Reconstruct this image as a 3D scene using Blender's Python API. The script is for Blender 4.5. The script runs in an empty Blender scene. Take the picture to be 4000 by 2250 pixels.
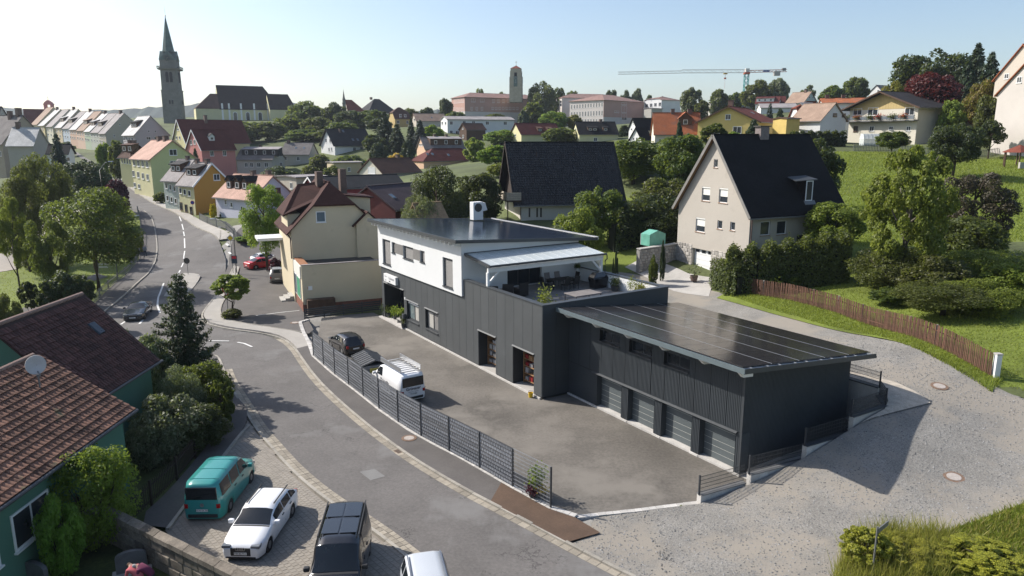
import bpy,bmesh,math,random
import numpy as np
from mathutils import Vector,Matrix
random.seed(7); RNG = np.random.default_rng(11)
R = math.radians
scene = bpy.context.scene
COL = scene.collection

# ------------------------------------------------------------------ camera
FPX,PITCH,CAMZ = 2800.0,R(11.8),17.0          # focal length in photo pixels, tilt below the horizon, drone height
cam_d = bpy.data.cameras.new('camera'); cam = bpy.data.objects.new('camera',cam_d); COL.objects.link(cam)
cam.location = (0,0,CAMZ); cam.rotation_euler = (R(90) - PITCH,0,0)
cam_d.sensor_width = 36; cam_d.lens = 36 * FPX / 4000; cam_d.clip_start = 0.5; cam_d.clip_end = 9000
scene.camera = cam
# ------------------------------------------------------------------ light
SUN_DIR = Vector((-0.92,0.39,0.78)).normalized()   # towards the sun
w = bpy.data.worlds.new('World'); scene.world = w; w.use_nodes = True
nt = w.node_tree; bg = nt.nodes['Background']
sky = nt.nodes.new('ShaderNodeTexSky'); sky.sky_type = 'NISHITA'; sky.sun_disc = False
sky.sun_elevation = math.asin(SUN_DIR.z); sky.sun_rotation = math.atan2(SUN_DIR.x,SUN_DIR.y)
sky.altitude = 500; sky.air_density = 1.0; sky.dust_density = 2.2; sky.ozone_density = 1.2
nt.links.new(sky.outputs[0],bg.inputs[0]); bg.inputs[1].default_value = 0.11
sun_d = bpy.data.lights.new('sun','SUN'); sun = bpy.data.objects.new('sun',sun_d); COL.objects.link(sun)
sun.rotation_euler = SUN_DIR.to_track_quat('Z','Y').to_euler()
sun_d.energy = 4.2; sun_d.angle = R(0.53); sun_d.color = (1.0,0.95,0.88)
vs = scene.view_settings; vs.view_transform = 'Standard'; vs.look = 'None'; vs.exposure = 0.68; vs.gamma = 1.0
scene.render.engine = 'CYCLES'
cy = scene.cycles; cy.max_bounces = 5; cy.diffuse_bounces = 2; cy.glossy_bounces = 2; cy.transmission_bounces = 3
cy.transparent_max_bounces = 6; cy.volume_bounces = 0; cy.caustics_reflective = False; cy.caustics_refractive = False
cy.use_denoising = True

# ------------------------------------------------------------------ survey: bearings from the photograph -> points of the place
CP,SP = math.cos(PITCH),math.sin(PITCH)
def ray(px,py):
    x = (px - 2000) / FPX; y = (1125 - py) / FPX
    return np.array([x,CP + y * SP,-SP + y * CP])
def G(px,py,z=0.0):                     # where the bearing meets height z
    r = ray(px,py); t = (z - CAMZ) / r[2]; return Vector((r[0] * t,r[1] * t,z))
def AT(px,py,d):                        # where the bearing meets distance d (along +Y)
    r = ray(px,py); t = d / r[1]; return Vector((r[0] * t,d,CAMZ + r[2] * t))
def PX(p):
    x,y,z = p[0],p[1],p[2] - CAMZ
    dd = y * CP - z * SP; return (2000 + FPX * x / dd,1125 - FPX * (y * SP + z * CP) / dd)
# main building frame: a along the long wall (away from the camera), b across it
O2 = Vector((1.95,45.11)); E1 = Vector((-0.54101,0.84102)); E2 = Vector((0.84102,0.54101))
def LW(a,b,z=0.0):
    q = O2 + E1 * a + E2 * b; return Vector((q.x,q.y,z))
YAW_E1 = math.atan2(E1.y,E1.x)

# ------------------------------------------------------------------ materials
MATS = {}
def _noise(nt,scale,detail=4,rough=.6,vec=None):
    n = nt.nodes.new('ShaderNodeTexNoise'); n.inputs['Scale'].default_value = scale; n.inputs['Detail'].default_value = detail
    n.inputs['Roughness'].default_value = rough
    if vec is not None: nt.links.new(vec,n.inputs['Vector'])
    return n
def _ramp(nt,fac,c0,c1,p0=.3,p1=.7):
    r = nt.nodes.new('ShaderNodeValToRGB'); e = r.color_ramp.elements
    e[0].position = p0; e[1].position = p1; e[0].color = (*c0,1); e[1].color = (*c1,1)
    nt.links.new(fac,r.inputs[0]); return r
def _mix(nt,fac,a,b,mode='MIX'):
    m = nt.nodes.new('ShaderNodeMix'); m.data_type = 'RGBA'; m.blend_type = mode
    for s,v in ((0,fac),(6,a),(7,b)):
        if hasattr(v,'is_output'): nt.links.new(v,m.inputs[s])
        elif isinstance(v,(int,float)): m.inputs[s].default_value = v
        else: m.inputs[s].default_value = (*v,1)
    return m.outputs[2]
def _math(nt,op,a,b=0.0):
    m = nt.nodes.new('ShaderNodeMath'); m.operation = op
    for i,v in enumerate((a,b)):
        if hasattr(v,'is_output'): nt.links.new(v,m.inputs[i])
        else: m.inputs[i].default_value = v
    return m.outputs[0]
def sc(c,k): return tuple(max(0,min(1,x * k)) for x in c)
def mat(name,c,rough=.8,var=.18,scale=1.5,fine=25,finevar=.12,bump=.0,bscale=40,metal=0,spec=.4,coord='Object',island=0.0,stain=None,coat=0.0,cracks=None):
    """plain material: base colour with large patches, fine grain and optional relief"""
    if name in MATS: return MATS[name]
    m = bpy.data.materials.new(name); m.use_nodes = True; nt = m.node_tree; b = nt.nodes['Principled BSDF']
    tc = nt.nodes.new('ShaderNodeTexCoord'); v = tc.outputs[coord]
    n1 = _noise(nt,scale,5,.6,v)
    col = _ramp(nt,n1.outputs[0],sc(c,1 - var),sc(c,1 + var)).outputs[0]
    if finevar:
        n2 = _noise(nt,fine,3,.7,v)
        col = _mix(nt,1.0,col,_ramp(nt,n2.outputs[0],(1 - finevar,) * 3,(1 + finevar * .3,) * 3,.3,.7).outputs[0],'MULTIPLY')
    if stain:                                   # (colour, scale, threshold)
        n3 = _noise(nt,stain[1],6,.65,v)
        f = _ramp(nt,n3.outputs[0],(0,0,0),(1,1,1),stain[2],stain[2] + .12).outputs[0]
        col = _mix(nt,f,col,stain[0])
    if island:
        g = nt.nodes.new('ShaderNodeNewGeometry')
        oi = nt.nodes.new('ShaderNodeObjectInfo')
        rnd = _math(nt,'FRACT',_math(nt,'ADD',g.outputs['Random Per Island'],oi.outputs['Random']))
        col = _mix(nt,1.0,col,_ramp(nt,rnd,(1 - island,) * 3,(1 + island * .6,) * 3,0,1).outputs[0],'MULTIPLY')
    if cracks:                                  # (scale, half width, strength)
        nd = _noise(nt,cracks[0] * 2.5,4,.7,v); ad = nt.nodes.new('ShaderNodeVectorMath'); ad.operation = 'MULTIPLY_ADD'; nt.links.new(nd.outputs['Color'],ad.inputs[0]); ad.inputs[1].default_value = (1.6 / cracks[0] * .5,) * 3; nt.links.new(v,ad.inputs[2])
        vo = nt.nodes.new('ShaderNodeTexVoronoi'); vo.feature = 'DISTANCE_TO_EDGE'; vo.inputs['Scale'].default_value = cracks[0]; nt.links.new(ad.outputs[0],vo.inputs['Vector'])
        nm = _noise(nt,cracks[0] * .9,3,.6,v); msk = _ramp(nt,nm.outputs[0],(0,0,0),(cracks[2],) * 3,.48,.62).outputs[0]
        ln = _ramp(nt,vo.outputs['Distance'],(1,1,1),(0,0,0),0,cracks[1] * cracks[0]).outputs[0]
        col = _mix(nt,_mix(nt,1.0,ln,msk,'MULTIPLY'),col,sc(c,.35))
    nt.links.new(col,b.inputs['Base Color'])
    b.inputs['Roughness'].default_value = rough; b.inputs['Metallic'].default_value = metal
    b.inputs['Specular IOR Level'].default_value = spec
    if coat: b.inputs['Coat Weight'].default_value = coat; b.inputs['Coat Roughness'].default_value = .05
    if bump:
        bn = nt.nodes.new('ShaderNodeBump'); bn.inputs['Strength'].default_value = bump; bn.inputs['Distance'].default_value = .02
        n4 = _noise(nt,bscale,4,.7,v); nt.links.new(n4.outputs[0],bn.inputs['Height']); nt.links.new(bn.outputs[0],b.inputs['Normal'])
    MATS[name] = m; return m
def leafmat(name,dark,light,trans=.35,tint=(.5,.6,.08)):
    if name in MATS: return MATS[name]
    m = bpy.data.materials.new(name); m.use_nodes = True; nt = m.node_tree; b = nt.nodes['Principled BSDF']
    g = nt.nodes.new('ShaderNodeNewGeometry'); oi = nt.nodes.new('ShaderNodeObjectInfo')
    tc = nt.nodes.new('ShaderNodeTexCoord')
    n = _noise(nt,.55,3,.6,tc.outputs['Object'])
    f = _math(nt,'ADD',_math(nt,'MULTIPLY',g.outputs['Random Per Island'],.55),_math(nt,'MULTIPLY',n.outputs[0],.55))
    col = _ramp(nt,f,dark,light,.2,.85).outputs[0]
    hv = nt.nodes.new('ShaderNodeHueSaturation'); nt.links.new(col,hv.inputs['Color'])
    nt.links.new(_math(nt,'ADD',_math(nt,'MULTIPLY',oi.outputs['Random'],.04),.48),hv.inputs['Hue'])
    nt.links.new(_math(nt,'ADD',_math(nt,'MULTIPLY',oi.outputs['Random'],.3),.85),hv.inputs['Value'])
    nt.links.new(hv.outputs[0],b.inputs['Base Color']); b.inputs['Roughness'].default_value = .55; b.inputs['Specular IOR Level'].default_value = .35
    tr = nt.nodes.new('ShaderNodeBsdfTranslucent')
    nt.links.new(_mix(nt,.5,hv.outputs[0],tint),tr.inputs['Color'])
    ms = nt.nodes.new('ShaderNodeMixShader'); ms.inputs[0].default_value = trans
    nt.links.new(b.outputs[0],ms.inputs[1]); nt.links.new(tr.outputs[0],ms.inputs[2])
    nt.links.new(ms.outputs[0],nt.nodes['Material Output'].inputs['Surface'])
    MATS[name] = m; return m
def glass(name,c=(.02,.025,.03),rough=.08,spec=.6):
    if name in MATS: return MATS[name]
    m = mat(name,c,rough,.3,.6,finevar=0,spec=spec); return m

# ------------------------------------------------------------------ mesh building
class MB:
    """collects faces; build() links them as ONE mesh object"""
    def __init__(s): s.v = []; s.f = []; s.mi = []; s.cur = 0
    def add(s,vs,fs):
        o = len(s.v); s.v += [tuple(p) for p in vs]; s.f += [tuple(i + o for i in f) for f in fs]; s.mi += [s.cur] * len(fs); return s
    def quad(s,a,b,c,d): return s.add([a,b,c,d],[(0,1,2,3)])
    def poly(s,ps): return s.add(ps,[tuple(range(len(ps)))])
    def box(s,x0,x1,y0,y1,z0,z1,M=None):
        vs = [Vector((x,y,z)) for z in (z0,z1) for y in (y0,y1) for x in (x0,x1)]
        if M is not None: vs = [M @ p for p in vs]
        return s.add(vs,[(0,2,3,1),(4,5,7,6),(0,1,5,4),(2,6,7,3),(0,4,6,2),(1,3,7,5)])
    def prism(s,base,top):              # two equal-length loops
        n = len(base); vs = list(base) + list(top)
        return s.add(vs,[tuple(range(n - 1,-1,-1)),tuple(range(n,2 * n))] + [(i,(i + 1) % n,n + (i + 1) % n,n + i) for i in range(n)])
    def bar(s,p,q,wd,ht=None,up=Vector((0,0,1))):   # rectangular bar from p to q
        p,q = Vector(p),Vector(q); ht = wd if ht is None else ht
        d = (q - p).normalized(); sx = d.cross(up)
        if sx.length < 1e-4: sx = d.cross(Vector((1,0,0)))
        sx.normalize(); sz = sx.cross(d)
        c = [sx * (a * wd / 2) + sz * (b_ * ht / 2) for a,b_ in ((-1,-1),(1,-1),(1,1),(-1,1))]
        return s.prism([p + k for k in c],[q + k for k in c])
    def tube(s,pts,rad,n=8,cap=True):
        pts = [Vector(p) for p in pts]; rad = rad if isinstance(rad,(list,tuple)) else [rad] * len(pts)
        rings = []
        for i,p in enumerate(pts):
            d = (pts[min(i + 1,len(pts) - 1)] - pts[max(i - 1,0)]).normalized()
            a = d.cross(Vector((0,0,1)));
            if a.length < 1e-3: a = d.cross(Vector((1,0,0)))
            a.normalize(); b_ = a.cross(d)
            rings.append([p + (a * math.cos(t) + b_ * math.sin(t)) * rad[i] for t in [2 * math.pi * k / n for k in range(n)]])
        vs = [q for r_ in rings for q in r_]; fs = []
        for i in range(len(pts) - 1):
            fs += [(i * n + k,i * n + (k + 1) % n,(i + 1) * n + (k + 1) % n,(i + 1) * n + k) for k in range(n)]
        if cap: fs += [tuple(range(n - 1,-1,-1)),tuple(range((len(pts) - 1) * n,len(pts) * n))]
        return s.add(vs,fs)
    def lathe(s,prof,n=16,c=(0,0,0),cap=True):      # profile [(r,z)]
        c = Vector(c)
        vs = [c + Vector((r_ * math.cos(2 * math.pi * k / n),r_ * math.sin(2 * math.pi * k / n),z)) for r_,z in prof for k in range(n)]
        fs = [(i * n + k,i * n + (k + 1) % n,(i + 1) * n + (k + 1) % n,(i + 1) * n + k) for i in range(len(prof) - 1) for k in range(n)]
        if cap: fs += [tuple(range(n - 1,-1,-1)),tuple(range((len(prof) - 1) * n,len(prof) * n))]
        return s.add(vs,fs)
    def xf(s,M): s.v = [tuple(M @ Vector(p)) for p in s.v]; return s
    def build(s,name,m,parent=None,smooth=False,bevel=0):
        me = bpy.data.meshes.new(name); me.from_pydata(s.v,[],s.f); 
        for x in (m if isinstance(m,(list,tuple)) else [m]): me.materials.append(x)
        if len(me.materials) > 1: me.polygons.foreach_set('material_index',s.mi)
        if smooth: me.polygons.foreach_set('use_smooth',[True] * len(me.polygons))
        me.update()
        if not smooth:
            bm = bmesh.new(); bm.from_mesh(me); bmesh.ops.recalc_face_normals(bm,faces=bm.faces); bm.to_mesh(me); bm.free()
        o = bpy.data.objects.new(name,me); COL.objects.link(o)
        if parent is not None: o.parent = parent
        if bevel:
            b_ = o.modifiers.new('b','BEVEL'); b_.width = bevel; b_.segments = 2; b_.limit_method = 'ANGLE'
        return o
def inst(me_or_obj,name,parent=None,loc=None,rot=None,scale=None):
    me = me_or_obj.data if hasattr(me_or_obj,'data') else me_or_obj
    o = bpy.data.objects.new(name,me); COL.objects.link(o)
    if parent is not None: o.parent = parent
    if loc is not None: o.location = loc
    if rot is not None: o.rotation_euler = rot
    if scale is not None: o.scale = scale if hasattr(scale,'__len__') else (scale,) * 3
    return o
def empty(name,loc=(0,0,0),rz=0.0):
    o = bpy.data.objects.new(name,None); COL.objects.link(o); o.location = loc; o.rotation_euler = (0,0,rz); o.empty_display_size = .3; return o
def tag(o,label=None,cat=None,group=None,kind=None):
    for k,v in (('label',label),('category',cat),('group',group),('kind',kind)):
        if v: o[k] = v
    return o
def copy_tree(o,parent=None):
    c = o.copy(); COL.objects.link(c); c.parent = parent
    for ch in list(o.children): copy_tree(ch,c)
    return c
def lettering(text,size,m,name='lettering',parent=None,loc=(0,0,0),rot=(0,0,0),depth=.004,M=None,bold=0.0):
    cu = bpy.data.curves.new(name,'FONT'); cu.body = text; cu.size = size; cu.extrude = depth; cu.align_x = 'CENTER'; cu.align_y = 'CENTER'; cu.offset = bold
    t = bpy.data.objects.new(name,cu); COL.objects.link(t)
    dg = bpy.context.evaluated_depsgraph_get(); me = bpy.data.meshes.new_from_object(t.evaluated_get(dg)); bpy.data.objects.remove(t)
    me.materials.clear(); me.materials.append(m)
    o = bpy.data.objects.new(name,me); COL.objects.link(o); o.parent = parent
    if M is not None: o.matrix_local = M
    else: o.location = loc; o.rotation_euler = rot
    return o
def cut_boxes(o,boxes):                  # cut openings (world-matrix boxes in o's local space) out of a closed mesh
    cb = MB()
    for b_ in boxes: cb.box(*b_)
    c = cb.build('cutter',list(MATS.values())[0])
    md = o.modifiers.new('cut','BOOLEAN'); md.operation = 'DIFFERENCE'; md.object = c; md.solver = 'EXACT'
    c.matrix_world = o.matrix_world
    bpy.context.view_layer.update()
    dg = bpy.context.evaluated_depsgraph_get(); me = bpy.data.meshes.new_from_object(o.evaluated_get(dg))
    o.modifiers.clear(); old = o.data; o.data = me
    bpy.data.objects.remove(c)

# ------------------------------------------------------------------ palette
ASPH = mat('asphalt_street',(.142,.131,.122),.9,.14,.3,7,.22,.25,60,stain=((.175,.167,.158),.22,.54),cracks=(.32,.045,.8))
YARD = mat('asphalt_yard',(.15,.135,.116),.85,.32,.2,6,.3,.2,50,stain=((.19,.172,.148),.17,.5))
WALK = mat('asphalt_footway',(.112,.102,.095),.9,.16,.5,12,.15,.25,60)
PATCH = mat('asphalt_new_patch',(.1,.062,.04),.8,.2,.9,14,.2,.25,60)
PALEWALK = mat('pale_footway',(.36,.335,.3),.85,.1,.6,14,.12,.15,60)
KERB = mat('kerb_granite',(.36,.33,.28),.85,.15,2,20,.2,.3,40,island=.2)
GUTTER = mat('gutter_stone',(.33,.29,.23),.9,.15,2,20,.2,.3,40,island=.25)
PAVER = mat('concrete_paver',(.285,.255,.215),.9,.1,.8,20,.15,.3,60,island=.1)
GRAVEL = mat('gravel',(.26,.246,.222),.95,.22,.35,16,.55,1.0,16,stain=((.265,.237,.198),.2,.47))
PAINT = mat('road_paint',(.72,.71,.68),.7,.1,4,30,.2)
GRASS = mat('lawn_grass',(.15,.19,.025),.9,.3,.25,8,.45,.9,14,stain=((.15,.17,.035),.15,.55))
MEADOW = mat('meadow_grass',(.16,.21,.025),.9,.3,.12,5,.45,.9,10,stain=((.165,.2,.035),.1,.53))
EARTH = mat('town_ground',(.1,.12,.04),.95,.4,.05,2,.4,.3,8)
CONC = mat('concrete',(.42,.4,.37),.85,.14,.8,18,.15,.15,50)
CONCD = mat('concrete_weathered',(.3,.285,.26),.9,.2,.9,12,.2,.25,40)
GRANW = mat('granite_edging',(.55,.525,.49),.85,.12,2,18,.2,.3,40,island=.18)
PEBB = mat('pebble_bed',(.5,.44,.36),.95,.2,3,30,.4,.9,30)
SAND = mat('park_path',(.46,.41,.35),.9,.12,.4,14,.15,.2,40)
IRON = mat('cast_iron_lid',(.42,.37,.33),.7,.15,6,30,.2)
RUST = mat('rusty_ring',(.2,.13,.09),.9,.2,6,30,.2)

# ------------------------------------------------------------------ terrain
CTRL = []
def cw(*p): CTRL.append(p)
for x,y in ((-45,10),(-25,12),(-8,12),(6,18),(-14,26),(-30,26),(-20,40),(-6,38),(0,31),(-18,55),(-32,52),(-14,68),(-22,70),(-30,80),(-44,60),(-60,45),(-60,70),(-45,82),(-35,95),(-70,90),(2,27),(-4,47),(-12,58),(-90,60),(-20,84)): cw(x,y,0)
def cp(px,py,d): p = AT(px,py,d); cw(*p)
def cg(px,py,z): p = G(px,py,z); cw(*p)
for q in ((3723,1887,1.0),(3670,1507,3.1),(2760,1965,.1),(3100,1860,.8),(3425,1897,1.1),(3420,1660,2.4),(3000,2230,.3),(2500,2150,.05),(3960,1700,2.0),(3900,1440,3.4),
          (3430,1290,3.3),(2870,1165,3.1),(2700,1105,3.1),(3800,2150,.9),(3990,1950,1.4),(2650,1050,3.9),(2950,1070,4.2),(2400,1000,4.0),(3300,1150,4.3),(3750,1300,4.4),(3980,1300,4.6),(2200,1000,3.6)): cg(*q)
for q in ((3350,830,90),(3300,700,107),(3500,590,132),(3150,590,132),(3900,600,132),(3450,565,148),(3900,545,148),(3000,550,160),(3990,900,80),(3990,480,140),(3650,480,200),(568,1000,103),(620,930,112),
          (770,848,124),(640,795,143),(596,770,152),(480,700,195),(400,650,225),(350,592,285),(200,575,320),(690,478,415),(1050,480,415),(1290,622,245),(1100,690,235),(900,905,108),
          (1450,705,160),(1720,625,230),(1850,530,290),(1900,490,410),(2400,500,410),(2100,560,245),(2300,800,105),(2000,860,92),(2700,620,120),(3050,420,330),(2850,450,420),(60,700,170),(40,900,105),(1600,500,300),(1300,520,330),(3650,420,260)): cp(*q)
for q in ((-700,200,5),(-800,700,30),(0,900,40),(700,900,55),(800,300,45),(0,1600,50),(-900,1600,50),(900,1600,70),(120,40,8),(200,60,14),(60,5,3),(-200,40,-1),(-120,120,0),(-160,200,4),(30,10,.6),(0,0,0),(-60,0,0)): cw(*q)
_C = np.array(CTRL,float); _S = 50.0
def _tps(r2): return np.where(r2 > 1e-12,r2 * np.log(np.maximum(r2,1e-12)) * .5,0)
_xy = _C[:,:2] / _S; _n = len(_C)
_K = _tps(((_xy[:,None] - _xy[None]) ** 2).sum(-1)) + np.eye(_n) * .004
_P = np.c_[np.ones(_n),_xy]; _A = np.block([[_K,_P],[_P.T,np.zeros((3,3))]])
_W = np.linalg.solve(_A,np.r_[_C[:,2],np.zeros(3)])
def hgrid(x,y):
    x = np.asarray(x,float) / _S; y = np.asarray(y,float) / _S; sh = x.shape; q = np.c_[x.ravel(),y.ravel()]
    out = np.empty(len(q))
    for i in range(0,len(q),20000):
        d = q[i:i + 20000]; out[i:i + 20000] = _tps(((d[:,None] - _xy[None]) ** 2).sum(-1)) @ _W[:_n] + _W[_n] + d @ _W[_n + 1:]
    return out.reshape(sh)
def inpoly(x,y,poly):
    c = np.zeros(np.shape(x),bool); n = len(poly)
    for i in range(n):
        (x0,y0),(x1,y1) = poly[i][:2],poly[(i + 1) % n][:2]
        if y0 == y1: continue
        c ^= ((y0 > y) != (y1 > y)) & (x < (x1 - x0) * (y - y0) / (y1 - y0) + x0)
    return c
# street corridor and yard are level (the yard is cut into the slope)
FENCE_PX = [(1225,1395),(1300,1462),(1390,1530),(1490,1610),(1600,1686),(1700,1742),(1800,1793),(1900,1850),(2000,1908),(2151,1991)]
FL = [G(*p) for p in FENCE_PX]
YARDPOLY = [(p.x,p.y) for p in FL] + [tuple(G(2245,2022)[:2]),tuple(G(2730,1962)[:2]),tuple(G(2830,1932)[:2]),tuple(LW(-16.4,2.5)[:2]),tuple(LW(-17.3,7.5)[:2]),tuple(LW(-17.3,12.9)[:2]),tuple(LW(30,12.9)[:2]),tuple(LW(29.5,-6)[:2]),(-20.2,67.5)]
def flatten(x,y,z):
    f = np.clip((np.abs(z) - .12) / .5,0,1)
    z = np.where((x < 6) & (y < 100),z * f,z)
    return z
def H(x,y):
    z = float(flatten(np.array(float(x)),np.array(float(y)),hgrid(np.array([float(x)]),np.array([float(y)]))[0]))
    return z
def HV(p): return Vector((p[0],p[1],H(p[0],p[1])))
def lines(segs):
    out = []
    for a,b_,s in segs: out += list(np.arange(a,b_,s))
    return np.array(out + [segs[-1][1]])
gx = lines([(-1500,-500,100),(-500,-220,14),(-220,-75,4),(-75,62,1.0),(62,220,4),(220,500,14),(500,1500,100)])
gy = lines([(2,14,3),(14,110,1.0),(110,230,3),(230,480,8),(480,1000,40),(1000,1700,100)])
X,Y = np.meshgrid(gx,gy); Z = flatten(X,Y,hgrid(X,Y))
Z = np.where(inpoly(X,Y,YARDPOLY),-.45,Z)
MEADOWPOLY = [tuple(G(*q)[:2]) for q in ((3200,880,7.5),(3360,905,7.5))] + [tuple(AT(*q)[:2]) for q in ((4300,1000,74),(4400,600,128),(3130,590,131),(3140,690,105))]
LAWN1 = [tuple(G(*q)[:2]) for q in ((-260,1560,0),(120,1330,0),(420,1225,0),(600,1035,0),(560,905,.5),(470,860,.5),(-500,840,.5),(-700,1300,0))]
LAWN2 = [tuple(G(*q)[:2]) for q in ((2890,1150,3.2),(3890,1480,3.4),(4300,1560,3.5),(4400,1100,5),(3300,930,6),(3100,1020,4.3))]
LAWN3 = [tuple(G(*q)[:2]) for q in ((2300,870,4),(2560,900,4),(2600,960,4),(2640,1020,4),(2400,1040,4),(2200,1000,3.6))]
BANK = [tuple(G(*q)[:2]) for q in ((4050,1960,1.3),(3900,2010,1.1),(3700,2080,.9),(3600,2150,.7),(3480,2250,.5),(3400,2500,.4),(4700,2500,.4),(4600,1900,1.2))]
mi = np.zeros(((len(gy) - 1),(len(gx) - 1)),int)
cxm = (X[:-1,:-1] + X[1:,1:]) / 2; cym = (Y[:-1,:-1] + Y[1:,1:]) / 2
STREETP = [tuple(G(*q)[:2]) for q in ((560,1500,0),(700,1230,0),(830,1080,0),(900,960,.3),(1180,940,0),(1300,1180,0),(1240,1380,0),(1700,1730,0),(2300,2010,0),(2800,2600,0),(400,2600,0),(640,2080,0),(860,1700,0),(830,1440,0))]
GARE = [tuple(LW(*q)[:2]) for q in ((-13,-3),(-21,-3),(-22,16),(-2,16),(-2,12),(-13,11))]
for k,poly in ((3,GARE),(3,STREETP),(1,LAWN1),(1,LAWN2),(1,LAWN3),(2,MEADOWPOLY),(1,BANK)): mi[inpoly(cxm,cym,poly)] = k
me = bpy.data.meshes.new('ground'); nx = len(gx); ny = len(gy)
vs_ = np.c_[X.ravel(),Y.ravel(),Z.ravel()]
ii,jj = np.meshgrid(np.arange(nx - 1),np.arange(ny - 1)); q = (jj * nx + ii).ravel()
fs_ = np.c_[q,q + 1,q + nx + 1,q + nx]
me.from_pydata(vs_.tolist(),[],fs_.tolist())
for m_ in (EARTH,GRASS,MEADOW,CONCD): me.materials.append(m_)
me.polygons.foreach_set('material_index',mi.ravel()); me.polygons.foreach_set('use_smooth',[True] * len(me.polygons)); me.update()
ground = bpy.data.objects.new('ground',me); COL.objects.link(ground); tag(ground,'grassy ground of the town and its hillside','ground',kind='structure')

def resample(pl,step=None,n=None):
    pl = [Vector((p[0],p[1])) for p in pl]; d = [0]
    for a,b_ in zip(pl,pl[1:]): d.append(d[-1] + (b_ - a).length)
    n = n or max(2,int(d[-1] / step) + 1); out = []
    for k in range(n):
        t = d[-1] * k / (n - 1); i = 0
        while i < len(d) - 2 and d[i + 1] < t: i += 1
        u = (t - d[i]) / max(1e-9,d[i + 1] - d[i]); out.append(pl[i].lerp(pl[i + 1],u))
    return out
def smooth2(pl,it=2):
    pl = [Vector((p[0],p[1])) for p in pl]
    for _ in range(it):
        q = [pl[0]]
        for a,b_ in zip(pl,pl[1:]): q += [a.lerp(b_,.25),a.lerp(b_,.75)]
        pl = q + [pl[-1]]
    return pl
def zrow(pts,off,flat=None):
    if flat is not None: return [Vector((p.x,p.y,flat)) for p in pts]
    zz = flatten(np.array([p.x for p in pts]),np.array([p.y for p in pts]),hgrid([p.x for p in pts],[p.y for p in pts]))
    return [Vector((p.x,p.y,float(z) + off)) for p,z in zip(pts,zz)]
def sheet(name,left,right,m,off,step=1.2,cross=5,label=None,kind='structure',flat=None,skirt=.0,cat=None):
    n = max(3,int(max(sum((b_ - a).length for a,b_ in zip(l,l[1:])) for l in ([Vector(p[:2]) for p in left],[Vector(p[:2]) for p in right])) / step))
    A = resample(left,n=n); B = resample(right,n=n); mb = MB(); rows = []
    for k in range(cross + 1): rows.append(zrow([a.lerp(b_,k / cross) for a,b_ in zip(A,B)],off,flat))
    vs = [p for r_ in rows for p in r_]
    mb.add(vs,[(k * n + i,k * n + i + 1,(k + 1) * n + i + 1,(k + 1) * n + i) for k in range(cross) for i in range(n - 1)])
    if skirt:
        for r_ in (rows[0],rows[-1]):
            mb.add(list(r_) + [p - Vector((0,0,skirt)) for p in r_],[(i,i + 1,n + i + 1,n + i) for i in range(n - 1)])
    o = mb.build(name,m,smooth=False)
    for p_ in o.data.polygons: p_.use_smooth = not skirt
    tag(o,label,cat,kind=kind); return o
def gp(lst,z=0.0): return [G(px,py,z) for px,py in lst]
def gd(lst): return [AT(*q) for q in lst]
# --- streets --------------------------------------------------------------
SR = smooth2(gp([(774,1242),(805,1270),(911,1292),(1035,1306),(1109,1326),(1153,1363),(1178,1401),(1238,1486),(1359,1602),(1553,1757),(1784,1900),(2000,2012),(2256,2148),(2470,2258),(2750,2400),(3000,2520)]),2)
SL = smooth2(gp([(760,1400),(817,1385),(848,1390),(866,1422),(888,1490),(915,1534),(960,1606),(999,1676),(1079,1770),(1151,1851),(1281,1959),(1452,2067),(1564,2156),(1690,2262),(1900,2420),(2060,2560)]),2)
sheet('street',smooth2(gp([(600,1400),(760,1240),(1035,1306),(1153,1363),(1238,1486),(1359,1602),(1553,1757),(1784,1900),(2000,2012),(2256,2148),(2470,2258),(2750,2400),(3000,2520)]),1),
      smooth2(gp([(560,1480),(760,1410),(848,1395),(888,1490),(960,1606),(999,1676),(1079,1770),(1151,1851),(1281,1959),(1452,2067),(1564,2156),(1690,2262),(1900,2420),(2060,2560)]),1),ASPH,.035,cross=8,label='grey asphalt side street curving past the privacy fence',cat='street')
MRP = [(861,960,104),(845,939,107),(811,910,111),(766,881,116),(704,848,125),(633,815,136),(571,781,148),(505,748,166),(464,719,183),(445,699,196)]
MLP = [(546,1100),(588,1050),(609,1013),(617,988),(615,960),(600,930)]
main_r = [G(640,1420,0),G(774,1242,0),G(845,1149,0),G(890,1040,0)] + [AT(*q) for q in MRP] + [AT(400,655,222),AT(330,610,262),AT(300,590,285)]
main_l = [G(120,1420,0),G(404,1225,0),G(471,1171,0),G(529,1117,0),G(546,1100,0)] + [G(*q,.3) for q in ((588,1050),(609,1013),(617,988),(600,930))] + [AT(520,850,128),AT(490,790,147),AT(450,733,178),AT(420,700,197),AT(380,660,222),AT(310,610,262),AT(280,590,285)]
sheet('road',smooth2(main_r,1),smooth2(main_l,1),ASPH,.06,cross=8,label='grey asphalt main road curving up into the town',cat='road')
sheet('forecourt',smooth2(gp([(845,1149),(890,1040),(920,985),(1000,965),(1150,955)]),1),gp([(870,1290),(1200,1310),(1225,1290),(1188,1222),(1140,1040)]),WALK,.05,cross=8,label='dark asphalt forecourt beside the cream house',cat='forecourt')
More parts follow.
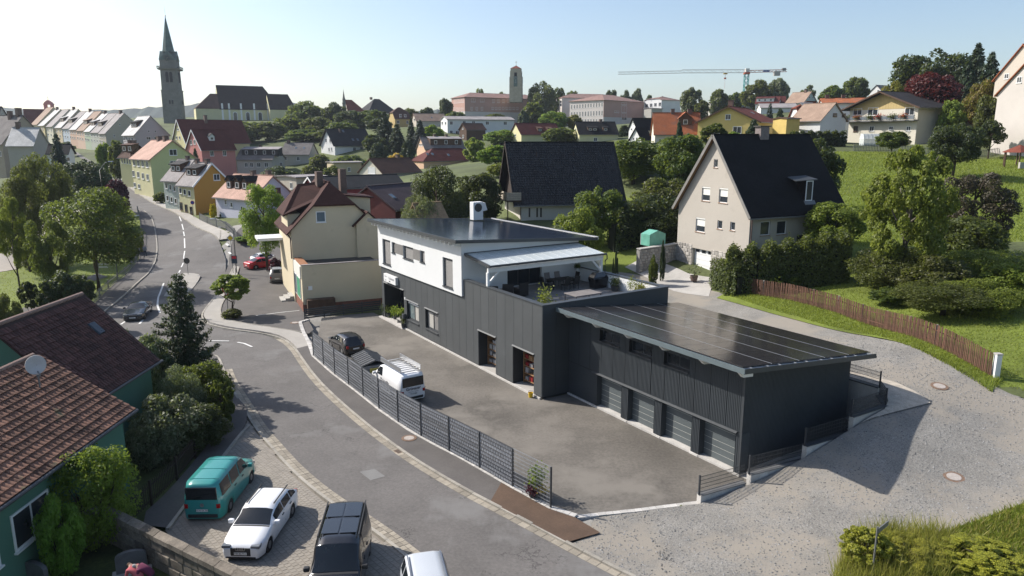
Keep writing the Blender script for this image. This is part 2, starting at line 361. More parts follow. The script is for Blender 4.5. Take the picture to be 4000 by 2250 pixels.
# footway along the privacy fence, pale footway round the corner
edge_in = [p + Vector((0,0,0)) for p in FL] + [G(2250,2026),G(2345,2075)]
sr_low = [p for p in SR if p.y < G(0,1362).y]
foot = sheet('footway',[p for p in SR if G(0,2150).y < p[1] < G(0,1362).y],gp([(1222,1350),(1225,1395),(1300,1463),(1390,1532),(1490,1612),(1600,1688),(1700,1745),(1800,1797),(2000,1912),(2250,2032)]),WALK,0,flat=.115,cross=3,label='asphalt footway between the kerb and the privacy fence',cat='footway')
sheet('footway_patch',[p for p in SR if G(0,2132).y < p[1] < G(0,1950).y],gp([(1960,1890),(2250,2032),(2345,2090)]),PATCH,0,flat=.12,cross=3,label='reddish brown resurfaced patch at the end of the footway',cat='footway patch')
sheet('pale_footway',smooth2(gp([(790,1225),(835,1168),(890,1090),(916,1040)]) [::-1] + gp([(812,1262),(911,1284),(1035,1298),(1109,1318),(1153,1352),(1170,1382)]),1),smooth2(gp([(935,1045),(905,1140),(870,1180),(858,1225),(880,1250),(960,1268),(1080,1285),(1190,1303),(1225,1352)]),1),PALEWALK,0,flat=.11,cross=4,skirt=.12,label='pale paved footway sweeping round the street corner',cat='footway')
rw_out = [G(900,985,.3),AT(927,962,103),AT(873,914,110),AT(774,857,122),AT(646,799,141),AT(596,770,152),AT(526,725,178),AT(480,700,195)]
rw_in = [G(868,972,.3)] + [AT(*q) for q in MRP]
sheet('house_footway',smooth2(rw_in,1),smooth2(rw_out,1),PALEWALK,.16,cross=3,skirt=.2,label='pale footway in front of the street houses',cat='footway')
lw_r = [G(404,1225),G(471,1171),G(529,1117),G(546,1100)] + [G(*q,.25) for q in ((588,1050),(609,1013),(617,985),(612,950),(598,922),(570,905))]
lw_l = [G(355,1205),G(420,1135),G(480,1085)] + [G(*q,.25) for q in ((540,1015),(553,985),(558,955),(552,920),(545,905))]
sheet('park_footway',smooth2(lw_r,1),smooth2(lw_l,1),WALK,.15,cross=3,skirt=.2,label='asphalt footway along the park railing',cat='footway')
sheet('park_path',smooth2(gp([(-200,1085),(60,1058),(120,1030),(250,960),(420,905)]),1),smooth2(gp([(-200,1020),(0,1010),(60,990),(200,935),(400,890)]),1),SAND,.05,cross=3,label='pale path crossing the park lawn',cat='path')
sheet('park_path',smooth2(gp([(60,1300),(150,1215),(300,1115),(420,1075)]),1),smooth2(gp([(0,1270),(110,1190),(230,1110),(380,1060)]),1),WALK,.06,cross=3,label='dark path under the young park trees',cat='path')
# --- yard, parking, gravel lane ------------------------------------------
yo = sheet('yard',[p for p in FL] + [G(2245,2022),G(2500,1992),G(2730,1962),G(2830,1935)],[LW(30,-5),LW(29,-.1),LW(20,-.02),LW(10,-.02),LW(0.0,-.02),LW(0.0,2.1),LW(-8,2.1),LW(-16.3,2.6)],YARD,0,flat=0.0,cross=20,label='worn asphalt yard between the fence and the dark building',cat='yard')
gl = smooth2([G(2236,2125,0),G(2345,2080,.03),G(2262,2032,.03),G(2500,1998,.05),G(2738,1972,.1),LW(-15.72,-1.8),LW(-16.1,1.1),LW(-16.1,1.2),LW(-16.62,4.6),LW(-16.62,4.7),LW(-16.9,8.1),LW(-16.9,8.2),LW(-17.0,11.5),LW(-17.0,11.55),LW(-15.65,12.8),LW(-15.6,12.8),LW(-13,12.7),LW(-2,12.7),LW(10,13.4),LW(20,13.6),LW(30,13.5),LW(40,13.2)],1)
gr = smooth2([G(2475,2262,0),G(2800,2420,.1),G(3000,2520,.2),G(3500,2240,.5),G(3610,2140,.75),G(3720,2070,.9),G(3900,2005,1.15),G(4100,1930,1.4),G(4300,1600,3),G(3880,1500,3.4),G(3430,1320,3.3),G(2880,1178,3.15),G(2790,1130,3.15),G(2560,1085,3.2),G(2420,1062,3.2)],1)
sheet('gravel_lane',gl,gr,GRAVEL,.05,step=1.0,cross=16,label='pale gravel lane rising past the garages to the hillside houses',cat='lane')
sheet('driveway',gp([(2440,1045),(2640,1110),(2770,1135)],3.45),gp([(2520,1015),(2690,1060),(2790,1075)],3.9),CONC,.07,cross=4,label='concrete driveway in front of the stone-based house',cat='driveway')
for nm,q,rad,z in (('footway',(1598,1713),.3,.119),('upper gravel',(3670,1507),.32,None),('lower gravel',(3723,1887),.32,None),('forecourt',(1112,1168),.3,.06),('yard entrance',(1152,1259),.3,.055)):
    p = G(*q,{'upper gravel': 3.1,'lower gravel': 1.0}.get(nm,.1)); zz = H(p.x,p.y) + .062 if z is None else z + .006
    e = empty('manhole_cover',(p.x,p.y,zz)); e.rotation_euler = Vector((H(p.x - .5,p.y) - H(p.x + .5,p.y),H(p.x,p.y - .5) - H(p.x,p.y + .5),1)).to_track_quat('Z','Y').to_euler() if z is None else (0,0,0); tag(e,f'round pale iron manhole cover set in the {nm}','manhole','manhole covers')
    MB().lathe([(rad + .14,-.03),(rad + .14,.012),(rad,.014),(rad,-.03)],24).build('ring',RUST,e)
    MB().lathe([(rad - .01,-.03),(rad - .01,.024),(rad * .5,.03)],24).build('lid',IRON,e)

# the natural ground lies a little lower beneath the paved surfaces
def sink(poly,dz):
    m_ = inpoly(vs_[:,0],vs_[:,1],[tuple(p[:2]) for p in poly]); vs_[m_,2] -= dz
sink(list(main_r) + list(main_l)[::-1],.3); sink(STREETP,.12); sink(list(gl) + list(gr)[::-1],.1); sink(list(rw_in) + list(rw_out)[::-1],.1)
ground.data.vertices.foreach_set('co',vs_.ravel()); ground.data.update()


# ------------------------------------------------------------------ main building
RZ2 = math.atan2(E2.y,E2.x)                       # local x = b (across), local y = a (along the long wall)
CLAD = mat('anthracite_cladding',(.075,.08,.082),.55,.08,.6,30,.1,0,spec=.4,stain=((.09,.095,.098),.7,.6),island=.06)
CLADG = mat('anthracite_ribbed_cladding',(.045,.052,.058),.55,.1,.6,30,.1,0,spec=.4)
CLADK = mat('anthracite_core',(.03,.033,.036),.7,.1)
TRIMD = mat('dark_metal_trim',(.05,.055,.06),.45,.1,2,finevar=.05,spec=.5)
TRIMG = mat('grey_metal_fascia',(.12,.15,.16),.45,.1,2,finevar=.05,spec=.5)
WHITE = mat('white_render',(.7,.7,.69),.85,.03,.5,40,.05,.08,80)
WOODW = mat('white_timber',(.78,.77,.75),.6,.04,2)
BLIND = mat('grey_blind',(.2,.19,.18),.6,.1,3)
GLASSD = glass('window_glass_dark',(.02,.024,.028),.05)
def pvmat(name,c,cell,along):
    m = bpy.data.materials.new(name); m.use_nodes = True; nt = m.node_tree; b = nt.nodes['Principled BSDF']
    tc = nt.nodes.new('ShaderNodeTexCoord'); br = nt.nodes.new('ShaderNodeTexBrick')
    br.offset = 0; br.inputs['Scale'].default_value = 1; br.inputs['Brick Width'].default_value = cell; br.inputs['Row Height'].default_value = cell
    br.inputs['Mortar Size'].default_value = .008; br.inputs['Color1'].default_value = (*c,1); br.inputs['Color2'].default_value = (*sc(c,1.25),1); br.inputs['Mortar'].default_value = (*along,1)
    nt.links.new(tc.outputs['Object'],br.inputs['Vector']); nt.links.new(br.outputs[0],b.inputs['Base Color'])
    b.inputs['Roughness'].default_value = .14; b.inputs['Specular IOR Level'].default_value = .55 if 'garage' in name else .12
    MATS[name] = m; return m
PV1 = pvmat('solar_glass_garage',(.022,.02,.02),.16,(.045,.042,.042))
PV2 = pvmat('solar_glass_house',(.01,.016,.03),.16,(.03,.04,.06))
ALU = mat('aluminium_rail',(.6,.6,.6),.35,.05,metal=.7)

B = empty('commercial_building',LW(0,0),RZ2)
tag(B,'dark clad two-storey business building with white upper floor and roof terrace','building')
def bx(name,m,b0,b1,a0,a1,z0,z1,parent=B,bevel=0): return MB().box(b0,b1,a0,a1,z0,z1).build(name,m,parent,bevel=bevel)
LEN,WID,PAR,TZ = 26.8,11.2,6.4,5.3
OPEN = [(21.7,26.25,0.1,3.55),(18.65,21.15,1.05,2.8),(14.95,17.35,1.05,2.8),(5.8,8.3,0.0,2.9),(.9,3.5,0.0,2.88)]  # a0,a1,z0,z1
core = MB()
for a0,a1,d,z0,z1 in ((0.07,.9,.3,0,6.3),(.9,3.5,2.2,0,2.95),(3.5,5.8,.3,0,2.95),(5.8,8.3,2.2,0,2.95),(8.3,21.7,.3,0,2.95),(21.7,26.25,1.7,0,3.6),(26.25,LEN - .05,.3,0,3.6)):
    core.box(d,WID - .02,a0,a1,z0,min(z1,TZ - .02))
core.box(.3,WID - .02,.9,21.7,2.952,TZ - .02).box(.3,WID - .02,21.702,LEN - .05,3.602,TZ - .02)
core.build('wall',CLADK,B)
# cladding: each vertical panel of the long wall, pieces above and below the openings
edges = [0.0]
while edges[-1] < LEN - .6: edges.append(edges[-1] + 1.125)
edges[-1] = LEN
GAP = .012
for i in range(len(edges) - 1):
    p0,p1 = edges[i] + GAP,edges[i + 1] - GAP
    top = 5.06 if p0 > 10.4 else PAR - .02
    cuts = sorted({p0,p1} | {c for o in OPEN for c in o[:2] if p0 < c < p1})
    for c0,c1 in zip(cuts,cuts[1:]):
        mid = (c0 + c1) / 2; spans = [(.16,top)]
        for a0,a1,z0,z1 in OPEN:
            if a0 <= mid <= a1:
                spans = [s for s in ((.16,z0),(z1,top)) if s[1] - s[0] > .05]
        for z0,z1 in spans:
            MB().box(-.002,.055,c0,c1,z0,z1).build('cladding_panel',CLAD,B)
MB().box(.056,.3,0,.898,.1,6.2).box(.056,.3,3.502,5.798,.1,6.2).box(.056,.3,8.302,14.948,.1,5.2).box(.056,.3,17.352,18.648,.1,5.2).box(.056,.3,21.152,21.698,.1,5.2).box(.056,.3,26.252,LEN,.1,5.2).box(.056,.3,.9,8.3,2.9,6.2).box(.056,.3,14.95,21.15,2.8,5.2).box(.056,.3,14.95,21.15,.1,1.05).box(.056,.3,21.7,26.25,3.56,5.2).build('inner_wall',CLADK,B)
for k in range(2):   # end wall towards the garage
    MB().box(.01 + k * 1.09,1.085 + k * 1.09,-.055,0.0,.16,PAR - .02).build('cladding_panel',CLADG,B)
bx('end_parapet',CLADG,2.2,WID,-.05,0.02,5.0,PAR - .02)
bx('plinth',GRANW,-.12,-.004,0.05,21.6,-.1,.12)
# parapets and terrace
pw = MB().box(.06,.34,.03,10.4,TZ,PAR - .03).build('parapet',CLADK,B)
pw = MB().box(.342,WID - .342,.03,.32,TZ,PAR - .03).build('parapet',CLADK,B)
pw = MB().box(WID - .34,WID,.03,10.4,TZ,PAR - .03).build('parapet',WHITE,B)
for q in ((-.05,.38,-.09,10.38),(.383,WID - .383,-.09,.36),(WID - .38,WID + .05,-.09,7.2)):
    bx('parapet_cap',TRIMD,*q,PAR - .028,PAR + .04)
DECK = mat('terrace_tile',(.24,.225,.21),.8,.1,1,20,.1,.1,60,island=.15)
for i in range(11):
    for j in range(11):
        b0 = .345 + i * .955; a0 = .33 + j * .925
        MB().box(b0 + .008,b0 + .947,a0 + .008,a0 + .917,TZ - .03,TZ + .012).build('terrace_tile',DECK,B)
# white upper storey
UP = MB(); zf,zb = 8.95,8.3
def roofz(b): return 9.34 - .056 * (b + .9)
UP.prism([(-.16,10.5,5.08),(WID - .1,10.5,5.08),(WID - .1,LEN + .1,5.08),(-.16,LEN + .1,5.08)],
         [(-.16,10.5,roofz(-.16) - .02),(WID - .1,10.5,roofz(WID) - .02),(WID - .1,LEN + .1,roofz(WID) - .02),(-.16,LEN + .1,roofz(-.16) - .02)])
UPW = [(24.0,25.85,5.45,7.8),(22.9,23.7,6.75,7.75),(16.85,17.75,6.75,7.75),(19.1,21.2,6.6,7.75),(11.9,13.6,5.4,7.75)]
uo = UP.build('upper_wall',WHITE)
cut_boxes(uo,[(-.5,.05,a0,a1,z0,z1) for a0,a1,z0,z1 in UPW] + [(4.0,7.35,10.2,10.8,TZ + .03,7.45)])
uo.parent = B
bx('storey_trim',TRIMD,-.13,.02,10.48,LEN + .05,5.062,5.078)
for a0,a1,z0,z1 in UPW:
    wn = bx('window',TRIMD,.03,.048,a0,a1,z0,z1)
    MB().box(-.02,.045,a0 + .001,a0 + .07,z0,z1).box(-.02,.045,a1 - .07,a1 - .001,z0,z1).box(-.02,.045,a0 + .07,a1 - .07,z1 - .12,z1 - .001).build('frame',TRIMD,wn)
    bx('sill',TRIMD,-.24,.04,a0 - .03,a1 + .03,z0 - .05,z0 + .02,wn)
    n = int((z1 - z0 - .14) / .085)
    for k in range(n):
        zz = z0 + .06 + k * .085
        MB().prism([(.0,a0 + .075,zz),(.028,a0 + .075,zz + .055),(.03,a0 + .075,zz + .045),(.004,a0 + .075,zz - .006)],[(.0,a1 - .075,zz),(.028,a1 - .075,zz + .055),(.03,a1 - .075,zz + .045),(.004,a1 - .075,zz - .006)]).build('slat',BLIND,wn)
for a0,a1 in ((21.2,22.9),(17.75,19.1)):
    bx('dark_infill',BLIND,-.17,-.15,a0 + .01,a1 - .01,6.8,7.72)
# roof with rafters
RB0,RB1,RA0,RA1 = -.9,12.7,9.95,27.4
def rz(b): return roofz(b)
MB().prism([(RB0,RA0,rz(RB0)),(RB1,RA0,rz(RB1)),(RB1,RA1,rz(RB1)),(RB0,RA1,rz(RB0))],[(RB0,RA0,rz(RB0) + .16),(RB1,RA0,rz(RB1) + .16),(RB1,RA1,rz(RB1) + .16),(RB0,RA1,rz(RB0) + .16)]).build('roof',WOODW,B)
f = MB()
f.prism([(RB0 - .06,RA0 - .05,rz(RB0) - .03),(RB0,RA0 - .05,rz(RB0) - .03),(RB0,RA1 + .05,rz(RB0) - .03),(RB0 - .06,RA1 + .05,rz(RB0) - .03)],[(RB0 - .06,RA0 - .05,rz(RB0) + .23),(RB0,RA0 - .05,rz(RB0) + .23),(RB0,RA1 + .05,rz(RB0) + .23),(RB0 - .06,RA1 + .05,rz(RB0) + .23)])
for a0,a1 in ((RA0 - .05,RA0 - .004),(RA1 + .004,RA1 + .05)):
    f.prism([(RB0 + .002,a0,rz(RB0) - .03),(RB1,a0,rz(RB1) - .03),(RB1,a1,rz(RB1) - .03),(RB0 + .002,a1,rz(RB0) - .03)],[(RB0 + .002,a0,rz(RB0) + .23),(RB1,a0,rz(RB1) + .23),(RB1,a1,rz(RB1) + .23),(RB0 + .002,a1,rz(RB0) + .23)])
f.build('fascia',TRIMD,B)
MB().prism([(RB1 + .002,RA0,rz(RB1) + .02),(RB1 + .12,RA0,rz(RB1) + .02),(RB1 + .12,RA1,rz(RB1) + .02),(RB1 + .002,RA1,rz(RB1) + .02)],[(RB1 + .002,RA0,rz(RB1) + .27),(RB1 + .12,RA0,rz(RB1) + .27),(RB1 + .12,RA1,rz(RB1) + .27),(RB1 + .002,RA1,rz(RB1) + .27)]).build('back_trim',ALU,B)
raf = MB().prism([(-.78,-.05,roofz(-.78) - .3),(-.165,-.05,roofz(-.16) - .34),(-.165,.05,roofz(-.16) - .34),(-.78,.05,roofz(-.78) - .3)],[(-.78,-.05,roofz(-.78) - .003),(-.165,-.05,roofz(-.16) - .003),(-.165,.05,roofz(-.16) - .003),(-.78,.05,roofz(-.78) - .003)]).build('rafter',WOODW,B)
raf.location = (0,10.62,0)
for k in range(1,24): inst(raf,'rafter',B,(0,10.62 + k * .705,0))
sl = (RB1 - RB0 - .3) / 8
pvp = MB().prism([(0,0,0),(sl - .02,0,0),(sl - .02,.985,0),(0,.985,0)],[(.004,.004,.035),(sl - .024,.004,.035),(sl - .024,.981,.035),(.004,.981,.035)]).build('solar_panel',PV2,B)
tilt = math.atan(.056); first = True
for j in range(17):
    for i in range(8):
        if 14.3 < 10.1 + j * 1.012 and False: continue
        b0 = RB0 + .12 + i * sl; o = pvp if first else inst(pvp,'solar_panel',B); first = False
        o.location = (b0,RA0 + .1 + j * 1.012,rz(b0) + .175); o.rotation_euler = (0,tilt,0)
# openings on the ground floor
def angle_head(a0,a1,z): MB().prism([(-.1,a0 - .05,z),(.0,a0 - .05,z),(.0,a0 - .05,z + .07)],[(-.1,a1 + .05,z),(.0,a1 + .05,z),(.0,a1 + .05,z + .07)]).build('drip_flashing',TRIMD,B)
for o in OPEN: angle_head(o[0],o[1],o[3])
GLASSB = glass('window_glass_pale',(.16,.2,.2),.08)
CURT = mat('pale_blind',(.42,.4,.36),.8,.05)
for (a0,a1,z0,z1),(m1,m2) in ((OPEN[1],(GLASSB,CURT)),(OPEN[2],(CURT,BLIND))):
    wn = bx('window',TRIMD,.26,.29,a0,a1,z0,z1); mid = (a0 + a1) / 2
    bx('pane',m1,.235,.258,mid + .05,a1 - .12,z0 + .12,z1 - .3,wn); bx('pane',m2,.235,.258,a0 + .12,mid - .05,z0 + .12,z1 - .3,wn)
    MB().box(.2,.257,a0 + .001,a0 + .1,z0 + .001,z1 - .001).box(.2,.257,a1 - .1,a1 - .001,z0 + .001,z1 - .001).box(.2,.257,mid - .05,mid + .05,z0 + .1,z1 - .28).box(.2,.257,a0 + .1,a1 - .1,z0 + .001,z0 + .1).box(.2,.257,a0 + .1,a1 - .1,z1 - .28,z1 - .001).build('frame',TRIMD,wn)
    bx('sill',TRIMD,-.12,.2,a0 - .04,a1 + .04,z0 - .07,z0 - .01,wn)
bx('roller_box',WOODW,.15,.198,18.7,21.1,2.5,2.62)
for a0,a1,_,z1 in OPEN[3:]:
    bx('door_floor',CONC,-.1,2.2,a0 + .01,a1 - .01,-.1,.1)
    MB().box(.06,2.2,a0 - .001,a0 + .02,.1,z1).box(.06,2.2,a1 - .02,a1 + .001,.1,z1).build('door_reveal',CLADK,B)
# entrance
en = bx('entrance_door',TRIMD,1.62,1.69,21.75,26.2,.1,3.5)
for a0 in (21.9,23.3,24.8): bx('pane',GLASSD,1.6,1.618,a0,a0 + 1.25,.3,3.3,en)
bx('doorstep',mat('pale_doorstep',(.5,.47,.44),.8),-.35,1.6,21.5,27.0,-.1,.1)
# illuminated sign box over the entrance
SG = bx('company_sign',WHITE,-.28,-.01,22.85,25.55,3.82,4.55); tag(SG,kind=None)
INK = mat('sign_ink',(.06,.06,.07),.6,finevar=0); INKG = mat('sign_ink_grey',(.3,.3,.31),.6,finevar=0)
# lettering faces -x (towards the yard): local axes right = -y, up = z
FACE = Matrix(((0,0,-1,0),(-1,0,0,0),(0,1,0,0),(0,0,0,1)))
def face_M(b,a,z): m_ = FACE.copy(); m_.translation = (b,a,z); return m_
lettering('Grünauer',.34,INKG,'lettering',SG,M=face_M(-.286,23.75,4.27))
lettering('Heizung',.13,INKG,'lettering',SG,M=face_M(-.286,25.1,4.35)); lettering('Sanitär',.13,INKG,'lettering',SG,M=face_M(-.286,25.1,3.98))
MB().prism([(-.29,24.0,3.92),(-.29,24.35,3.92),(-.29,24.3,4.06),(-.29,24.17,3.99),(-.29,24.05,4.06)],[(-.283,24.0,3.92),(-.283,24.35,3.92),(-.283,24.3,4.06),(-.283,24.17,3.99),(-.283,24.05,4.06)]).build('emblem',INK,SG)
bx('letter_box',TRIMD,-.32,-.004,21.25,21.6,1.0,1.45,bevel=.05)
bx('house_number',WHITE,-.03,-.003,21.35,21.55,2.75,2.95)
# terrace door, pergola
td = bx('terrace_door',TRIMD,4.02,7.33,10.72,10.78,TZ + .03,7.42)
for k in range(3): bx('pane',GLASSD,4.08 + k * 1.1,5.1 + k * 1.1,10.69,10.718,TZ + .1,7.35,td)
PG = empty('terrace_canopy',(0,0,0)); PG.parent = B
PG_Z0,PG_Z1,PG_A0,PG_A1 = 8.32,7.92,10.46,6.9
def pz(a): return PG_Z1 + (PG_Z0 - PG_Z1) * (a - PG_A1) / (PG_A0 - PG_A1)
def slab(mb,b0,b1,a0,a1,z0,z1): return mb.prism([(b0,a0,pz(a0) + z0),(b1,a0,pz(a0) + z0),(b1,a1,pz(a1) + z0),(b0,a1,pz(a1) + z0)],[(b0,a0,pz(a0) + z1),(b1,a0,pz(a0) + z1),(b1,a1,pz(a1) + z1),(b0,a1,pz(a1) + z1)])
FROST = bpy.data.materials.new('frosted_glass'); FROST.use_nodes = True; MATS['frosted_glass'] = FROST
_b = FROST.node_tree.nodes['Principled BSDF']; _b.inputs['Base Color'].default_value = (.75,.8,.8,1); _b.inputs['Roughness'].default_value = .25
_t = FROST.node_tree.nodes.new('ShaderNodeBsdfTransparent'); _m = FROST.node_tree.nodes.new('ShaderNodeMixShader'); _m.inputs[0].default_value = .45
FROST.node_tree.links.new(_b.outputs[0],_m.inputs[1]); FROST.node_tree.links.new(_t.outputs[0],_m.inputs[2]); FROST.node_tree.links.new(_m.outputs[0],FROST.node_tree.nodes['Material Output'].inputs['Surface'])
nb = 13
for k in range(nb):
    b0 = .25 + k * (10.7 / nb); b1 = b0 + 10.7 / nb
    slab(MB(),b0 + .03,b1 - .03,PG_A1 + .02,PG_A0,.05,.065).build('glass_pane',FROST,PG)
    slab(MB(),b0 - .035,b0 + .035,PG_A1 + .1,PG_A0,-.16,.045).build('beam',WOODW,PG)
slab(MB(),10.92,10.99,PG_A1 + .1,PG_A0,-.16,.045).build('beam',WOODW,PG)
slab(MB(),.1,.24,PG_A1,PG_A0,-.1,.1).build('edge_profile',TRIMD,PG); MB().box(.1,11.1,PG_A1 - .14,PG_A1 + .018,PG_Z1 - .07,PG_Z1 + .07).build('gutter',TRIMD,PG)
MB().box(.1,11.1,PG_A0 + .001,PG_A0 + .04,PG_Z0 - .02,PG_Z0 + .13).build('wall_profile',TRIMD,PG)
MB().box(.2,11.0,PG_A1 + .2,PG_A1 + .38,PG_Z1 - .5,PG_Z1 - .17).build('cross_beam',WOODW,PG)
for b0 in (.12,10.75):
    MB().box(b0,b0 + .2,PG_A1 + .19,PG_A1 + .39,PAR + .04,PG_Z1 - .5).build('post',WOODW,PG)
    s = 1 if b0 < 1 else -1; MB().bar((b0 + .1 + s * .9,PG_A1 + .29,PG_Z1 - .5),(b0 + .1 + s * .05,PG_A1 + .29,PG_Z1 - 1.35),.12,.14).build('brace',WOODW,PG)
MB().box(.45,.65,7.6,7.8,TZ,7.75).build('dark_post',TRIMD,PG)
MB().tube([(11.15,PG_A1 - .05,PG_Z1 - .05),(11.2,PG_A1 - .05,PG_Z1 - .4),(11.12,PG_A1 + .1,PG_Z1 - .55),(11.12,PG_A1 + .1,6.45)],.05).build('downpipe',TRIMD,PG)
wg = MB().box(WID - .2,WID - .18,PG_A1 + .5,10.4,PAR - .02,7.5).build('windbreak_pane',FROST,PG)
bx('side_parapet_cap',TRIMD,WID - .38,WID + .05,7.2,10.4,PAR - .028,PAR + .04)

# ------------------------------------------------------------------ garage block
GB = empty('garage_block',LW(0,0),RZ2); tag(GB,'dark garage block with four sectional doors and a solar roof','garage')
ga0,ga1,gb0,gb1 = -14.56,-.06,2.16,11.2
def gz(b): return 5.98 - .096 * (b - 1.05)
doors = [(-5.41,-3.05),(-8.27,-6.0),(-11.19,-8.85),(-14.17,-11.75)]
gwins = [(-5.1,-3.2),(-7.9,-5.95),(-10.8,-8.85)]
g = MB()
g.prism([(gb0 + .6,ga0 + .06,0),(gb1,ga0 + .06,0),(gb1,ga1,0),(gb0 + .6,ga1,0)],[(gb0 + .6,ga0 + .06,gz(gb0 + .6)),(gb1,ga0 + .06,gz(gb1)),(gb1,ga1,gz(gb1)),(gb0 + .6,ga1,gz(gb0 + .6))])
g.box(gb0 + .06,gb0 + .6,ga0 + .06,ga1,2.3,4.48).box(gb0 + .06,gb0 + .6,ga0 + .06,ga1,5.25,5.8)
for a0,a1 in ((ga0 + .06,-10.802),(-8.848,-7.902),(-5.948,-5.102),(-3.198,ga1)): g.box(gb0 + .06,gb0 + .6,a0,a1,4.482,5.248)
g.build('wall',CLADK,GB)
def ribbed(mb,a0,a1,z0,z1,y0,dep=.05,pitch=.1):
    n = max(2,int((a1 - a0) / pitch)); st = (a1 - a0) / n; prof = []
    for k in range(n):
        prof += [(y0,a0 + k * st),(y0,a0 + (k + .55) * st),(y0 + dep * .4,a0 + (k + .6) * st),(y0 + dep * .4,a0 + (k + .95) * st)]
    prof.append((y0,a1)); m_ = len(prof)
    mb.add([(p[0],p[1],z0) for p in prof] + [(p[0],p[1],z1) for p in prof],[(i,i + 1,m_ + i + 1,m_ + i) for i in range(m_ - 1)]); return mb
pe = np.linspace(ga0,ga1,14)
for p0,p1 in zip(pe,pe[1:]):
    p0 += .012; p1 -= .012
    cuts = sorted({p0,p1} | {c for o in gwins for c in o if p0 < c < p1})
    for c0,c1 in zip(cuts,cuts[1:]):
        if c1 - c0 < .03: continue
        mid = (c0 + c1) / 2; spans = [(2.36,4.5),(5.25,5.82)] if any(a0 <= mid <= a1 for a0,a1 in gwins) else [(2.36,5.82)]
        for z0,z1 in spans: ribbed(MB(),c0,c1,z0,z1,gb0 + .02).build('cladding_panel',CLADG,GB)
MB().prism([(gb0 - .12,ga0 + .3,2.28),(gb0 + .04,ga0 + .3,2.28),(gb0 + .04,ga0 + .3,2.36)],[(gb0 - .12,-2.6,2.28),(gb0 + .04,-2.6,2.28),(gb0 + .04,-2.6,2.36)]).build('drip_flashing',TRIMD,GB)
prev = ga1
piers = [(ga1,doors[0][1]),(doors[0][0],doors[1][1]),(doors[1][0],doors[2][1]),(doors[2][0],doors[3][1]),(doors[3][0],ga0)]
for p1,p0 in piers:
    ribbed(MB(),p0 + .001,p1 - .001,.12,2.3,gb0 + .02).build('pier_cladding',CLADG,GB); MB().box(gb0 + .05,gb0 + .62,p0 + .03,p1 - .03,.1,2.3).box(gb0 + .045,gb0 + .6,p0,p0 + .028,.1,2.3).box(gb0 + .045,gb0 + .6,p1 - .028,p1,.1,2.3).build('pier',CLADG,GB)
    MB().box(gb0 - .05,gb0 + .62,p0 - .02,p1 + .02,-.05,.1).build('pier_base',GRANW,GB)
DOORM = mat('sectional_door',(.1,.115,.118),.5,.06,1,30,.05)
SILV = mat('door_seam',(.5,.5,.46),.4)
for a0,a1 in doors:
    d = empty('garage_door',(0,0,0)); d.parent = GB
    for k in range(6):
        z0 = .1 + k * .362; MB().box(gb0 + .42,gb0 + .46,a0 + .02,a1 - .02,z0 + .008,z0 + .354).build('door_section',DOORM,d)
        if k: MB().box(gb0 + .415,gb0 + .44,a0 + .02,a1 - .02,z0 - .007,z0 + .007).build('seam',SILV,d)
    MB().box(gb0 - .02,gb0 + .6,a0 + .02,a1 - .02,-.05,.1).build('threshold',GRANW,d)
for a0,a1 in gwins:
    wn = MB().box(gb0 + .3,gb0 + .34,a0,a1,4.5,5.25).build('window',TRIMD,GB); mid = (a0 + a1) / 2
    for x0,x1 in ((a0 + .07,mid - .04),(mid + .04,a1 - .07)): MB().box(gb0 + .28,gb0 + .298,x0,x1,4.58,5.18).build('pane',GLASSD,wn)
    MB().box(gb0 - .06,gb0 + .3,a0 - .03,a1 + .03,4.45,4.499).build('sill',TRIMD,wn)
es = np.linspace(gb0,gb1,9)
def ribbed_end(b0,b1,z0,zt0,zt1):
    n = max(2,int((b1 - b0) / .1)); st = (b1 - b0) / n; mb = MB(); prof = []
    for k in range(n): prof += [(b0 + k * st,0),(b0 + (k + .55) * st,0),(b0 + (k + .6) * st,.02),(b0 + (k + .95) * st,.02)]
    prof.append((b1,0)); m_ = len(prof)
    mb.add([(p[0],ga0 + .02 + p[1],z0) for p in prof] + [(p[0],ga0 + .02 + p[1],zt0 + (zt1 - zt0) * (p[0] - b0) / (b1 - b0)) for p in prof],[(i,i + 1,m_ + i + 1,m_ + i) for i in range(m_ - 1)]); return mb
for b0,b1 in zip(es,es[1:]): ribbed_end(b0 + .005,b1 - .005,.25,gz(b0) - .02,gz(b1) - .02).build('cladding_panel',CLADG,GB)
MB().box(gb0 + .02,gb1,ga0 + .0,ga0 + .05,-.3,.25).build('plinth',CONC,GB)
MB().box(gb0 + .0,gb0 + .045,ga0 + .0,ga0 + .1,.12,5.75).build('corner_trim',TRIMD,GB)
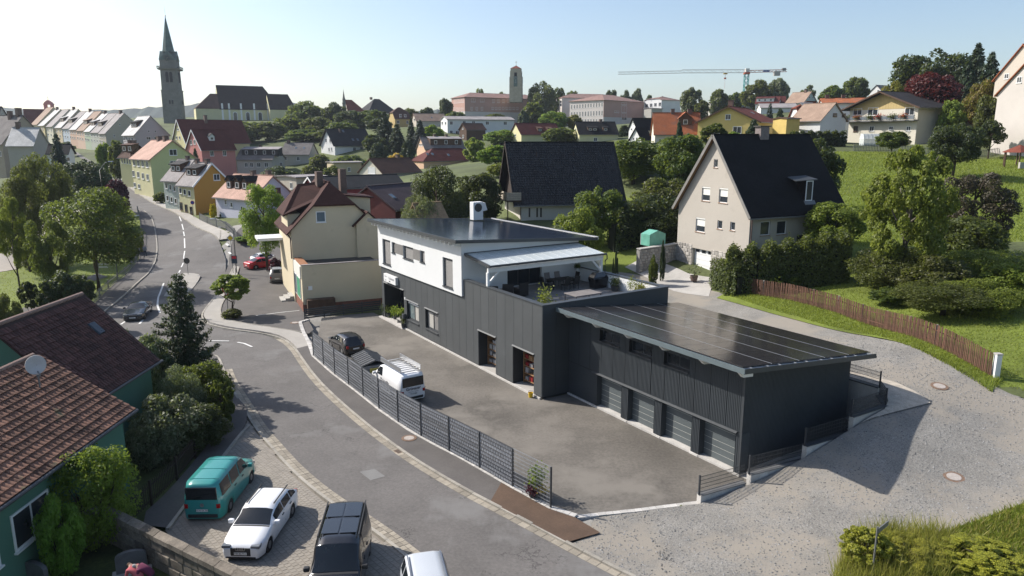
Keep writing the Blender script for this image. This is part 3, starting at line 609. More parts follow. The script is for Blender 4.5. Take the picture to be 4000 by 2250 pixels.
# roof
RBA,RBB,RAA,RAB = 1.05,12.2,-15.35,-.12
MB().prism([(RBA,RAA,gz(RBA)),(RBB,RAA,gz(RBB)),(RBB,RAB,gz(RBB)),(RBA,RAB,gz(RBA))],[(RBA,RAA,gz(RBA) + .12),(RBB,RAA,gz(RBB) + .12),(RBB,RAB,gz(RBB) + .12),(RBA,RAB,gz(RBA) + .12)]).build('roof',WOODW,GB)
MB().prism([(RBA - .05,RAA - .04,gz(RBA) - .06),(RBA,RAA - .04,gz(RBA) - .06),(RBA,RAB,gz(RBA) - .06),(RBA - .05,RAB,gz(RBA) - .06)],[(RBA - .05,RAA - .04,gz(RBA) + .22),(RBA,RAA - .04,gz(RBA) + .22),(RBA,RAB,gz(RBA) + .22),(RBA - .05,RAB,gz(RBA) + .22)]).build('fascia',TRIMG,GB)
MB().prism([(RBA + .002,RAA - .04,gz(RBA) - .05),(RBB,RAA - .04,gz(RBB) - .05),(RBB,RAA - .003,gz(RBB) - .05),(RBA + .002,RAA - .003,gz(RBA) - .05)],[(RBA + .002,RAA - .04,gz(RBA) + .21),(RBB,RAA - .04,gz(RBB) + .21),(RBB,RAA - .003,gz(RBB) + .21),(RBA + .002,RAA - .003,gz(RBA) + .21)]).build('fascia',TRIMD,GB)
MB().tube([(RBB + .08,RAA,gz(RBB)),(RBB + .08,RAB,gz(RBB))],.07,8).build('gutter',TRIMD,GB)
for a in (-.9,-3.8,-6.7,-9.6,-12.5,-15.0):
    MB().prism([(1.12,a,gz(1.12) - .07),(1.45,a,gz(1.4) - .36),(2.14,a,gz(2.1) - .36),(2.14,a,gz(2.1) - .002),(1.12,a,gz(1.12) - .002)],[(1.12,a + .18,gz(1.12) - .07),(1.45,a + .18,gz(1.4) - .36),(2.14,a + .18,gz(2.1) - .36),(2.14,a + .18,gz(2.1) - .002),(1.12,a + .18,gz(1.12) - .002)]).build('eave_beam',WOODW,GB)
for k in range(8):
    b = 2.6 + k * 1.3
    MB().prism([(b,RAA + .08,gz(b) - .06),(b,ga0 + .02,gz(b) - .2),(b,ga0 + .02,gz(b) - .004),(b,RAA + .08,gz(b) - .004)],[(b + .12,RAA + .08,gz(b + .12) - .06),(b + .12,ga0 + .02,gz(b + .12) - .2),(b + .12,ga0 + .02,gz(b + .12) - .004),(b + .12,RAA + .08,gz(b + .12) - .004)]).build('purlin',WOODW,GB)
gt = math.atan(.096); pl_ = 2.14
pv = MB().prism([(0,0,0),(pl_,0,0),(pl_,1.05,0),(0,1.05,0)],[(.004,.004,.035),(pl_ - .004,.004,.035),(pl_ - .004,1.046,.035),(.004,1.046,.035)]).build('solar_panel',PV1,GB); first = True
for i in range(5):
    b0 = RBA + .2 + i * 2.19
    for j in range(14):
        o = pv if first else inst(pv,'solar_panel',GB); first = False
        o.location = (b0,RAA + .28 + j * 1.062,gz(b0) + .2); o.rotation_euler = (0,gt,0)
    for bb in (b0 + .45,b0 + 1.7):
        MB().bar((bb,RAA + .08,gz(bb) + .16),(bb,RAB - .02,gz(bb) + .16),.05,.06).build('mounting_rail',ALU,GB)
    if i: MB().prism([(b0 - .045,RAA + .28,gz(b0) + .205),(b0 - .003,RAA + .28,gz(b0) + .202),(b0 - .003,RAB - .1,gz(b0) + .202),(b0 - .045,RAB - .1,gz(b0) + .205)],[(b0 - .045,RAA + .28,gz(b0) + .243),(b0 - .003,RAA + .28,gz(b0) + .24),(b0 - .003,RAB - .1,gz(b0) + .24),(b0 - .045,RAB - .1,gz(b0) + .243)]).build('clamp_rail',ALU,GB)
# ------------------------------------------------------------------ things inside the open workshop doors
WOOD = mat('shelf_wood',(.3,.17,.08),.7,.15,3); REDP = mat('red_plastic',(.3,.025,.025),.5,.1); GREYP = mat('grey_box',(.3,.3,.3),.7,.2); YELP = mat('yellow_plastic',(.7,.45,.02),.5,.1)
for a0,lab,mm in ((5.95,'wooden stock shelf with grey boxes inside the workshop door nearer the entrance',(GREYP,CURT)),(1.05,'wooden stock shelf with red tool cases inside the workshop door by the garages',(REDP,GREYP,WOOD))):
    sh = empty('stock_shelf',LW(a0,.75,.1),RZ2); tag(sh,lab,'shelf','stock shelves in the workshop')
    for y in (0,2.2): MB().box(0,.7,y,y + .06,0,2.6).build('upright',WOOD,sh)
    for k in range(5):
        MB().box(0,.7,.06,2.2,.25 + k * .52,.3 + k * .52).build('shelf_board',WOOD,sh)
        for j in range(4):
            if random.random() < .85:
                hgt = random.uniform(.18,.4); MB().box(.04,.6,.12 + j * .52,.12 + j * .52 + random.uniform(.3,.48),.301 + k * .52,.301 + k * .52 + hgt).build('stored_box',random.choice(mm),sh)
yb = empty('yellow_bucket',LW(.75,-.35,.0),0); tag(yb,'yellow bucket standing beside the last workshop door','bucket'); MB().lathe([(.13,0),(.17,.34),(.155,.34),(.12,.03)],14).build('bucket',YELP,yb); MB().tube([(-.16,0,.33),(-.12,0,.46),(.12,0,.46),(.16,0,.33)],.012,6).build('handle',TRIMD,yb)

# ------------------------------------------------------------------ houses
def roofmat(name,c,course=.16,var=.2,rough=.8,stain=None,bump=.6):
    if name in MATS: return MATS[name]
    m = mat(name,c,rough,var,.5,6,.3,0,stain=stain,spec=.15); nt = m.node_tree; b = nt.nodes['Principled BSDF']
    tc = nt.nodes.new('ShaderNodeTexCoord'); wv = nt.nodes.new('ShaderNodeTexWave'); wv.wave_type = 'BANDS'; wv.bands_direction = 'Z'; wv.wave_profile = 'SAW'
    wv.inputs['Scale'].default_value = 1 / (course * 3.1416 * 2) * 3.1416 * 1.0; wv.inputs['Distortion'].default_value = .4; wv.inputs['Detail'].default_value = 1
    nt.links.new(tc.outputs['Object'],wv.inputs['Vector'])
    bn = nt.nodes.new('ShaderNodeBump'); bn.inputs['Strength'].default_value = bump; bn.inputs['Distance'].default_value = .04
    nt.links.new(wv.outputs['Fac'],bn.inputs['Height']); nt.links.new(bn.outputs[0],b.inputs['Normal']); return m
def wallmat(name,c,stain=True): return mat(name,c,.9,.06,.25,20,.08,.1,50,stain=(sc(c,.85),.5,.6) if stain else None)
WF = mat('white_window_frame',(.75,.75,.74),.5,.03,finevar=0)
BF = mat('brown_window_frame',(.1,.055,.03),.5,.1,finevar=0)
PANE = glass('window_pane',(.035,.042,.05),.07); PANEB = glass('window_pane_sky',(.1,.14,.18),.07)
SILL = mat('window_sill',(.36,.25,.18),.8)
GUT = mat('zinc_gutter',(.2,.2,.2),.5,.1,metal=.3); BRICKC = mat('chimney_brick',(.16,.11,.09),.9,.2,3,14,.3); CHCAP = mat('chimney_cap',(.07,.065,.06),.8)
HOUSES = {}
def plane_hit(px,py,p0,n):
    r = Vector(ray(px,py)); o = Vector((0,0,CAMZ)); t = (Vector(p0) - o).dot(n) / r.dot(n); return o + r * t
def window_part(parent,Mf,w_,h_,frame=WF,pane=PANE,sill=True,mull=None,proud=.05):
    """window in face coordinates: Mf maps (right, out, up) with origin at the window centre"""
    t = min(.09,w_ * .13); hw,hh = w_ / 2,h_ / 2
    mb = MB().box(-hw,-hw + t,-.02,proud,-hh,hh).box(hw - t,hw,-.02,proud,-hh,hh).box(-hw + t,hw - t,-.02,proud,-hh,-hh + t).box(-hw + t,hw - t,-.02,proud,hh - t,hh)
    if mull is None: mull = 1 if w_ > .85 else 0
    for k in range(mull): x = -hw + (k + 1) * w_ / (mull + 1); mb.box(x - t * .4,x + t * .4,-.01,proud - .006,-hh + t,hh - t)
    wn = mb.xf(Mf).build('window',frame,parent)
    MB().box(-hw + t * .9,hw - t * .9,-.015,proud - .03,-hh + t * .9,hh - t * .9).xf(Mf).build('pane',pane,wn)
    if sill: MB().box(-hw - .06,hw + .06,-.01,proud + .08,-hh - .07,-hh - .003).xf(Mf).build('sill',frame if sill is True else sill,wn)
    return wn
def face_mat(p,right,out):
    r,o = Vector(right),Vector(out); m = Matrix.Identity(4)
    for i,c in enumerate((r,o,Vector((0,0,1)))):
        for k in range(3): m[k][i] = c[k]
    m.translation = p; return m
def house(name,label,corner,d,phi,gx,sx,apex,eh,wall,roof,side='L',oe=.45,og=.35,hip0=None,hip1=None,wins=(),chim=(),dorm=(),frame=WF,cat='house',th=.2,group=None,gutter=True,sky=(),verge=None,front=None,W=None,L=None):
    P = AT(*corner,d)
    if phi is None:        # turn the house until its gable spans the surveyed bearings
        dd = P.y * CP - (P.z - CAMZ) * SP; beta = math.degrees(math.atan2(P.y,P.x)); sg = 1 if side == 'L' else -1; lo_,hi_ = 0.0,90.0
        for _ in range(40):
            m_ = (lo_ + hi_) / 2; a_ = R(beta + sg * m_); q = 2000 + FPX * (P.x + W * math.cos(a_)) / (dd + W * math.sin(a_) * CP)
            if abs(q - PX(P)[0]) < abs(gx - PX(P)[0]): lo_ = m_
            else: hi_ = m_
        phi = beta + sg * lo_
    V = Vector((math.cos(R(phi)),math.sin(R(phi)),0)); U = Vector((V.y,-V.x,0)) if side == 'L' else Vector((-V.y,V.x,0))
    dd = P.y * CP - (P.z - CAMZ) * SP
    def solve(px,D_): k = (px - 2000) / FPX; return (k * dd - P.x) / (D_.x - k * D_.y * CP)
    W = W or solve(gx,V); L = L or solve(sx,U)
    mid = P + V * (W / 2); r_ = ray(*(2000,apex)); rzz = CAMZ + r_[2] / r_[1] * mid.y; rise = rzz - P.z
    if apex is None: rise = .3
    E = empty(name,(P.x,P.y,P.z - eh)); tag(E,label,cat,group)
    HOUSES[label] = dict(E=E,P=P,U=U,V=V,W=W,L=L,eh=eh,rise=rise)
    print('HOUSE',name,'W %.1f L %.1f rise %.1f eaveZ %.1f ground %.1f H %.1f' % (W,L,rise,P.z,P.z - eh,H(P.x,P.y)))
    def loc(u,v,z): q = U * u + V * v; return Vector((q.x,q.y,z))
    s = rise / (W / 2); t0,i0 = hip0 if hip0 else (1,0); t1,i1 = hip1 if hip1 else (1,0)
    # walls: solid block plus gable tops
    mb = MB(); dn = min(-.6,H(P.x,P.y) - (P.z - eh) - .6)
    if not hip0 and not hip1:
        g5 = [(0,dn),(W,dn),(W,eh),(W / 2,eh + rise - .04),(0,eh)]
        mb.prism([loc(0,v,z) for v,z in g5],[loc(L,v,z) for v,z in g5])
    else: mb.prism([loc(0,0,dn),loc(0,W,dn),loc(L,W,dn),loc(L,0,dn)],[loc(0,0,eh),loc(0,W,eh),loc(L,W,eh),loc(L,0,eh)])
    def gtop(u0,u1,t):
        if t <= 0: return
        g = [(0,eh),(W,eh),(W - t * W / 2,eh + t * rise - .04),(t * W / 2,eh + t * rise - .04)]
        mb.prism([loc(u0,v,z) for v,z in g],[loc(u1,v,z) for v,z in g])
    if hip0 or hip1:
        if t0 > 0: gtop(0,max(.3,min(L * .5,L - i1 - .6)),t0)
        if t1 > 0: gtop(max(L * .5,i0 + .6),L,t1)
    wo = mb.build('wall',wall,E)
    if front: MB().prism([loc(-.01,-.05,dn),loc(L,-.05,dn),loc(L,-.001,dn),loc(-.01,-.001,dn)],[loc(-.01,-.05,eh - .02),loc(L,-.05,eh - .02),loc(L,-.001,eh - .02),loc(-.01,-.001,eh - .02)]).build('street_front',front,E)
    # roof slopes
    def slope(poly,nm='roof'):
        return MB().prism([loc(u,v,z) for u,v,z in poly],[loc(u,v,z + th) for u,v,z in poly]).build(nm,roof,E)
    for sgn in (0,1):
        f = (lambda v: v) if sgn == 0 else (lambda v: W - v)
        z = lambda v: eh + v * s
        pl = [(-og,-oe)] + ([(-og,t0 * W / 2),(i0,W / 2)] if hip0 and t0 > 0 else [(i0,W / 2)] if hip0 else [(-og,W / 2)])
        pl += ([(L - i1,W / 2),(L + og,t1 * W / 2)] if hip1 and t1 > 0 else [(L - i1,W / 2)] if hip1 else [(L + og,W / 2)]) + [(L + og,-oe)]
        o = slope([(u,f(v),z(v)) for u,v in pl],'roof_slope')
        if sgn == 0: vis = o
    for hp,uu,sg in ((hip0,-og,1),(hip1,L + og,-1)):
        if hp:
            t,i = hp; ue = i if sg > 0 else L - i
            if t > 0: slope([(uu,t * W / 2,eh + t * rise),(ue,W / 2,eh + rise),(uu,W - t * W / 2,eh + t * rise)],'hip_slope')
            else: slope([(uu,-oe,eh - oe * s),(ue,W / 2,eh + rise),(uu,W + oe,eh - oe * s)],'hip_slope')
    MB().bar(loc(i0 if hip0 else -og,W / 2,eh + rise + th),loc(L - i1 if hip1 else L + og,W / 2,eh + rise + th),.28,.1).build('ridge',roof,E)
    if gutter: MB().bar(loc(-og,-oe - .06,eh - oe * s + .06),loc(L + og,-oe - .06,eh - oe * s + .06),.12,.12).build('gutter',GUT,E)
    if verge and not hip0:
        for f in ((lambda v: v),(lambda v: W - v)): MB().bar(loc(-og - .03,f(-oe),eh - oe * s + .02),loc(-og - .03,f(W / 2),eh + rise + .02),.05,.28).build('bargeboard',verge,E)
    for wdef in wins:
        fc,px,py,wp,hp = wdef[:5]; st = wdef[5] if len(wdef) > 5 else {}
        if fc == 'g': p0,n,rt = P,-U,(V if side == 'R' else -V)
        else: p0,n,rt = P,-V,(U if side == 'L' else -U)
        q = plane_hit(px,py,p0,n); sc_ = (q.y * CP - (q.z - CAMZ) * SP) / FPX
        fore = abs(rt.x - (px - 2000) / FPX * rt.y * CP)
        window_part(E,face_mat(q - E.location + (n * .05 if front and fc == 's' else n * 0),rt,n),max(.35,wp * sc_ / max(.25,fore)),max(.35,hp * sc_),st.get('frame',frame),st.get('pane',PANE),st.get('sill',True),st.get('mull'))
    for uf,vf,cw_,ch in chim:
        v = vf * W; zz = eh + min(v,W - v) * s; c_ = loc(uf * L,v,0); mm = Matrix.Translation(c_) @ Matrix.Rotation(math.atan2(U.y,U.x),4,'Z')
        ch_ = MB().box(-cw_ / 2,cw_ / 2,-cw_ / 2,cw_ / 2,zz - .3,eh + rise + ch).xf(mm).build('chimney',BRICKC,E)
        MB().box(-cw_ / 2 - .06,cw_ / 2 + .06,-cw_ / 2 - .06,cw_ / 2 + .06,eh + rise + ch,eh + rise + ch + .12).xf(mm).build('cap',CHCAP,ch_)
    for dq in dorm:       # (u centre fraction, width, v start fraction of half width, height, windows, kind, wall material, roof material)
        uf,dw,vf,dh,nw,kd,dm,dr = dq; u0,u1 = uf * L - dw / 2,uf * L + dw / 2; v0 = vf * W / 2; z0 = eh + v0 * s + .15
        vb = min(W / 2 * .98,v0 + dh / s * (1.15 if kd != 'shed' else 1.4))
        if kd == 'shed':
            zt = z0 + dh; zb = eh + vb * s + .2
            dmb = MB().prism([loc(u0,v0,z0 - .2),loc(u1,v0,z0 - .2),loc(u1,vb,z0 - .2),loc(u0,vb,z0 - .2)],[loc(u0,v0,zt),loc(u1,v0,zt),loc(u1,vb,max(zt,zb) + .05),loc(u0,vb,max(zt,zb) + .05)]).build('dormer',dm,E)
            MB().prism([loc(u0 - .2,v0 - .3,zt),loc(u1 + .2,v0 - .3,zt),loc(u1 + .2,vb,max(zt,zb) + .1),loc(u0 - .2,vb,max(zt,zb) + .1)],[loc(u0 - .2,v0 - .3,zt + .12),loc(u1 + .2,v0 - .3,zt + .12),loc(u1 + .2,vb,max(zt,zb) + .22),loc(u0 - .2,vb,max(zt,zb) + .22)]).build('dormer_roof',dr,dmb)
        else:
            zt = z0 + dh; pk = zt + dw * .45; vk = min(W / 2,v0 + (pk - z0) / s * 1.02)
            dmb = MB().prism([loc(u0,v0,z0 - .2),loc(u1,v0,z0 - .2),loc(u1,v0,zt),loc((u0 + u1) / 2,v0,pk),loc(u0,v0,zt)],[loc(u0,vk,z0 - .2),loc(u1,vk,z0 - .2),loc(u1,vk,zt),loc((u0 + u1) / 2,vk,pk),loc(u0,vk,zt)]).build('dormer',dm,E)
            uc = (u0 + u1) / 2
            for a in (u0 - .15,u1 + .15):
                MB().prism([loc(a,v0 - .25,zt - .1),loc(uc,v0 - .25,pk),loc(uc,vk,pk),loc(a,vk,zt - .1)],[loc(a,v0 - .25,zt + .04),loc(uc,v0 - .25,pk + .14),loc(uc,vk,pk + .14),loc(a,vk,zt + .04)]).build('dormer_roof',dr,dmb)
        for k in range(nw):
            u = u0 + (k + .5) * dw / nw; ww = min(.95,dw / nw * .72); rt = U if side == 'L' else -U
            window_part(dmb,face_mat(loc(u,v0,z0 + dh * .5),rt,-V),ww,dh * .62,frame,PANE,False,0)
    for uf,vf in sky:      # roof lights
        v = vf * W / 2; zc = eh + v * s + th; sl = math.sqrt(1 + s * s); a_,b_ = .35,.5 / sl
        rl = MB().prism([loc(uf * L - a_,v - b_,zc - b_ * s),loc(uf * L + a_,v - b_,zc - b_ * s),loc(uf * L + a_,v + b_,zc + b_ * s),loc(uf * L - a_,v + b_,zc + b_ * s)],[loc(uf * L - a_,v - b_,zc - b_ * s + .09),loc(uf * L + a_,v - b_,zc - b_ * s + .09),loc(uf * L + a_,v + b_,zc + b_ * s + .09),loc(uf * L - a_,v + b_,zc + b_ * s + .09)]).build('roof_light',GUT,E)
        a_ *= .8; b_ *= .8; MB().prism([loc(uf * L - a_,v - b_,zc - b_ * s + .08),loc(uf * L + a_,v - b_,zc - b_ * s + .08),loc(uf * L + a_,v + b_,zc + b_ * s + .08),loc(uf * L - a_,v + b_,zc + b_ * s + .08)],[loc(uf * L - a_,v - b_,zc - b_ * s + .11),loc(uf * L + a_,v - b_,zc - b_ * s + .11),loc(uf * L + a_,v + b_,zc + b_ * s + .11),loc(uf * L - a_,v + b_,zc + b_ * s + .11)]).build('pane',PANEB,rl)
    return E,loc,dict(W=W,L=L,s=s,rise=rise,eh=eh,P=P,U=U,V=V,wall=wo,vis=vis)
def rowwin(fc,x0,y0,x1,y1,n,w_,h_,st=None): return [(fc,x0 + (x1 - x0) * k / max(1,n - 1),y0 + (y1 - y0) * k / max(1,n - 1),w_,h_,st or {}) for k in range(n)]
def z1(x,y): return (x * .4658,y * .4658)
def z2(x,y): return (1000 + x * .4658,200 + y * .4658)
def z3(x,y): return (2000 + x * .4658,200 + y * .4658)
def z4(x,y): return (2900 + x * .4278,y * .4278)
def z5(x,y): return (x * .4141,500 + y * .4141)
def z6(x,y): return (900 + x * .4141,500 + y * .4141)
CREAM = wallmat('cream_render',(.58,.5,.35)); IVORY = wallmat('ivory_render',(.6,.56,.47)); BEIGE = wallmat('beige_render',(.5,.45,.38)); WHT = wallmat('white_house_render',(.68,.68,.67),False)
YEL = wallmat('yellow_render',(.62,.47,.17)); OCH = wallmat('ochre_render',(.45,.24,.05)); LGRN = wallmat('lime_render',(.52,.54,.27)); PGRN = wallmat('pale_green_render',(.46,.52,.47)); LIL = wallmat('lilac_render',(.58,.57,.66)); PINK = wallmat('pink_render',(.5,.2,.18)); GREYW = wallmat('grey_render',(.42,.4,.36)); ORW = wallmat('apricot_render',(.62,.42,.28)); YELP2 = wallmat('pale_yellow_render',(.62,.56,.3)); CRMY = wallmat('light_yellow_render',(.62,.58,.34))
RED = roofmat('red_tile',(.2,.06,.04)); DRED = roofmat('dark_red_tile',(.12,.035,.03)); BRN = roofmat('brown_tile',(.11,.06,.045)); BLK = roofmat('black_slate',(.018,.018,.02),rough=.85); DGR = roofmat('dark_grey_tile',(.042,.04,.042)); GRY = roofmat('grey_tile',(.2,.18,.17)); LGR = roofmat('pale_grey_tile',(.34,.31,.3)); PCH = roofmat('peach_tile',(.52,.33,.26)); ORT = roofmat('orange_tile',(.38,.13,.06),stain=((.25,.12,.08),.4,.5)); SHIN = roofmat('glazed_pale_tile',(.5,.48,.46),rough=.4); TANT = roofmat('tan_tile',(.34,.24,.18)); TIMB = mat('brown_timber',(.09,.05,.03),.8,.2,2,20,.3)
BRNB = mat('brown_bargeboard',(.2,.11,.05),.7,.1)

# street houses -------------------------------------------------------------
house('lilac_house','lilac white house with peach tiled roof and three dark dormers behind the slender street tree',(985,778),116,None,1150,841,690,7.2,LIL,PCH,'R',W=8,wins=[('s',862,845,9,20),('s',930,868,9,22),('s',962,882,9,24),('s',882,790,9,20),('s',945,815,9,20),('g',1086,745,20,24,dict(frame=BF)),('g',1080,785,18,22,dict(frame=BF)),('s',905,800,9,20)],
      chim=((.15,.55,.7,.9),(.5,.5,.7,.8)),dorm=((.78,1.5,.3,1.5,1,'gable',TIMB,BLK),(.55,1.5,.3,1.5,1,'gable',TIMB,BLK),(.35,1.5,.3,1.5,1,'gable',TIMB,BLK)))
house('ochre_house','ochre gabled house with grey roof between the pale green front and the lilac house',(756,722),126,None,899,697,639,5.9,OCH,LGR,'R',W=7.2,front=CRMY,wins=[('g',846,692,25,25)] + rowwin('s',706,745,741,755,3,10,22) + rowwin('s',709,805,748,822,3,10,30,dict(frame=BF)),chim=((.2,.5,.7,.7),(.85,.5,.6,.7)),dorm=((.3,1.7,.35,1.3,1,'shed',TIMB,DGR),(.68,1.7,.35,1.3,1,'shed',TIMB,DGR)),verge=WF)
house('pale_green_house','narrow pale green house with grey roof and twin dormers next to the ochre house',(695,704),131.5,None,830,637,626,6.0,PGRN,LGR,'R',W=7.2,wins=rowwin('s',650,726,682,737,3,9,22) + rowwin('s',655,774,687,786,3,9,22),chim=((.4,.5,.6,.7),),dorm=((.5,3.0,.35,1.3,2,'shed',TIMB,DGR),))
house('lime_house','tall lime yellow house with pink tiled roof and two double windows in its gable',(588,621),150,None,764,513,551,8.6,LGRN,PCH,'R',W=9.4,front=CRMY,wins=[('g',676,595,30,24),('g',678,640,28,24)] + rowwin('s',525,636,576,642,4,9,24) + rowwin('s',523,678,578,692,4,9,24) + rowwin('s',528,722,545,728,2,9,18),chim=((.3,.5,.9,1.0),(.62,.5,.9,.9)))
house('cream_hip_house','low cream house with brown hipped roof and dormer beyond the lime yellow house',(513,612),166,None,590,466,565,6.5,CRMY,BRN,'R',W=5.2,hip0=(0,3.5),hip1=(0,3.5),wins=rowwin('s',477,627,508,632,4,6,20),chim=((.5,.5,.8,.9),(.8,.5,.8,.9)),dorm=((.55,3.6,.3,1.6,2,'shed',TIMB,BRN),))
house('pink_house','pink house with dark red roof and white gable edge behind the lime yellow house',z1(1690,1250),205,None,728,918,508,4.8,PINK,DRED,'L',W=9.5,wins=[('s',*z1(1777,1287),15,20),('s',*z1(1883,1285),14,20),('g',*z1(1603,1195),8,18),('g',*z1(1632,1190),8,18)],dorm=((.42,1.6,.4,1.3,1,'gable',WHT,DGR),),verge=WF)
house('yellow_gable_house','large house with pale yellow gable and deep red roof rising behind the pink house',(727,556),228,None,675,975,468,5.5,YELP2,DRED,'L',W=11,wins=[('g',*z1(1493,1085),6,9),('g',*z1(1483,1155),6,12),('g',*z1(1507,1155),6,12)],chim=((.42,.45,.9,1.5),),verge=WF)
house('grey_dormer_house','grey rendered house with wide dark dormer below the pink house',(1063,622),235,None,1112,924,577,5.2,GREYW,GRY,'R',W=9,wins=[('g',*z6(447,255),10,15),('g',*z6(477,345),9,18)] + rowwin('s',*z6(268,348),*z6(340,348),2,15,17) + rowwin('s',*z6(150,348),*z6(200,348),2,13,17),chim=((.5,.5,.7,.8),),dorm=((.38,12.5,.28,1.9,4,'shed',DGR,LGR),))
house('grey_long_house','long grey house with roof lights standing beside the grey house with the dormer',(1206,602),246,None,1241,1100,559,7.2,GREYW,GRY,'R',W=9,wins=[('s',*z6(640,290),12,15),('s',*z6(525,285),7,15),('s',*z6(583,380),8,12),('s',*z6(526,372),8,14),('g',*z6(768,285),6,12)],sky=((.25,.5),(.55,.5)),chim=((.9,.5,1,1),))
house('white_steep_house','white house with steep dark roof and roof lights in the middle of the town',z2(660,788),250,None,1254,1452,505,6.2,WHT,DGR,'L',W=10.5,og=.7,wins=[('g',*z2(588,750),6,15),('g',*z2(622,752),6,15),('g',*z2(613,825),5,16),('g',*z2(634,822),5,14),('s',*z2(825,822),11,15),('s',*z2(885,818),11,15),('s',*z2(722,890),22,9),('s',*z2(800,882),26,9)],sky=((.55,.3),(.68,.3),(.88,.3),(.4,.85)),chim=((.3,.4,.6,.2),))
house('brown_roof_house','house with pale gable, big roller blind window and long brown roof',z2(1062,1022),160,None,1404,1642,622,3.2,IVORY,BRN,'L',W=9,wins=[('g',*z2(970,1000),28,26,dict(pane=WHT,mull=0))],chim=((.72,.5,.8,.8),))
house('apricot_house','apricot house with grey tiled roof and a long brown dormer',z2(1420,818),230,None,1628,1816,537,3.2,ORW,GRY,'L',W=9,wins=[('g',*z2(1376,785),5,10),('g',*z2(1392,785),5,10),('s',*z2(1564,858),11,13)],dorm=((.55,10.5,.25,2.0,3,'shed',TIMB,LGR),),chim=((.35,.5,.8,.9),(.65,.5,.8,.9)))
house('low_red_house','low house with hipped reddish roof and roof lights in front of the apricot house',(1655,628),205,None,1602,1890,583,3.0,ORW,DRED,'L',W=9,hip0=(0,5),hip1=(0,5),sky=((.12,.5),(.2,.5),(.45,.4)))
house('log_cabin','small brown timber cabin in front of the long white building',z2(1765,655),272,None,1794,1896,483,3.6,TIMB,BRN,'L',W=5.5,wins=[('g',*z2(1737,715),6,12),('g',*z2(1735,650),4,6)])
house('long_white_building','long white flat-pitched building with a row of windows on the slope',z2(1605,572),292,None,1722,2008,455,7.8,WHT,LGR,'L',W=10,cat='building',wins=[('s',*z2(1638,602),11,14),('s',*z2(1746,600),12,13),('s',*z2(1824,600),12,13),('s',*z2(1940,603),13,13),('s',*z2(2090,604),13,13),('s',*z2(1638,680),11,14),('s',*z2(1688,682),13,13),('g',*z2(1563,604),5,12),('g',*z2(1590,604),5,12),('g',*z2(1590,690),6,12)])
house('dark_red_house','house with cream gable and dark red roof above the black tiled chalet',z2(2225,695),245,None,1994,2190,482,4.0,CRMY,DRED,'L',W=9,wins=[('g',*z2(2157,705),5,10),('g',*z2(2175,705),5,10)],dorm=((.5,1.6,.2,1.0,1,'shed',TIMB,BRN),(.75,1.6,.2,1.0,1,'shed',TIMB,BRN)))
house('beige_gable_house','beige house with brown weathered roof left of the long white building',z2(1345,583),325,None,1608,1742,444,6.0,BEIGE,TANT,'L',W=9,wins=[('g',*z2(1328,575),5,9),('s',*z2(1500,625),8,10),('s',*z2(1540,625),8,10)],sky=((.55,.4),))
house('yellow_mansard_house','yellow house with brown hipped roof among the trees below the parish roofs',z2(1165,560),335,None,1518,1602,421,8.5,wallmat('mustard_render',(.5,.38,.17)),BRN,'L',W=9,hip0=(.5,3),hip1=(.5,3),wins=[('s',*z2(1212,540),9,11),('s',*z2(1252,540),9,11),('s',*z2(1192,593),11,11),('s',*z2(1270,596),9,12),('s',*z2(1205,648),12,11)])
house('dark_hip_house','building with tall dark hipped roof on the skyline beside the chapel',(1440,436),430,None,1395,1552,386,7,BEIGE,DGR,'L',W=13,hip0=(0,8),hip1=(0,8),cat='building',chim=((.3,.5,1.2,1),))
house('chapel_house','building with steep orange red roof behind the chapel turret',(1360,432),425,None,1342,1425,391,7,BEIGE,RED,'L',W=10,hip1=(0,6),cat='building')
# left edge and market row -------------------------------------------------------
house('left_gable_house','tall house with bare beige gable and grey roof at the left edge of the town',(8,560),200,None,190,None,452,9,wallmat('bare_plaster',(.36,.31,.24)),GRY,'R',W=13,L=14,chim=((.1,.5,1.2,2.0),(.3,.45,1,1.2)),wins=[('s',2,600,8,20)])
house('left_back_house','dark roofed house behind the beige gable at the left picture edge',(-20,480),260,None,45,None,418,9,GREYW,DGR,'R',W=12,L=14,chim=((.4,.5,1,1),))
house('small_white_roof_house','small house with glaring pale roof in front of the beige gable',(128,566),185,None,190,None,500,5,wallmat('dull_plaster',(.4,.37,.33)),SHIN,'R',W=8,L=6,chim=((.8,.5,.9,1.4),))
house('park_edge_house','small white house with black roof between the dark conifers by the park',(262,600),150,None,290,225,566,5,WHT,BLK,'R',W=6,L=3.5,wins=[('g',265,622,14,16)])
house('town_hall_roof','long building with dark red roof and bell turret at the far end of the square',(102,482),365,125,None,212,427,9,BEIGE,DRED,'L',W=13,cat='building')
RC = [((.44,.5,.4),SHIN),((.6,.5,.3),TANT),((.6,.5,.28),SHIN),((.62,.58,.45),LGR),((.55,.45,.3),SHIN),((.45,.5,.56),LGR),((.58,.4,.3),SHIN),((.62,.45,.35),TANT),((.42,.48,.36),SHIN),((.45,.46,.4),LGR),((.42,.38,.3),LGR)]
xs = np.array([412,385,352,328,298,270,240,205,172,146,120]); ys = np.linspace(521,482,11); ds = np.linspace(280,345,11)
ORD = ['nearest','second','third','fourth','fifth','sixth','seventh','eighth','ninth','tenth','farthest']
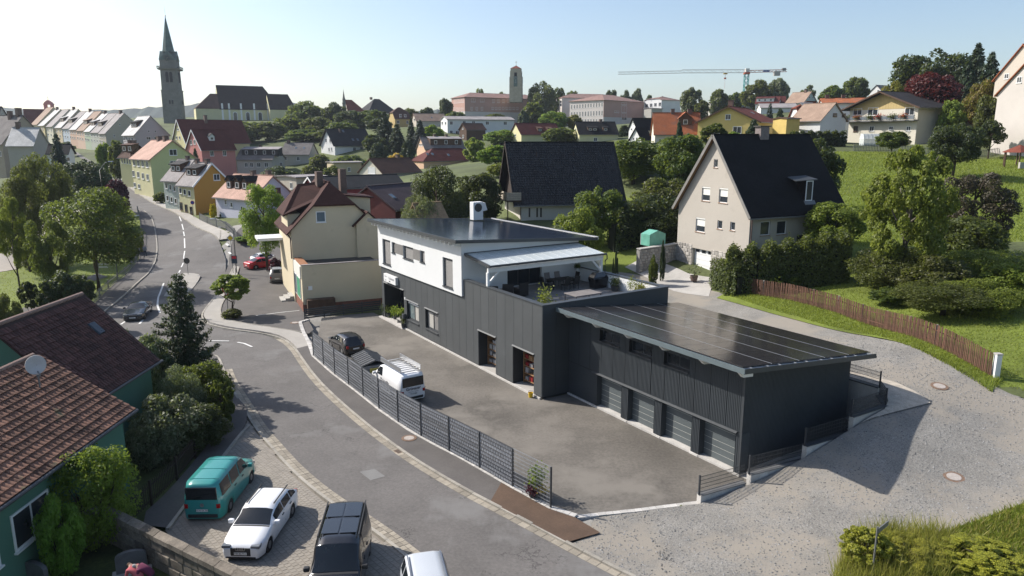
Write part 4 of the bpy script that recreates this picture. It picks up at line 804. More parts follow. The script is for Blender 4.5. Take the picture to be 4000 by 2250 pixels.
for k in range(10):
    c_,rm = RC[10 - k]; nxt = xs[k + 1]
    house('row_house',f'{ORD[k] if k < 9 else "farthest"} house of the terraced market row, counted from the gable end',(xs[k],ys[k]),ds[k],47,None,nxt + .6,443 - k * 2.6 + (k % 3) * 3,6.6 + (k % 2) * .4,wallmat('row_wall_%d' % k,c_),rm,'R',W=15,oe=.3,og=.05,gutter=True,
          wins=rowwin('s',xs[k] - 5,ys[k] + 14,nxt + 6,ys[k + 1] + 16,3,4,9) + rowwin('s',xs[k] - 5,ys[k] + 34,nxt + 6,ys[k + 1] + 34,3,4,9) + ([('g',468,487,5,8),('g',466,462,4,6),('g',446,530,6,9)] if k == 0 else []),
          chim=((.5,.5,1,1.2),) if k % 2 == 0 else (),dorm=((.5,4.5,.3,1.6,2 + k % 2,'shed',TIMB,rm),) if k in (1,2,3,5,6) else (),group='terraced houses of the market row')
house('white_roof_house','house with glaring white roof, shuttered windows and broad pale gable',z1(1128,1128),232,None,z1(1418,0)[0],z1(1030,0)[0],z1(0,975)[1],5.5,wallmat('lilac_grey_render',(.46,.42,.42)),SHIN,'R',W=10.6,wins=[('g',*z1(1247,1102),6,8),('g',*z1(1302,1102),6,8),('g',*z1(1245,1160),18,12),('g',*z1(1312,1160),18,12)] + rowwin('s',*z1(1042,1165),*z1(1110,1165),4,6,14),dorm=((.5,5,.35,1.6,3,'shed',TIMB,BLK),))
# church, tower, skyline buildings -------------------------------------------
E_,lc,nv = house('church_nave','church nave with huge dark roof and arched windows',z1(1842,912),430,117,None,z1(2362,0)[0],z1(0,716)[1],11,CRMY,mat('church_roof',(.03,.022,.022),.9,.2,.3,3,.2,spec=.1),'L',W=22,oe=.3,og=.1,hip1=(0,8.5),cat='church',gutter=False)
STN = mat('grey_stone',(.2,.195,.17),.95,.2,.3,2.5,.3,.5,3,island=0); COPP = mat('copper_roof',(.075,.13,.115),.6,.3,.3,3,.3); GOLD = mat('clock_gold',(.5,.42,.22),.5,metal=.4); DARK = mat('dark_opening',(.015,.016,.018),.9,finevar=0)
for px in (1975,2080,2183):
    q = plane_hit(*z1(px,985),nv['P'],-nv['V']) - E_.location; Mf = face_mat(q,nv['U'],-nv['V'])
    pts = [(-.95,-2.9)] + [(math.cos(t) * .95,2 + math.sin(t) * .95) for t in np.linspace(math.pi,0,9)] + [(.95,-2.9)]
    wn = MB().prism([(x * 1.35,-.02,z * 1.1) for x,z in pts],[(x * 1.35,.12,z * 1.1) for x,z in pts]).xf(Mf).build('window',WF,E_); MB().prism([(x,.1,z) for x,z in pts],[(x,.16,z) for x,z in pts]).xf(Mf).build('pane',PANE,wn)
for px in (1868,1925,2025,2135,2250,2340):
    q = plane_hit(*z1(px,955),nv['P'],-nv['V']) - E_.location; MB().box(-.5,.5,-.05,.12,-9,6).xf(face_mat(q,nv['U'],-nv['V'])).build('pilaster',WF,E_)
house('church_choir','lower choir with dark hipped roof at the right end of the church',z1(2262,915),437,117,None,z1(2487,0)[0],z1(0,790)[1],9,CRMY,MATS['church_roof'],'L',W=16,oe=.3,og=.1,hip1=(0,3.2),cat='church',gutter=False)
house('church_annex','church annex with reddish hipped roof between the tower and the nave',z1(1640,905),424,117,None,z1(1842,0)[0],z1(0,785)[1],10,CRMY,BRN,'L',W=16,oe=.3,og=.1,hip0=(0,9),cat='church',gutter=False)
def tower_loop(c,w_,z,rot=.22): return [Vector((c.x + w_ / 2 * math.sqrt(2) * math.cos(rot + math.pi / 4 + k * math.pi / 2),c.y + w_ / 2 * math.sqrt(2) * math.sin(rot + math.pi / 4 + k * math.pi / 2),z)) for k in range(4)]
def tower_stage(E,name,c,w0,w1,z0,z1_,m): return MB().prism([p - Vector((c.x,c.y,E.location.z)) for p in tower_loop(c,w0,z0)],[p - Vector((c.x,c.y,E.location.z)) for p in tower_loop(c,w1,z1_)]).build(name,m,E)
def zat(py,d): r = ray(2000,py); return CAMZ + r[2] / r[1] * d
c0 = AT(684,480,415); TW = empty('church_tower',(c0.x,c0.y,zat(500,415))); tag(TW,'tall grey stone church tower with green copper spire','tower')
Z_ = lambda py: zat(py,415)
tower_stage(TW,'lower_shaft',c0,9.6,9.4,Z_(500),Z_(356),STN); tower_stage(TW,'string_course',c0,9.9,9.9,Z_(356),Z_(353),STN)
tower_stage(TW,'upper_shaft',c0,8.8,8.5,Z_(353),Z_(275),STN); tower_stage(TW,'gallery',c0,10.6,11.4,Z_(275),Z_(270),STN); tower_stage(TW,'top_shaft',c0,8.5,8.5,Z_(270),Z_(235),STN)
gr_ = MB(); lp = tower_loop(c0,11.2,Z_(262))
for a,b_ in zip(lp,lp[1:] + lp[:1]):
    gr_.bar(a,b_,.25)
    for t in np.linspace(0,1,9): q = a.lerp(b_,t); gr_.bar(q,q - Vector((0,0,Z_(262) - Z_(270))),.15)
gr_.v = [tuple(Vector(p) - TW.location) for p in gr_.v]; gr_.build('gallery_railing',STN,TW)
lo = tower_loop(c0,8.9,Z_(237)); ap = Z_(200)
for k in range(4):
    a,b_ = lo[k],lo[(k + 1) % 4]; m_ = (a + b_) / 2; m_.z = ap; cc = Vector((c0.x,c0.y,ap))
    gb_ = MB().poly([a,b_,m_]).poly([a,m_,cc]).poly([m_,b_,cc]); gb_.v = [tuple(Vector(p) - TW.location) for p in gb_.v]; gb_.build('spire_gable',COPP,TW)
    out = ((a + b_) / 2 - Vector((c0.x,c0.y,Z_(237)))).normalized(); rt = (b_ - a).normalized()
    pc = Vector((m_.x,m_.y,Z_(229))) + out * .12 - TW.location; Mf = face_mat(pc,rt,out)
    fc = MB().prism([(math.cos(t) * 1.7,0,math.sin(t) * 1.7) for t in np.linspace(0,2 * math.pi,20,False)],[(math.cos(t) * 1.7,.12,math.sin(t) * 1.7) for t in np.linspace(0,2 * math.pi,20,False)]).xf(Mf).build('clock_face',mat('clock_dark',(.04,.06,.055),.7),TW)
    hm = MB()
    for h_ in range(12): t = h_ * math.pi / 6; hm.bar((math.cos(t) * 1.25,.15,math.sin(t) * 1.25),(math.cos(t) * 1.6,.15,math.sin(t) * 1.6),.22,.06)
    hm.bar((0,.18,0),(.75,.18,.35),.2,.05).bar((0,.2,0),(-.3,.2,-1.15),.16,.05); hm.xf(Mf).build('clock_hands',GOLD,fc)
    for dx in (-1.0,1.0):
        Mw = face_mat(Vector((m_.x,m_.y,Z_(304))) - TW.location + rt * dx + out * -.05,rt,out)
        pts = [(-.72,-2.7)] + [(math.cos(t) * .72,2 + math.sin(t) * .9) for t in np.linspace(math.pi,0,7)] + [(.72,-2.7)]
        MB().prism([(x,-.2,z) for x,z in pts],[(x,.1,z) for x,z in pts]).xf(Mw).build('belfry_opening',DARK,TW)
        MB().box(-.4,.4,-.4,.5,-1.0,1.0).xf(face_mat(Vector((m_.x,m_.y,Z_(400))) - TW.location + rt * dx * .7,rt,out)).build('slit_window',DARK,TW)
oc = [Vector((math.cos(t) * 3.3,math.sin(t) * 3.3,Z_(203) - TW.location.z)) for t in np.linspace(0,2 * math.pi,8,False)]
MB().prism(oc,[Vector((p.x * .03,p.y * .03,Z_(64) - TW.location.z)) for p in oc]).build('spire',COPP,TW)
MB().lathe([(.05,0),(.55,.5),(.05,1.0),(.06,3.6),(.02,5.5)],8,(0,0,Z_(64) - TW.location.z - .2)).build('finial',GOLD,TW)
c1 = AT(2016,380,440); T2 = empty('clock_tower',(c1.x,c1.y,zat(400,440))); tag(T2,'square beige clock tower with small red pyramid roof on the skyline','tower')
Z2 = lambda py: zat(py,440); TAN = mat('tan_stone',(.46,.4,.3),.9,.15,.5,4,.2)
def st2(n,w0,w1,a,b_,m): return MB().prism([p - Vector((c1.x,c1.y,T2.location.z)) for p in tower_loop(c1,w0,Z2(a),-.1)],[p - Vector((c1.x,c1.y,T2.location.z)) for p in tower_loop(c1,w1,Z2(b_),-.1)]).build(n,m,T2)
st2('shaft',7.4,7.2,400,302,TAN); st2('belfry',6.6,6.6,302,278,TAN); st2('cornice',6.0,6.0,278,269,TAN); st2('roof',6.4,.2,269,256,RED)
for k in range(4):
    ang = -.1 + k * math.pi / 2; out = Vector((math.cos(ang),math.sin(ang),0)); rt = Vector((0,0,1)).cross(out) * -1
    base = Vector((0,0,-T2.location.z))
    Mf = face_mat(base + out * 3.68 + Vector((0,0,Z2(322))),rt,out); fc = MB().box(-1.1,1.1,-.1,.12,-2.6,3.2).xf(Mf).build('clock_panel',mat('verdigris',(.14,.18,.16),.7),T2)
    hm = MB()
    for h_ in range(12): t = h_ * math.pi / 6; hm.bar((math.cos(t) * 1.3,.16,1.2 + math.sin(t) * 1.3),(math.cos(t) * 1.75,.16,1.2 + math.sin(t) * 1.75),.25,.06)
    hm.bar((0,.18,1.2),(.5,.18,2.0),.2,.05).bar((0,.18,1.2),(-.2,.18,-.2),.2,.05); hm.xf(Mf).build('clock_hands',WF,fc)
    MB().box(-.8,.8,-.2,.08,-1.3,1.3).xf(face_mat(base + out * 3.3 + Vector((0,0,Z2(294))),rt,out)).build('belfry_opening',DARK,T2)
MB().bar((0,0,Z2(257) - T2.location.z),(0,0,Z2(238) - T2.location.z),.18).bar((-.6,0,Z2(243) - T2.location.z),(.6,0,Z2(243) - T2.location.z),.16).build('cross',GOLD,T2)
c2 = AT(1345,430,420); ST = empty('chapel_turret',(c2.x,c2.y,zat(440,420))); tag(ST,'slender stone chapel turret with crocketed spire beside the orange roof','turret')
MB().lathe([(1.5,0),(1.5,9),(1.8,9.2),(1.8,10),(1.3,10.3),(1.3,13),(1.5,13.2),(1.0,14.5),(1.1,14.6),(.65,17),(.75,17.1),(.35,19.5),(.4,19.6),(.08,22.5)],8).build('shaft',STN,ST); ST.scale = (.65,.65,.55)
MB().lathe([(.05,22.3),(.25,22.7),(.03,23.2),(.02,25)],6).build('finial',STN,ST)
c3 = AT(193,430,362); BT = empty('bell_turret',(c3.x,c3.y,zat(437,362))); tag(BT,'small pink bell turret astride the dark red roof on the square','turret')
PNK = wallmat('turret_pink',(.5,.22,.22)); MB().box(-2.4,2.4,-1,1,0,.6).box(-2.1,-1.1,-.8,.8,.6,3.4).box(1.1,2.1,-.8,.8,.6,3.4).build('pier',PNK,BT)
MB().prism([(-2.4,-.9,3.4),(2.4,-.9,3.4),(1.4,-.9,4.7),(0,-.9,5.6),(-1.4,-.9,4.7)],[(-2.4,.9,3.4),(2.4,.9,3.4),(1.4,.9,4.7),(0,.9,5.6),(-1.4,.9,4.7)]).build('gable',PNK,BT); MB().bar((0,0,5.5),(0,0,7.4),.15).build('finial',STN,BT)
# schools on the hill ----------------------------------------------------------
TERR = wallmat('terracotta_band',(.46,.28,.23)); SCHR = roofmat('school_roof',(.3,.19,.16),.3); PALE = wallmat('school_pale',(.58,.53,.5),False)
E_,lc,q_ = house('school','school with terracotta top floor and two projecting wings below the clock tower',z2(1750,383),430,None,z2(1640,0)[0],z2(2415,0)[0],z2(0,347)[1],17,PALE,SCHR,'L',W=17,hip0=(0,8),hip1=(0,8),cat='school',oe=.6,og=.6,
      wins=rowwin('s',*z2(1822,412),*z2(1897,412),2,16,13) + rowwin('s',*z2(1992,418),*z2(2200,418),6,10,13) + rowwin('s',*z2(1808,482),*z2(1895,482),3,8,12) + rowwin('s',*z2(1985,480),*z2(2190,480),8,9,10) + rowwin('g',*z2(1662,420),*z2(1740,412),8,3.5,16) + rowwin('g',*z2(1660,490),*z2(1740,492),8,3.5,16))
MB().prism([lc(-.03,-.03,17 - 8.2),lc(-.03,q_['W'],17 - 8.2),lc(.2,q_['W'],17 - 8.2),lc(.2,.2,17 - 8.2),lc(q_['L'],.2,17 - 8.2),lc(q_['L'],-.03,17 - 8.2)],[lc(-.03,-.03,16.9),lc(-.03,q_['W'],16.9),lc(.2,q_['W'],16.9),lc(.2,.2,16.9),lc(q_['L'],.2,16.9),lc(q_['L'],-.03,16.9)]).build('terracotta_band',TERR,E_)
E_,lc,q_ = house('school_wing','school wing with long window rows and a tall stair window',z3(770,408),400,None,z3(485,0)[0],z3(1108,0)[0],z3(0,357)[1],26,PALE,SCHR,'L',W=24,hip0=(0,14),hip1=(0,14),cat='school',oe=.6,og=.6,
      wins=rowwin('g',*z3(500,468),*z3(755,448),12,5,16) + rowwin('g',*z3(500,532),*z3(755,518),12,5,19) + rowwin('g',*z3(500,585),*z3(755,580),12,5,12) + [('s',*z3(940,440),20,9),('s',*z3(940,486),20,25),('s',*z3(940,550),20,25),('s',*z3(878,508),18,7)])
MB().prism([lc(-.03,-.03,17),lc(q_['L'],-.03,17),lc(q_['L'],.1,17),lc(-.03,.1,17)],[lc(-.03,-.03,25.9),lc(q_['L'],-.03,25.9),lc(q_['L'],.1,25.9),lc(-.03,.1,25.9)]).build('terracotta_band',TERR,E_)
house('school_hall','pale school hall standing behind the wing with the stair window',z3(420,390),440,None,z3(347,0)[0],z3(800,0)[0],z3(0,358)[1],14,PALE,SCHR,'L',W=16,hip0=(0,8),cat='school',wins=rowwin('s',*z3(408,425),*z3(408,450),2,8,10))
house('sports_hall','white sports hall with high window band right of the school wing',z3(1255,408),415,None,z3(1110,0)[0],z3(1415,0)[0],z3(0,378)[1],13,WHT,SCHR,'L',W=14,hip0=(.3,8),hip1=(0,8),cat='hall',wins=rowwin('g',*z3(1130,458),*z3(1240,445),4,10,14,dict(mull=2)))
house('link_building','small grey flat building between the school wing and the sports hall',z3(1170,480),405,None,z3(1108,0)[0],z3(1210,0)[0],z3(0,478)[1],8,GREYW,LGR,'L',W=6,L=8,cat='building')
# right hillside ---------------------------------------------------------------
house('black_roof_house','low house with black roof and cream gable beneath the school',z3(565,692),225,None,z3(505,0)[0],z3(888,0)[0],z3(0,595)[1],3.6,CRMY,BLK,'L',W=9,wins=[('g',*z3(535,655),5,8),('s',*z3(700,740),14,14)],dorm=((.3,1.5,.2,.9,1,'shed',TIMB,BLK),(.42,1.5,.2,.9,1,'shed',TIMB,BLK),(.7,1.5,.2,.9,1,'shed',TIMB,BLK)),chim=((.65,.5,.8,.8),))
house('white_black_house','white house with black roof and small front gable left of the orange roofs',z3(1050,650),190,None,z3(980,0)[0],z3(1215,0)[0],z3(0,566)[1],4.5,WHT,BLK,'L',W=4.5,wins=[('g',*z3(1018,600),5,9),('g',*z3(1003,655),6,9)])
house('white_front_gable','little white gabled porch wing before the white house with black roof',z3(1085,735),180,None,z3(992,0)[0],z3(1165,0)[0],z3(0,648)[1],4,WHT,BLK,'L',W=4,wins=[('g',*z3(1018,735),7,12),('g',*z3(1047,735),7,12)],cat='house wing')
house('orange_roof_house','house with weathered orange tiled roof left of the yellow house',z3(1200,690),165,None,z3(1170,0)[0],z3(1580,0)[0],z3(0,522)[1],3,IVORY,ORT,'L',W=9,chim=((.42,.5,.8,.9),(.8,.5,.9,.9)),dorm=((.68,3,.35,1.6,1,'gable',TIMB,ORT),))
house('yellow_house','yellow gabled house with red tiled roof beside the tower crane',z3(2075,590),152,148,z3(1560,0)[0],z3(2230,0)[0],z3(0,468)[1],3.6,YEL,RED,'L',og=.6,wins=[('g',*z3(1812,552),21,21),('g',*z3(1888,662),34,28),('g',*z3(1718,665),22,26),('s',*z3(2117,660),8,18),('s',*z3(2147,652),6,14)],chim=((.35,.6,1.0,1.6),),sky=((.55,.6),),verge=TIMB)
house('yellow_annex','flat roofed yellow clapboard annex beside the yellow house',z3(2305,568),150,None,z3(2190,0)[0],z3(2415,0)[0],z3(0,562)[1],4.5,mat('yellow_boards',(.6,.44,.14),.8,.1,.5,12,.1),TIMB,'L',W=4,cat='annex',oe=.2,og=.2)
house('mansard_house','white house with red mansard roof and stone chimney stack',z3(2415,545),158,None,z3(2330,0)[0],z3(2570,0)[0],z3(0,428)[1],4.2,WHT,RED,'L',W=4.2,hip0=(.55,2.5),wins=[('g',*z3(2375,548),6,12),('g',*z3(2395,548),6,12)],dorm=((.5,2.6,.15,1.5,1,'shed',TIMB,GUT),),chim=((.62,.1,1.1,-2.0),))
house('white_gable_house','white gable house with flower boxes beneath tan roof left of the balcony house',z4(715,1095),150,None,z4(945,0)[0],z4(600,0)[0],z4(0,945)[1],4.5,WHT,TANT,'R',W=8.5,L=7,wins=[('g',*z4(845,1050),16,14,dict(frame=BF)),('g',*z4(925,1052),14,14,dict(frame=BF))])
house('far_red_roof_house','long house with red brown roof behind the balcony house',z4(740,945),175,None,z4(700,0)[0],z4(1250,0)[0],z4(0,905)[1],4,WHT,ORT,'L',W=9,chim=((.1,.5,.9,.9),(.4,.5,.9,.9)))
house('ridge_red_house','house with dark red roof and three dormers on the ridge right of the crane',z4(320,940),320,None,z4(300,0)[0],z4(395,0)[0],z4(0,880)[1],5,YEL,DRED,'L',W=7)
house('ridge_red_wing','long dark red roof with white dormers below the ridge trees',z4(330,942),315,None,z4(350,0)[0],z4(120,0)[0],z4(0,882)[1],4,WHT,DRED,'R',W=8,dorm=((.35,2.4,.2,1.4,1,'shed',WHT,DRED),(.6,2.4,.2,1.4,1,'shed',WHT,DRED),(.85,2.4,.2,1.4,1,'shed',WHT,DRED)))
house('ridge_tan_house','house with tan brown roof on the ridge beside the pale green gable',z4(560,932),300,None,z4(680,0)[0],z4(398,0)[0],z4(0,840)[1],5,wallmat('mint_render',(.45,.5,.47)),TANT,'R',W=9,wins=[('g',*z4(612,890),6,10),('g',*z4(645,890),6,10)],chim=((.3,.5,1,1),))
house('ridge_white_house','small white house peeping over the ridge left of the red leaved tree',z4(1280,838),330,None,z4(1160,0)[0],z4(1330,0)[0],z4(0,780)[1],6,WHT,GRY,'L',W=6.5,L=8,wins=[('g',*z4(1240,830),8,8)])
house('long_low_hall','long low grey hall with flat pale roof behind the crane',z3(1665,440),400,95,None,z3(2085,0)[0],z3(0,432)[1],9,GREYW,LGR,'L',W=14,cat='hall',wins=rowwin('s',*z3(1700,468),*z3(2070,470),7,12,7))
house('white_low_hall','white flat roofed hall behind the yellow house',z4(170,985),290,80,None,z4(500,0)[0],z4(0,950)[1],5,WHT,LGR,'L',W=10,cat='hall')
# balcony house
E_,lc,q_ = house('balcony_house','cream chalet with flower balcony under a broad low gable',z4(1612,965),148,None,z4(985,0)[0],None,z4(0,842)[1],9.8,IVORY,DGR,'L',W=16,L=10,og=1.6,oe=1.3,wins=[('g',*z4(1052,1020),34,26),('g',*z4(1192,1018),40,30),('g',*z4(1528,1015),38,30),('g',*z4(1035,1178),17,22,dict(frame=BF)),('g',*z4(1182,1175),18,20),('g',*z4(1358,1170),17,14,dict(mull=1)),('g',*z4(1517,1175),17,18)],verge=TIMB)
zb = zat(1102 * .4278,148) - E_.location.z; BOARDY = mat('ochre_boards',(.5,.38,.17),.8,.12,.6,14,.15)
nbd = 26
for k in range(nbd):
    v0 = q_['W'] * k / nbd; v1 = q_['W'] * (k + 1) / nbd - .03; tz = lambda v: q_['eh'] + min(v,q_['W'] - v) * q_['s'] - .08
    if tz(v0) - (zb + 2.6) > .1: MB().prism([lc(-.04,v0,max(zb + 2.5,zb)),lc(-.04,v1,zb + 2.5),lc(-.001,v1,zb + 2.5),lc(-.001,v0,zb + 2.5)],[lc(-.04,v0,tz(v0)),lc(-.04,v1,tz(v1)),lc(-.001,v1,tz(v1)),lc(-.001,v0,tz(v0))]).build('gable_board',BOARDY,E_)
bal = MB().prism([lc(-1.5,-.3,zb),lc(-1.5,q_['W'] + .3,zb),lc(0,q_['W'] + .3,zb),lc(0,-.3,zb)],[lc(-1.5,-.3,zb + .22),lc(-1.5,q_['W'] + .3,zb + .22),lc(0,q_['W'] + .3,zb + .22),lc(0,-.3,zb + .22)]).build('balcony',GUT,E_)
MB().bar(lc(-1.45,-.3,zb + 1.1),lc(-1.45,q_['W'] + .3,zb + 1.1),.08).build('handrail',TRIMD,bal)
for k in range(12): v = -.25 + (q_['W'] + .5) * k / 11; MB().bar(lc(-1.45,v,zb + .22),lc(-1.45,v,zb + 1.1),.05).build('baluster',TRIMD,bal)
MB().prism([lc(-1.46,-.2,zb + .3),lc(-1.46,q_['W'] + .2,zb + .3),lc(-1.43,q_['W'] + .2,zb + .3),lc(-1.43,-.2,zb + .3)],[lc(-1.46,-.2,zb + 1.0),lc(-1.46,q_['W'] + .2,zb + 1.0),lc(-1.43,q_['W'] + .2,zb + 1.0),lc(-1.43,-.2,zb + 1.0)]).build('balcony_panel',mat('smoked_panel',(.16,.18,.2),.2),bal)
BALC = [E_.location + lc(-1.6,q_['W'] * f,zb + .85) for f in (.98,.8,.6,.48,.28,.12)]
# houses cut by the right picture edge
house('right_edge_house','large beige gabled house with orange dormer at the right picture edge',(4085,292),135,None,3888,None,176,9,BEIGE,ORT,'L',W=10.5,L=14,wins=[('g',3932,298,18,20)])
house('right_white_wing','white wing with sloping roof line cut by the right picture edge',(4125,352),122,None,3898,None,232,8,wallmat('edge_white',(.52,.48,.44),False),ORT,'L',W=11,L=10,wins=[('g',3982,312,20,24)])
house('garden_shed_orange','low shed with orange tiled roof on the slope behind the fruit trees',z4(2080,1120),150,None,z4(1940,0)[0],z4(2170,0)[0],z4(0,1062)[1],3,BEIGE,ORT,'L',W=3.5,L=5,cat='shed')
# behind the cream house
DARKR = roofmat('anthracite_tile',(.028,.03,.034))
house('red_timber_workshop','red timber gable workshop with long anthracite roof behind the cream house',z6(820,580),118,None,z6(690,0)[0],z6(1640,0)[0],z6(0,468)[1],3.5,mat('red_timber',(.28,.03,.04),.7,.1,2),DARKR,'L',W=8,cat='workshop',verge=WF,wins=[('g',*z6(757,548),10,16)],oe=.3)
house('brown_lean_workshop','low workshop with flat violet brown roof and roof lights beside the dark trees',z6(1555,765),90,148,z6(1080,0)[0],z6(1700,0)[0],z6(0,560)[1],3.2,mat('dark_red_boards',(.1,.02,.02),.7,.1,2),roofmat('violet_felt',(.085,.065,.07),1.2,bump=.1),'L',L=9,cat='workshop',sky=((.2,.45),))
house('flat_grey_annex','flat roofed beige annex behind the lilac house',z6(620,470),135,None,z6(440,0)[0],z6(900,0)[0],z6(0,455)[1],5,BEIGE,LGR,'L',W=7,cat='annex',wins=[('g',*z6(575,545),10,25)])
house('flat_beige_house','flat roofed beige building in the gardens below the white steep house',z6(975,330),200,None,z6(910,0)[0],z6(1235,0)[0],z6(0,322)[1],6,wallmat('sand_render',(.5,.42,.28)),LGR,'L',W=7,cat='building',wins=[('s',*z6(1120,390),12,16),('g',*z6(955,395),12,22)])
house('tile_roof_shed','small shed roof of mossy tiles peeping over the solar roof',z2(1405,1440),78,None,z2(1275,0)[0],z2(1600,0)[0],z2(0,1290)[1],4,CREAM,roofmat('mossy_tile',(.3,.22,.14),.12),'L',W=3.4,cat='shed',chim=())

# ------------------------------------------------------------------ stone-based gable house
STONEB = mat('stone_block',(.42,.39,.35),.95,.18,2,12,.25,.5,12,island=.3)
E_,lc,q_ = house('gable_house','big cream house with steep black roof and rusticated stone garage base',(2932,832),66,115,2652,3290,533,6.6,wallmat('warm_grey_render',(.44,.4,.345)),BLK,'L',oe=.45,og=.45,chim=(),verge=None,th=.22)
GH,GHl,GHq = E_,lc,q_
wo = q_['wall']; Wg,Lg = q_['W'],q_['L']; gz0 = E_.location.z
def ghit(px,py): p = plane_hit(px,py,q_['P'],-q_['U']) - E_.location; return p.dot(q_['V']),p.z      # v, z on gable
GW = []
for (x0,y0,x1,y1,shut) in ((2789,622,2803,655,0),(2743,728,2772,787,1),(2810,733,2841,795,1),(2719,848,2752,910,1),(2803,860,2820,896,0),(2853,866,2870,902,0)):
    v1,zt = ghit(x0,y0); v0,zb_ = ghit(x1,y1); GW.append((v0,v1,zb_,zt,shut))
def sidehit(px,py): p = plane_hit(px,py,q_['P'],-q_['V']) - E_.location; return p.dot(q_['U']),p.z
SW = []
for (x0,y0,x1,y1) in ((2973,866,3007,918),(3037,863,3071,914),(3113,918,3144,952)):
    u0,zt = sidehit(x0,y0); u1,zb_ = sidehit(x1,y1); SW.append((u0,u1,zb_,zt))
gd = [ghit(2705,965),ghit(2773,1065)]; gdv0,gdv1 = gd[1][0],gd[0][0]; gdt = gd[0][1] - .05
# openings: cut with boxes in (u, v) axes
ang = math.atan2(q_['U'].y,q_['U'].x); Rm = Matrix.Rotation(ang,4,'Z')
cb = MB(); sgn = 1 if Rm.to_3x3() @ Vector((0,1,0)) @ q_['V'] > 0 else -1
for v0,v1,z0,z1_,sh in GW: cb.box(-.5,.22,*sorted((sgn * v0,sgn * v1)),z0,z1_)
for u0,u1,z0,z1_ in SW: cb.box(u0,u1,*sorted((-.5 * sgn,.22 * sgn)),z0,z1_)
cb.box(-.5,.5,*sorted((sgn * gdv0,sgn * gdv1)),-.3,gdt)
c = cb.xf(Rm).build('cutter',WF); c.location = E_.location; bpy.context.view_layer.update()
md = wo.modifiers.new('cut','BOOLEAN'); md.object = c; md.operation = 'DIFFERENCE'; bpy.context.view_layer.update()
me = bpy.data.meshes.new_from_object(wo.evaluated_get(bpy.context.evaluated_depsgraph_get())); wo.modifiers.clear(); wo.data = me; bpy.data.objects.remove(c)
SHUT = mat('roller_shutter',(.72,.71,.66),.7,.04,2)
def inset_window(E,p,rt,out,w_,h_,shut=0,dep=.14):
    M_ = face_mat(p - out * dep,rt,out); t = .07; hw,hh = w_ / 2 - .002,h_ / 2 - .002
    wn = MB().box(-hw,-hw + t,-.03,.04,-hh,hh).box(hw - t,hw,-.03,.04,-hh,hh).box(-hw + t,hw - t,-.03,.04,-hh,-hh + t).box(-hw + t,hw - t,-.03,.04,hh - t,hh).xf(M_).build('window',WF,E)
    MB().box(-hw + t,hw - t,-.02,.0,-hh + t,hh - t).xf(M_).build('pane',PANE,wn)
    if shut: MB().box(-hw + t,hw - t,.012,.03,-hh + h_ * .42,hh - t).box(-hw,hw,.01,.12,hh - .14,hh).xf(M_).build('roller_shutter',SHUT,wn)
    MB().box(-hw - .06,hw + .06,.0,dep + .06,-hh - .07,-hh).xf(M_).build('sill',SILL,wn)
for v0,v1,z0,z1_,sh in GW: inset_window(E_,lc(0,(v0 + v1) / 2,(z0 + z1_) / 2),-q_['V'],-q_['U'],abs(v1 - v0),z1_ - z0,sh)
for u0,u1,z0,z1_ in SW: inset_window(E_,lc((u0 + u1) / 2,0,(z0 + z1_) / 2),q_['U'],-q_['V'],u1 - u0,z1_ - z0)
gdo = MB().prism([lc(.35,gdv0,0),lc(.35,gdv1,0),lc(.42,gdv1,0),lc(.42,gdv0,0)],[lc(.35,gdv0,gdt),lc(.35,gdv1,gdt),lc(.42,gdv1,gdt),lc(.42,gdv0,gdt)]).build('garage_door',WF,E_)
for k in range(4): z0 = .1 + k * (gdt - .15) / 4; MB().prism([lc(.31,gdv0 + .05,z0),lc(.31,gdv1 - .05,z0),lc(.349,gdv1 - .05,z0),lc(.349,gdv0 + .05,z0)],[lc(.31,gdv0 + .05,z0 + (gdt - .15) / 4 - .03),lc(.31,gdv1 - .05,z0 + (gdt - .15) / 4 - .03),lc(.349,gdv1 - .05,z0 + (gdt - .15) / 4 - .03),lc(.349,gdv0 + .05,z0 + (gdt - .15) / 4 - .03)]).build('door_section',WF,gdo)
for k in range(3): v = gdv0 + (k + .5) * (gdv1 - gdv0) / 3; MB().prism([lc(.295,v - .3,gdt - .42),lc(.295,v + .3,gdt - .42),lc(.309,v + .3,gdt - .42),lc(.309,v - .3,gdt - .42)],[lc(.295,v - .3,gdt - .12),lc(.295,v + .3,gdt - .12),lc(.309,v + .3,gdt - .12),lc(.309,v - .3,gdt - .12)]).build('door_window',PANE,gdo)
# stone facing blocks left and right of the garage door
def stone_rows(E,fn,u0,u1,z0,z1_,bh=.3,bw=.5,name='stone_block',depth=(.03,.08)):
    r = 0; z = z0
    while z < z1_ - .05:
        h_ = min(bh * random.uniform(.85,1.2),z1_ - z); u = u0 - (bw * .5 if r % 2 else 0)
        while u < u1:
            w_ = bw * random.uniform(.7,1.35); a,b_ = max(u,u0),min(u + w_,u1)
            if b_ - a > .06:
                d_ = random.uniform(*depth); g = .012; i_ = .03
                MB().prism([fn(a + g,0,z + g),fn(b_ - g,0,z + g),fn(b_ - g,0,z + h_ - g),fn(a + g,0,z + h_ - g)],[fn(a + g + i_,d_,z + g + i_),fn(b_ - g - i_,d_,z + g + i_),fn(b_ - g - i_,d_,z + h_ - g - i_),fn(a + g + i_,d_,z + h_ - g - i_)]).build(name,STONEB,E)
            u += w_
        z += h_; r += 1
fng = lambda v,d_,z: lc(-d_ - .002,v,z)
stone_rows(E_,fng,gdv1 + .05,Wg,-.2,gdt + .35); stone_rows(E_,fng,max(.3,gdv0 - 3.6),gdv0 - .05,-.2,gdt + .2)
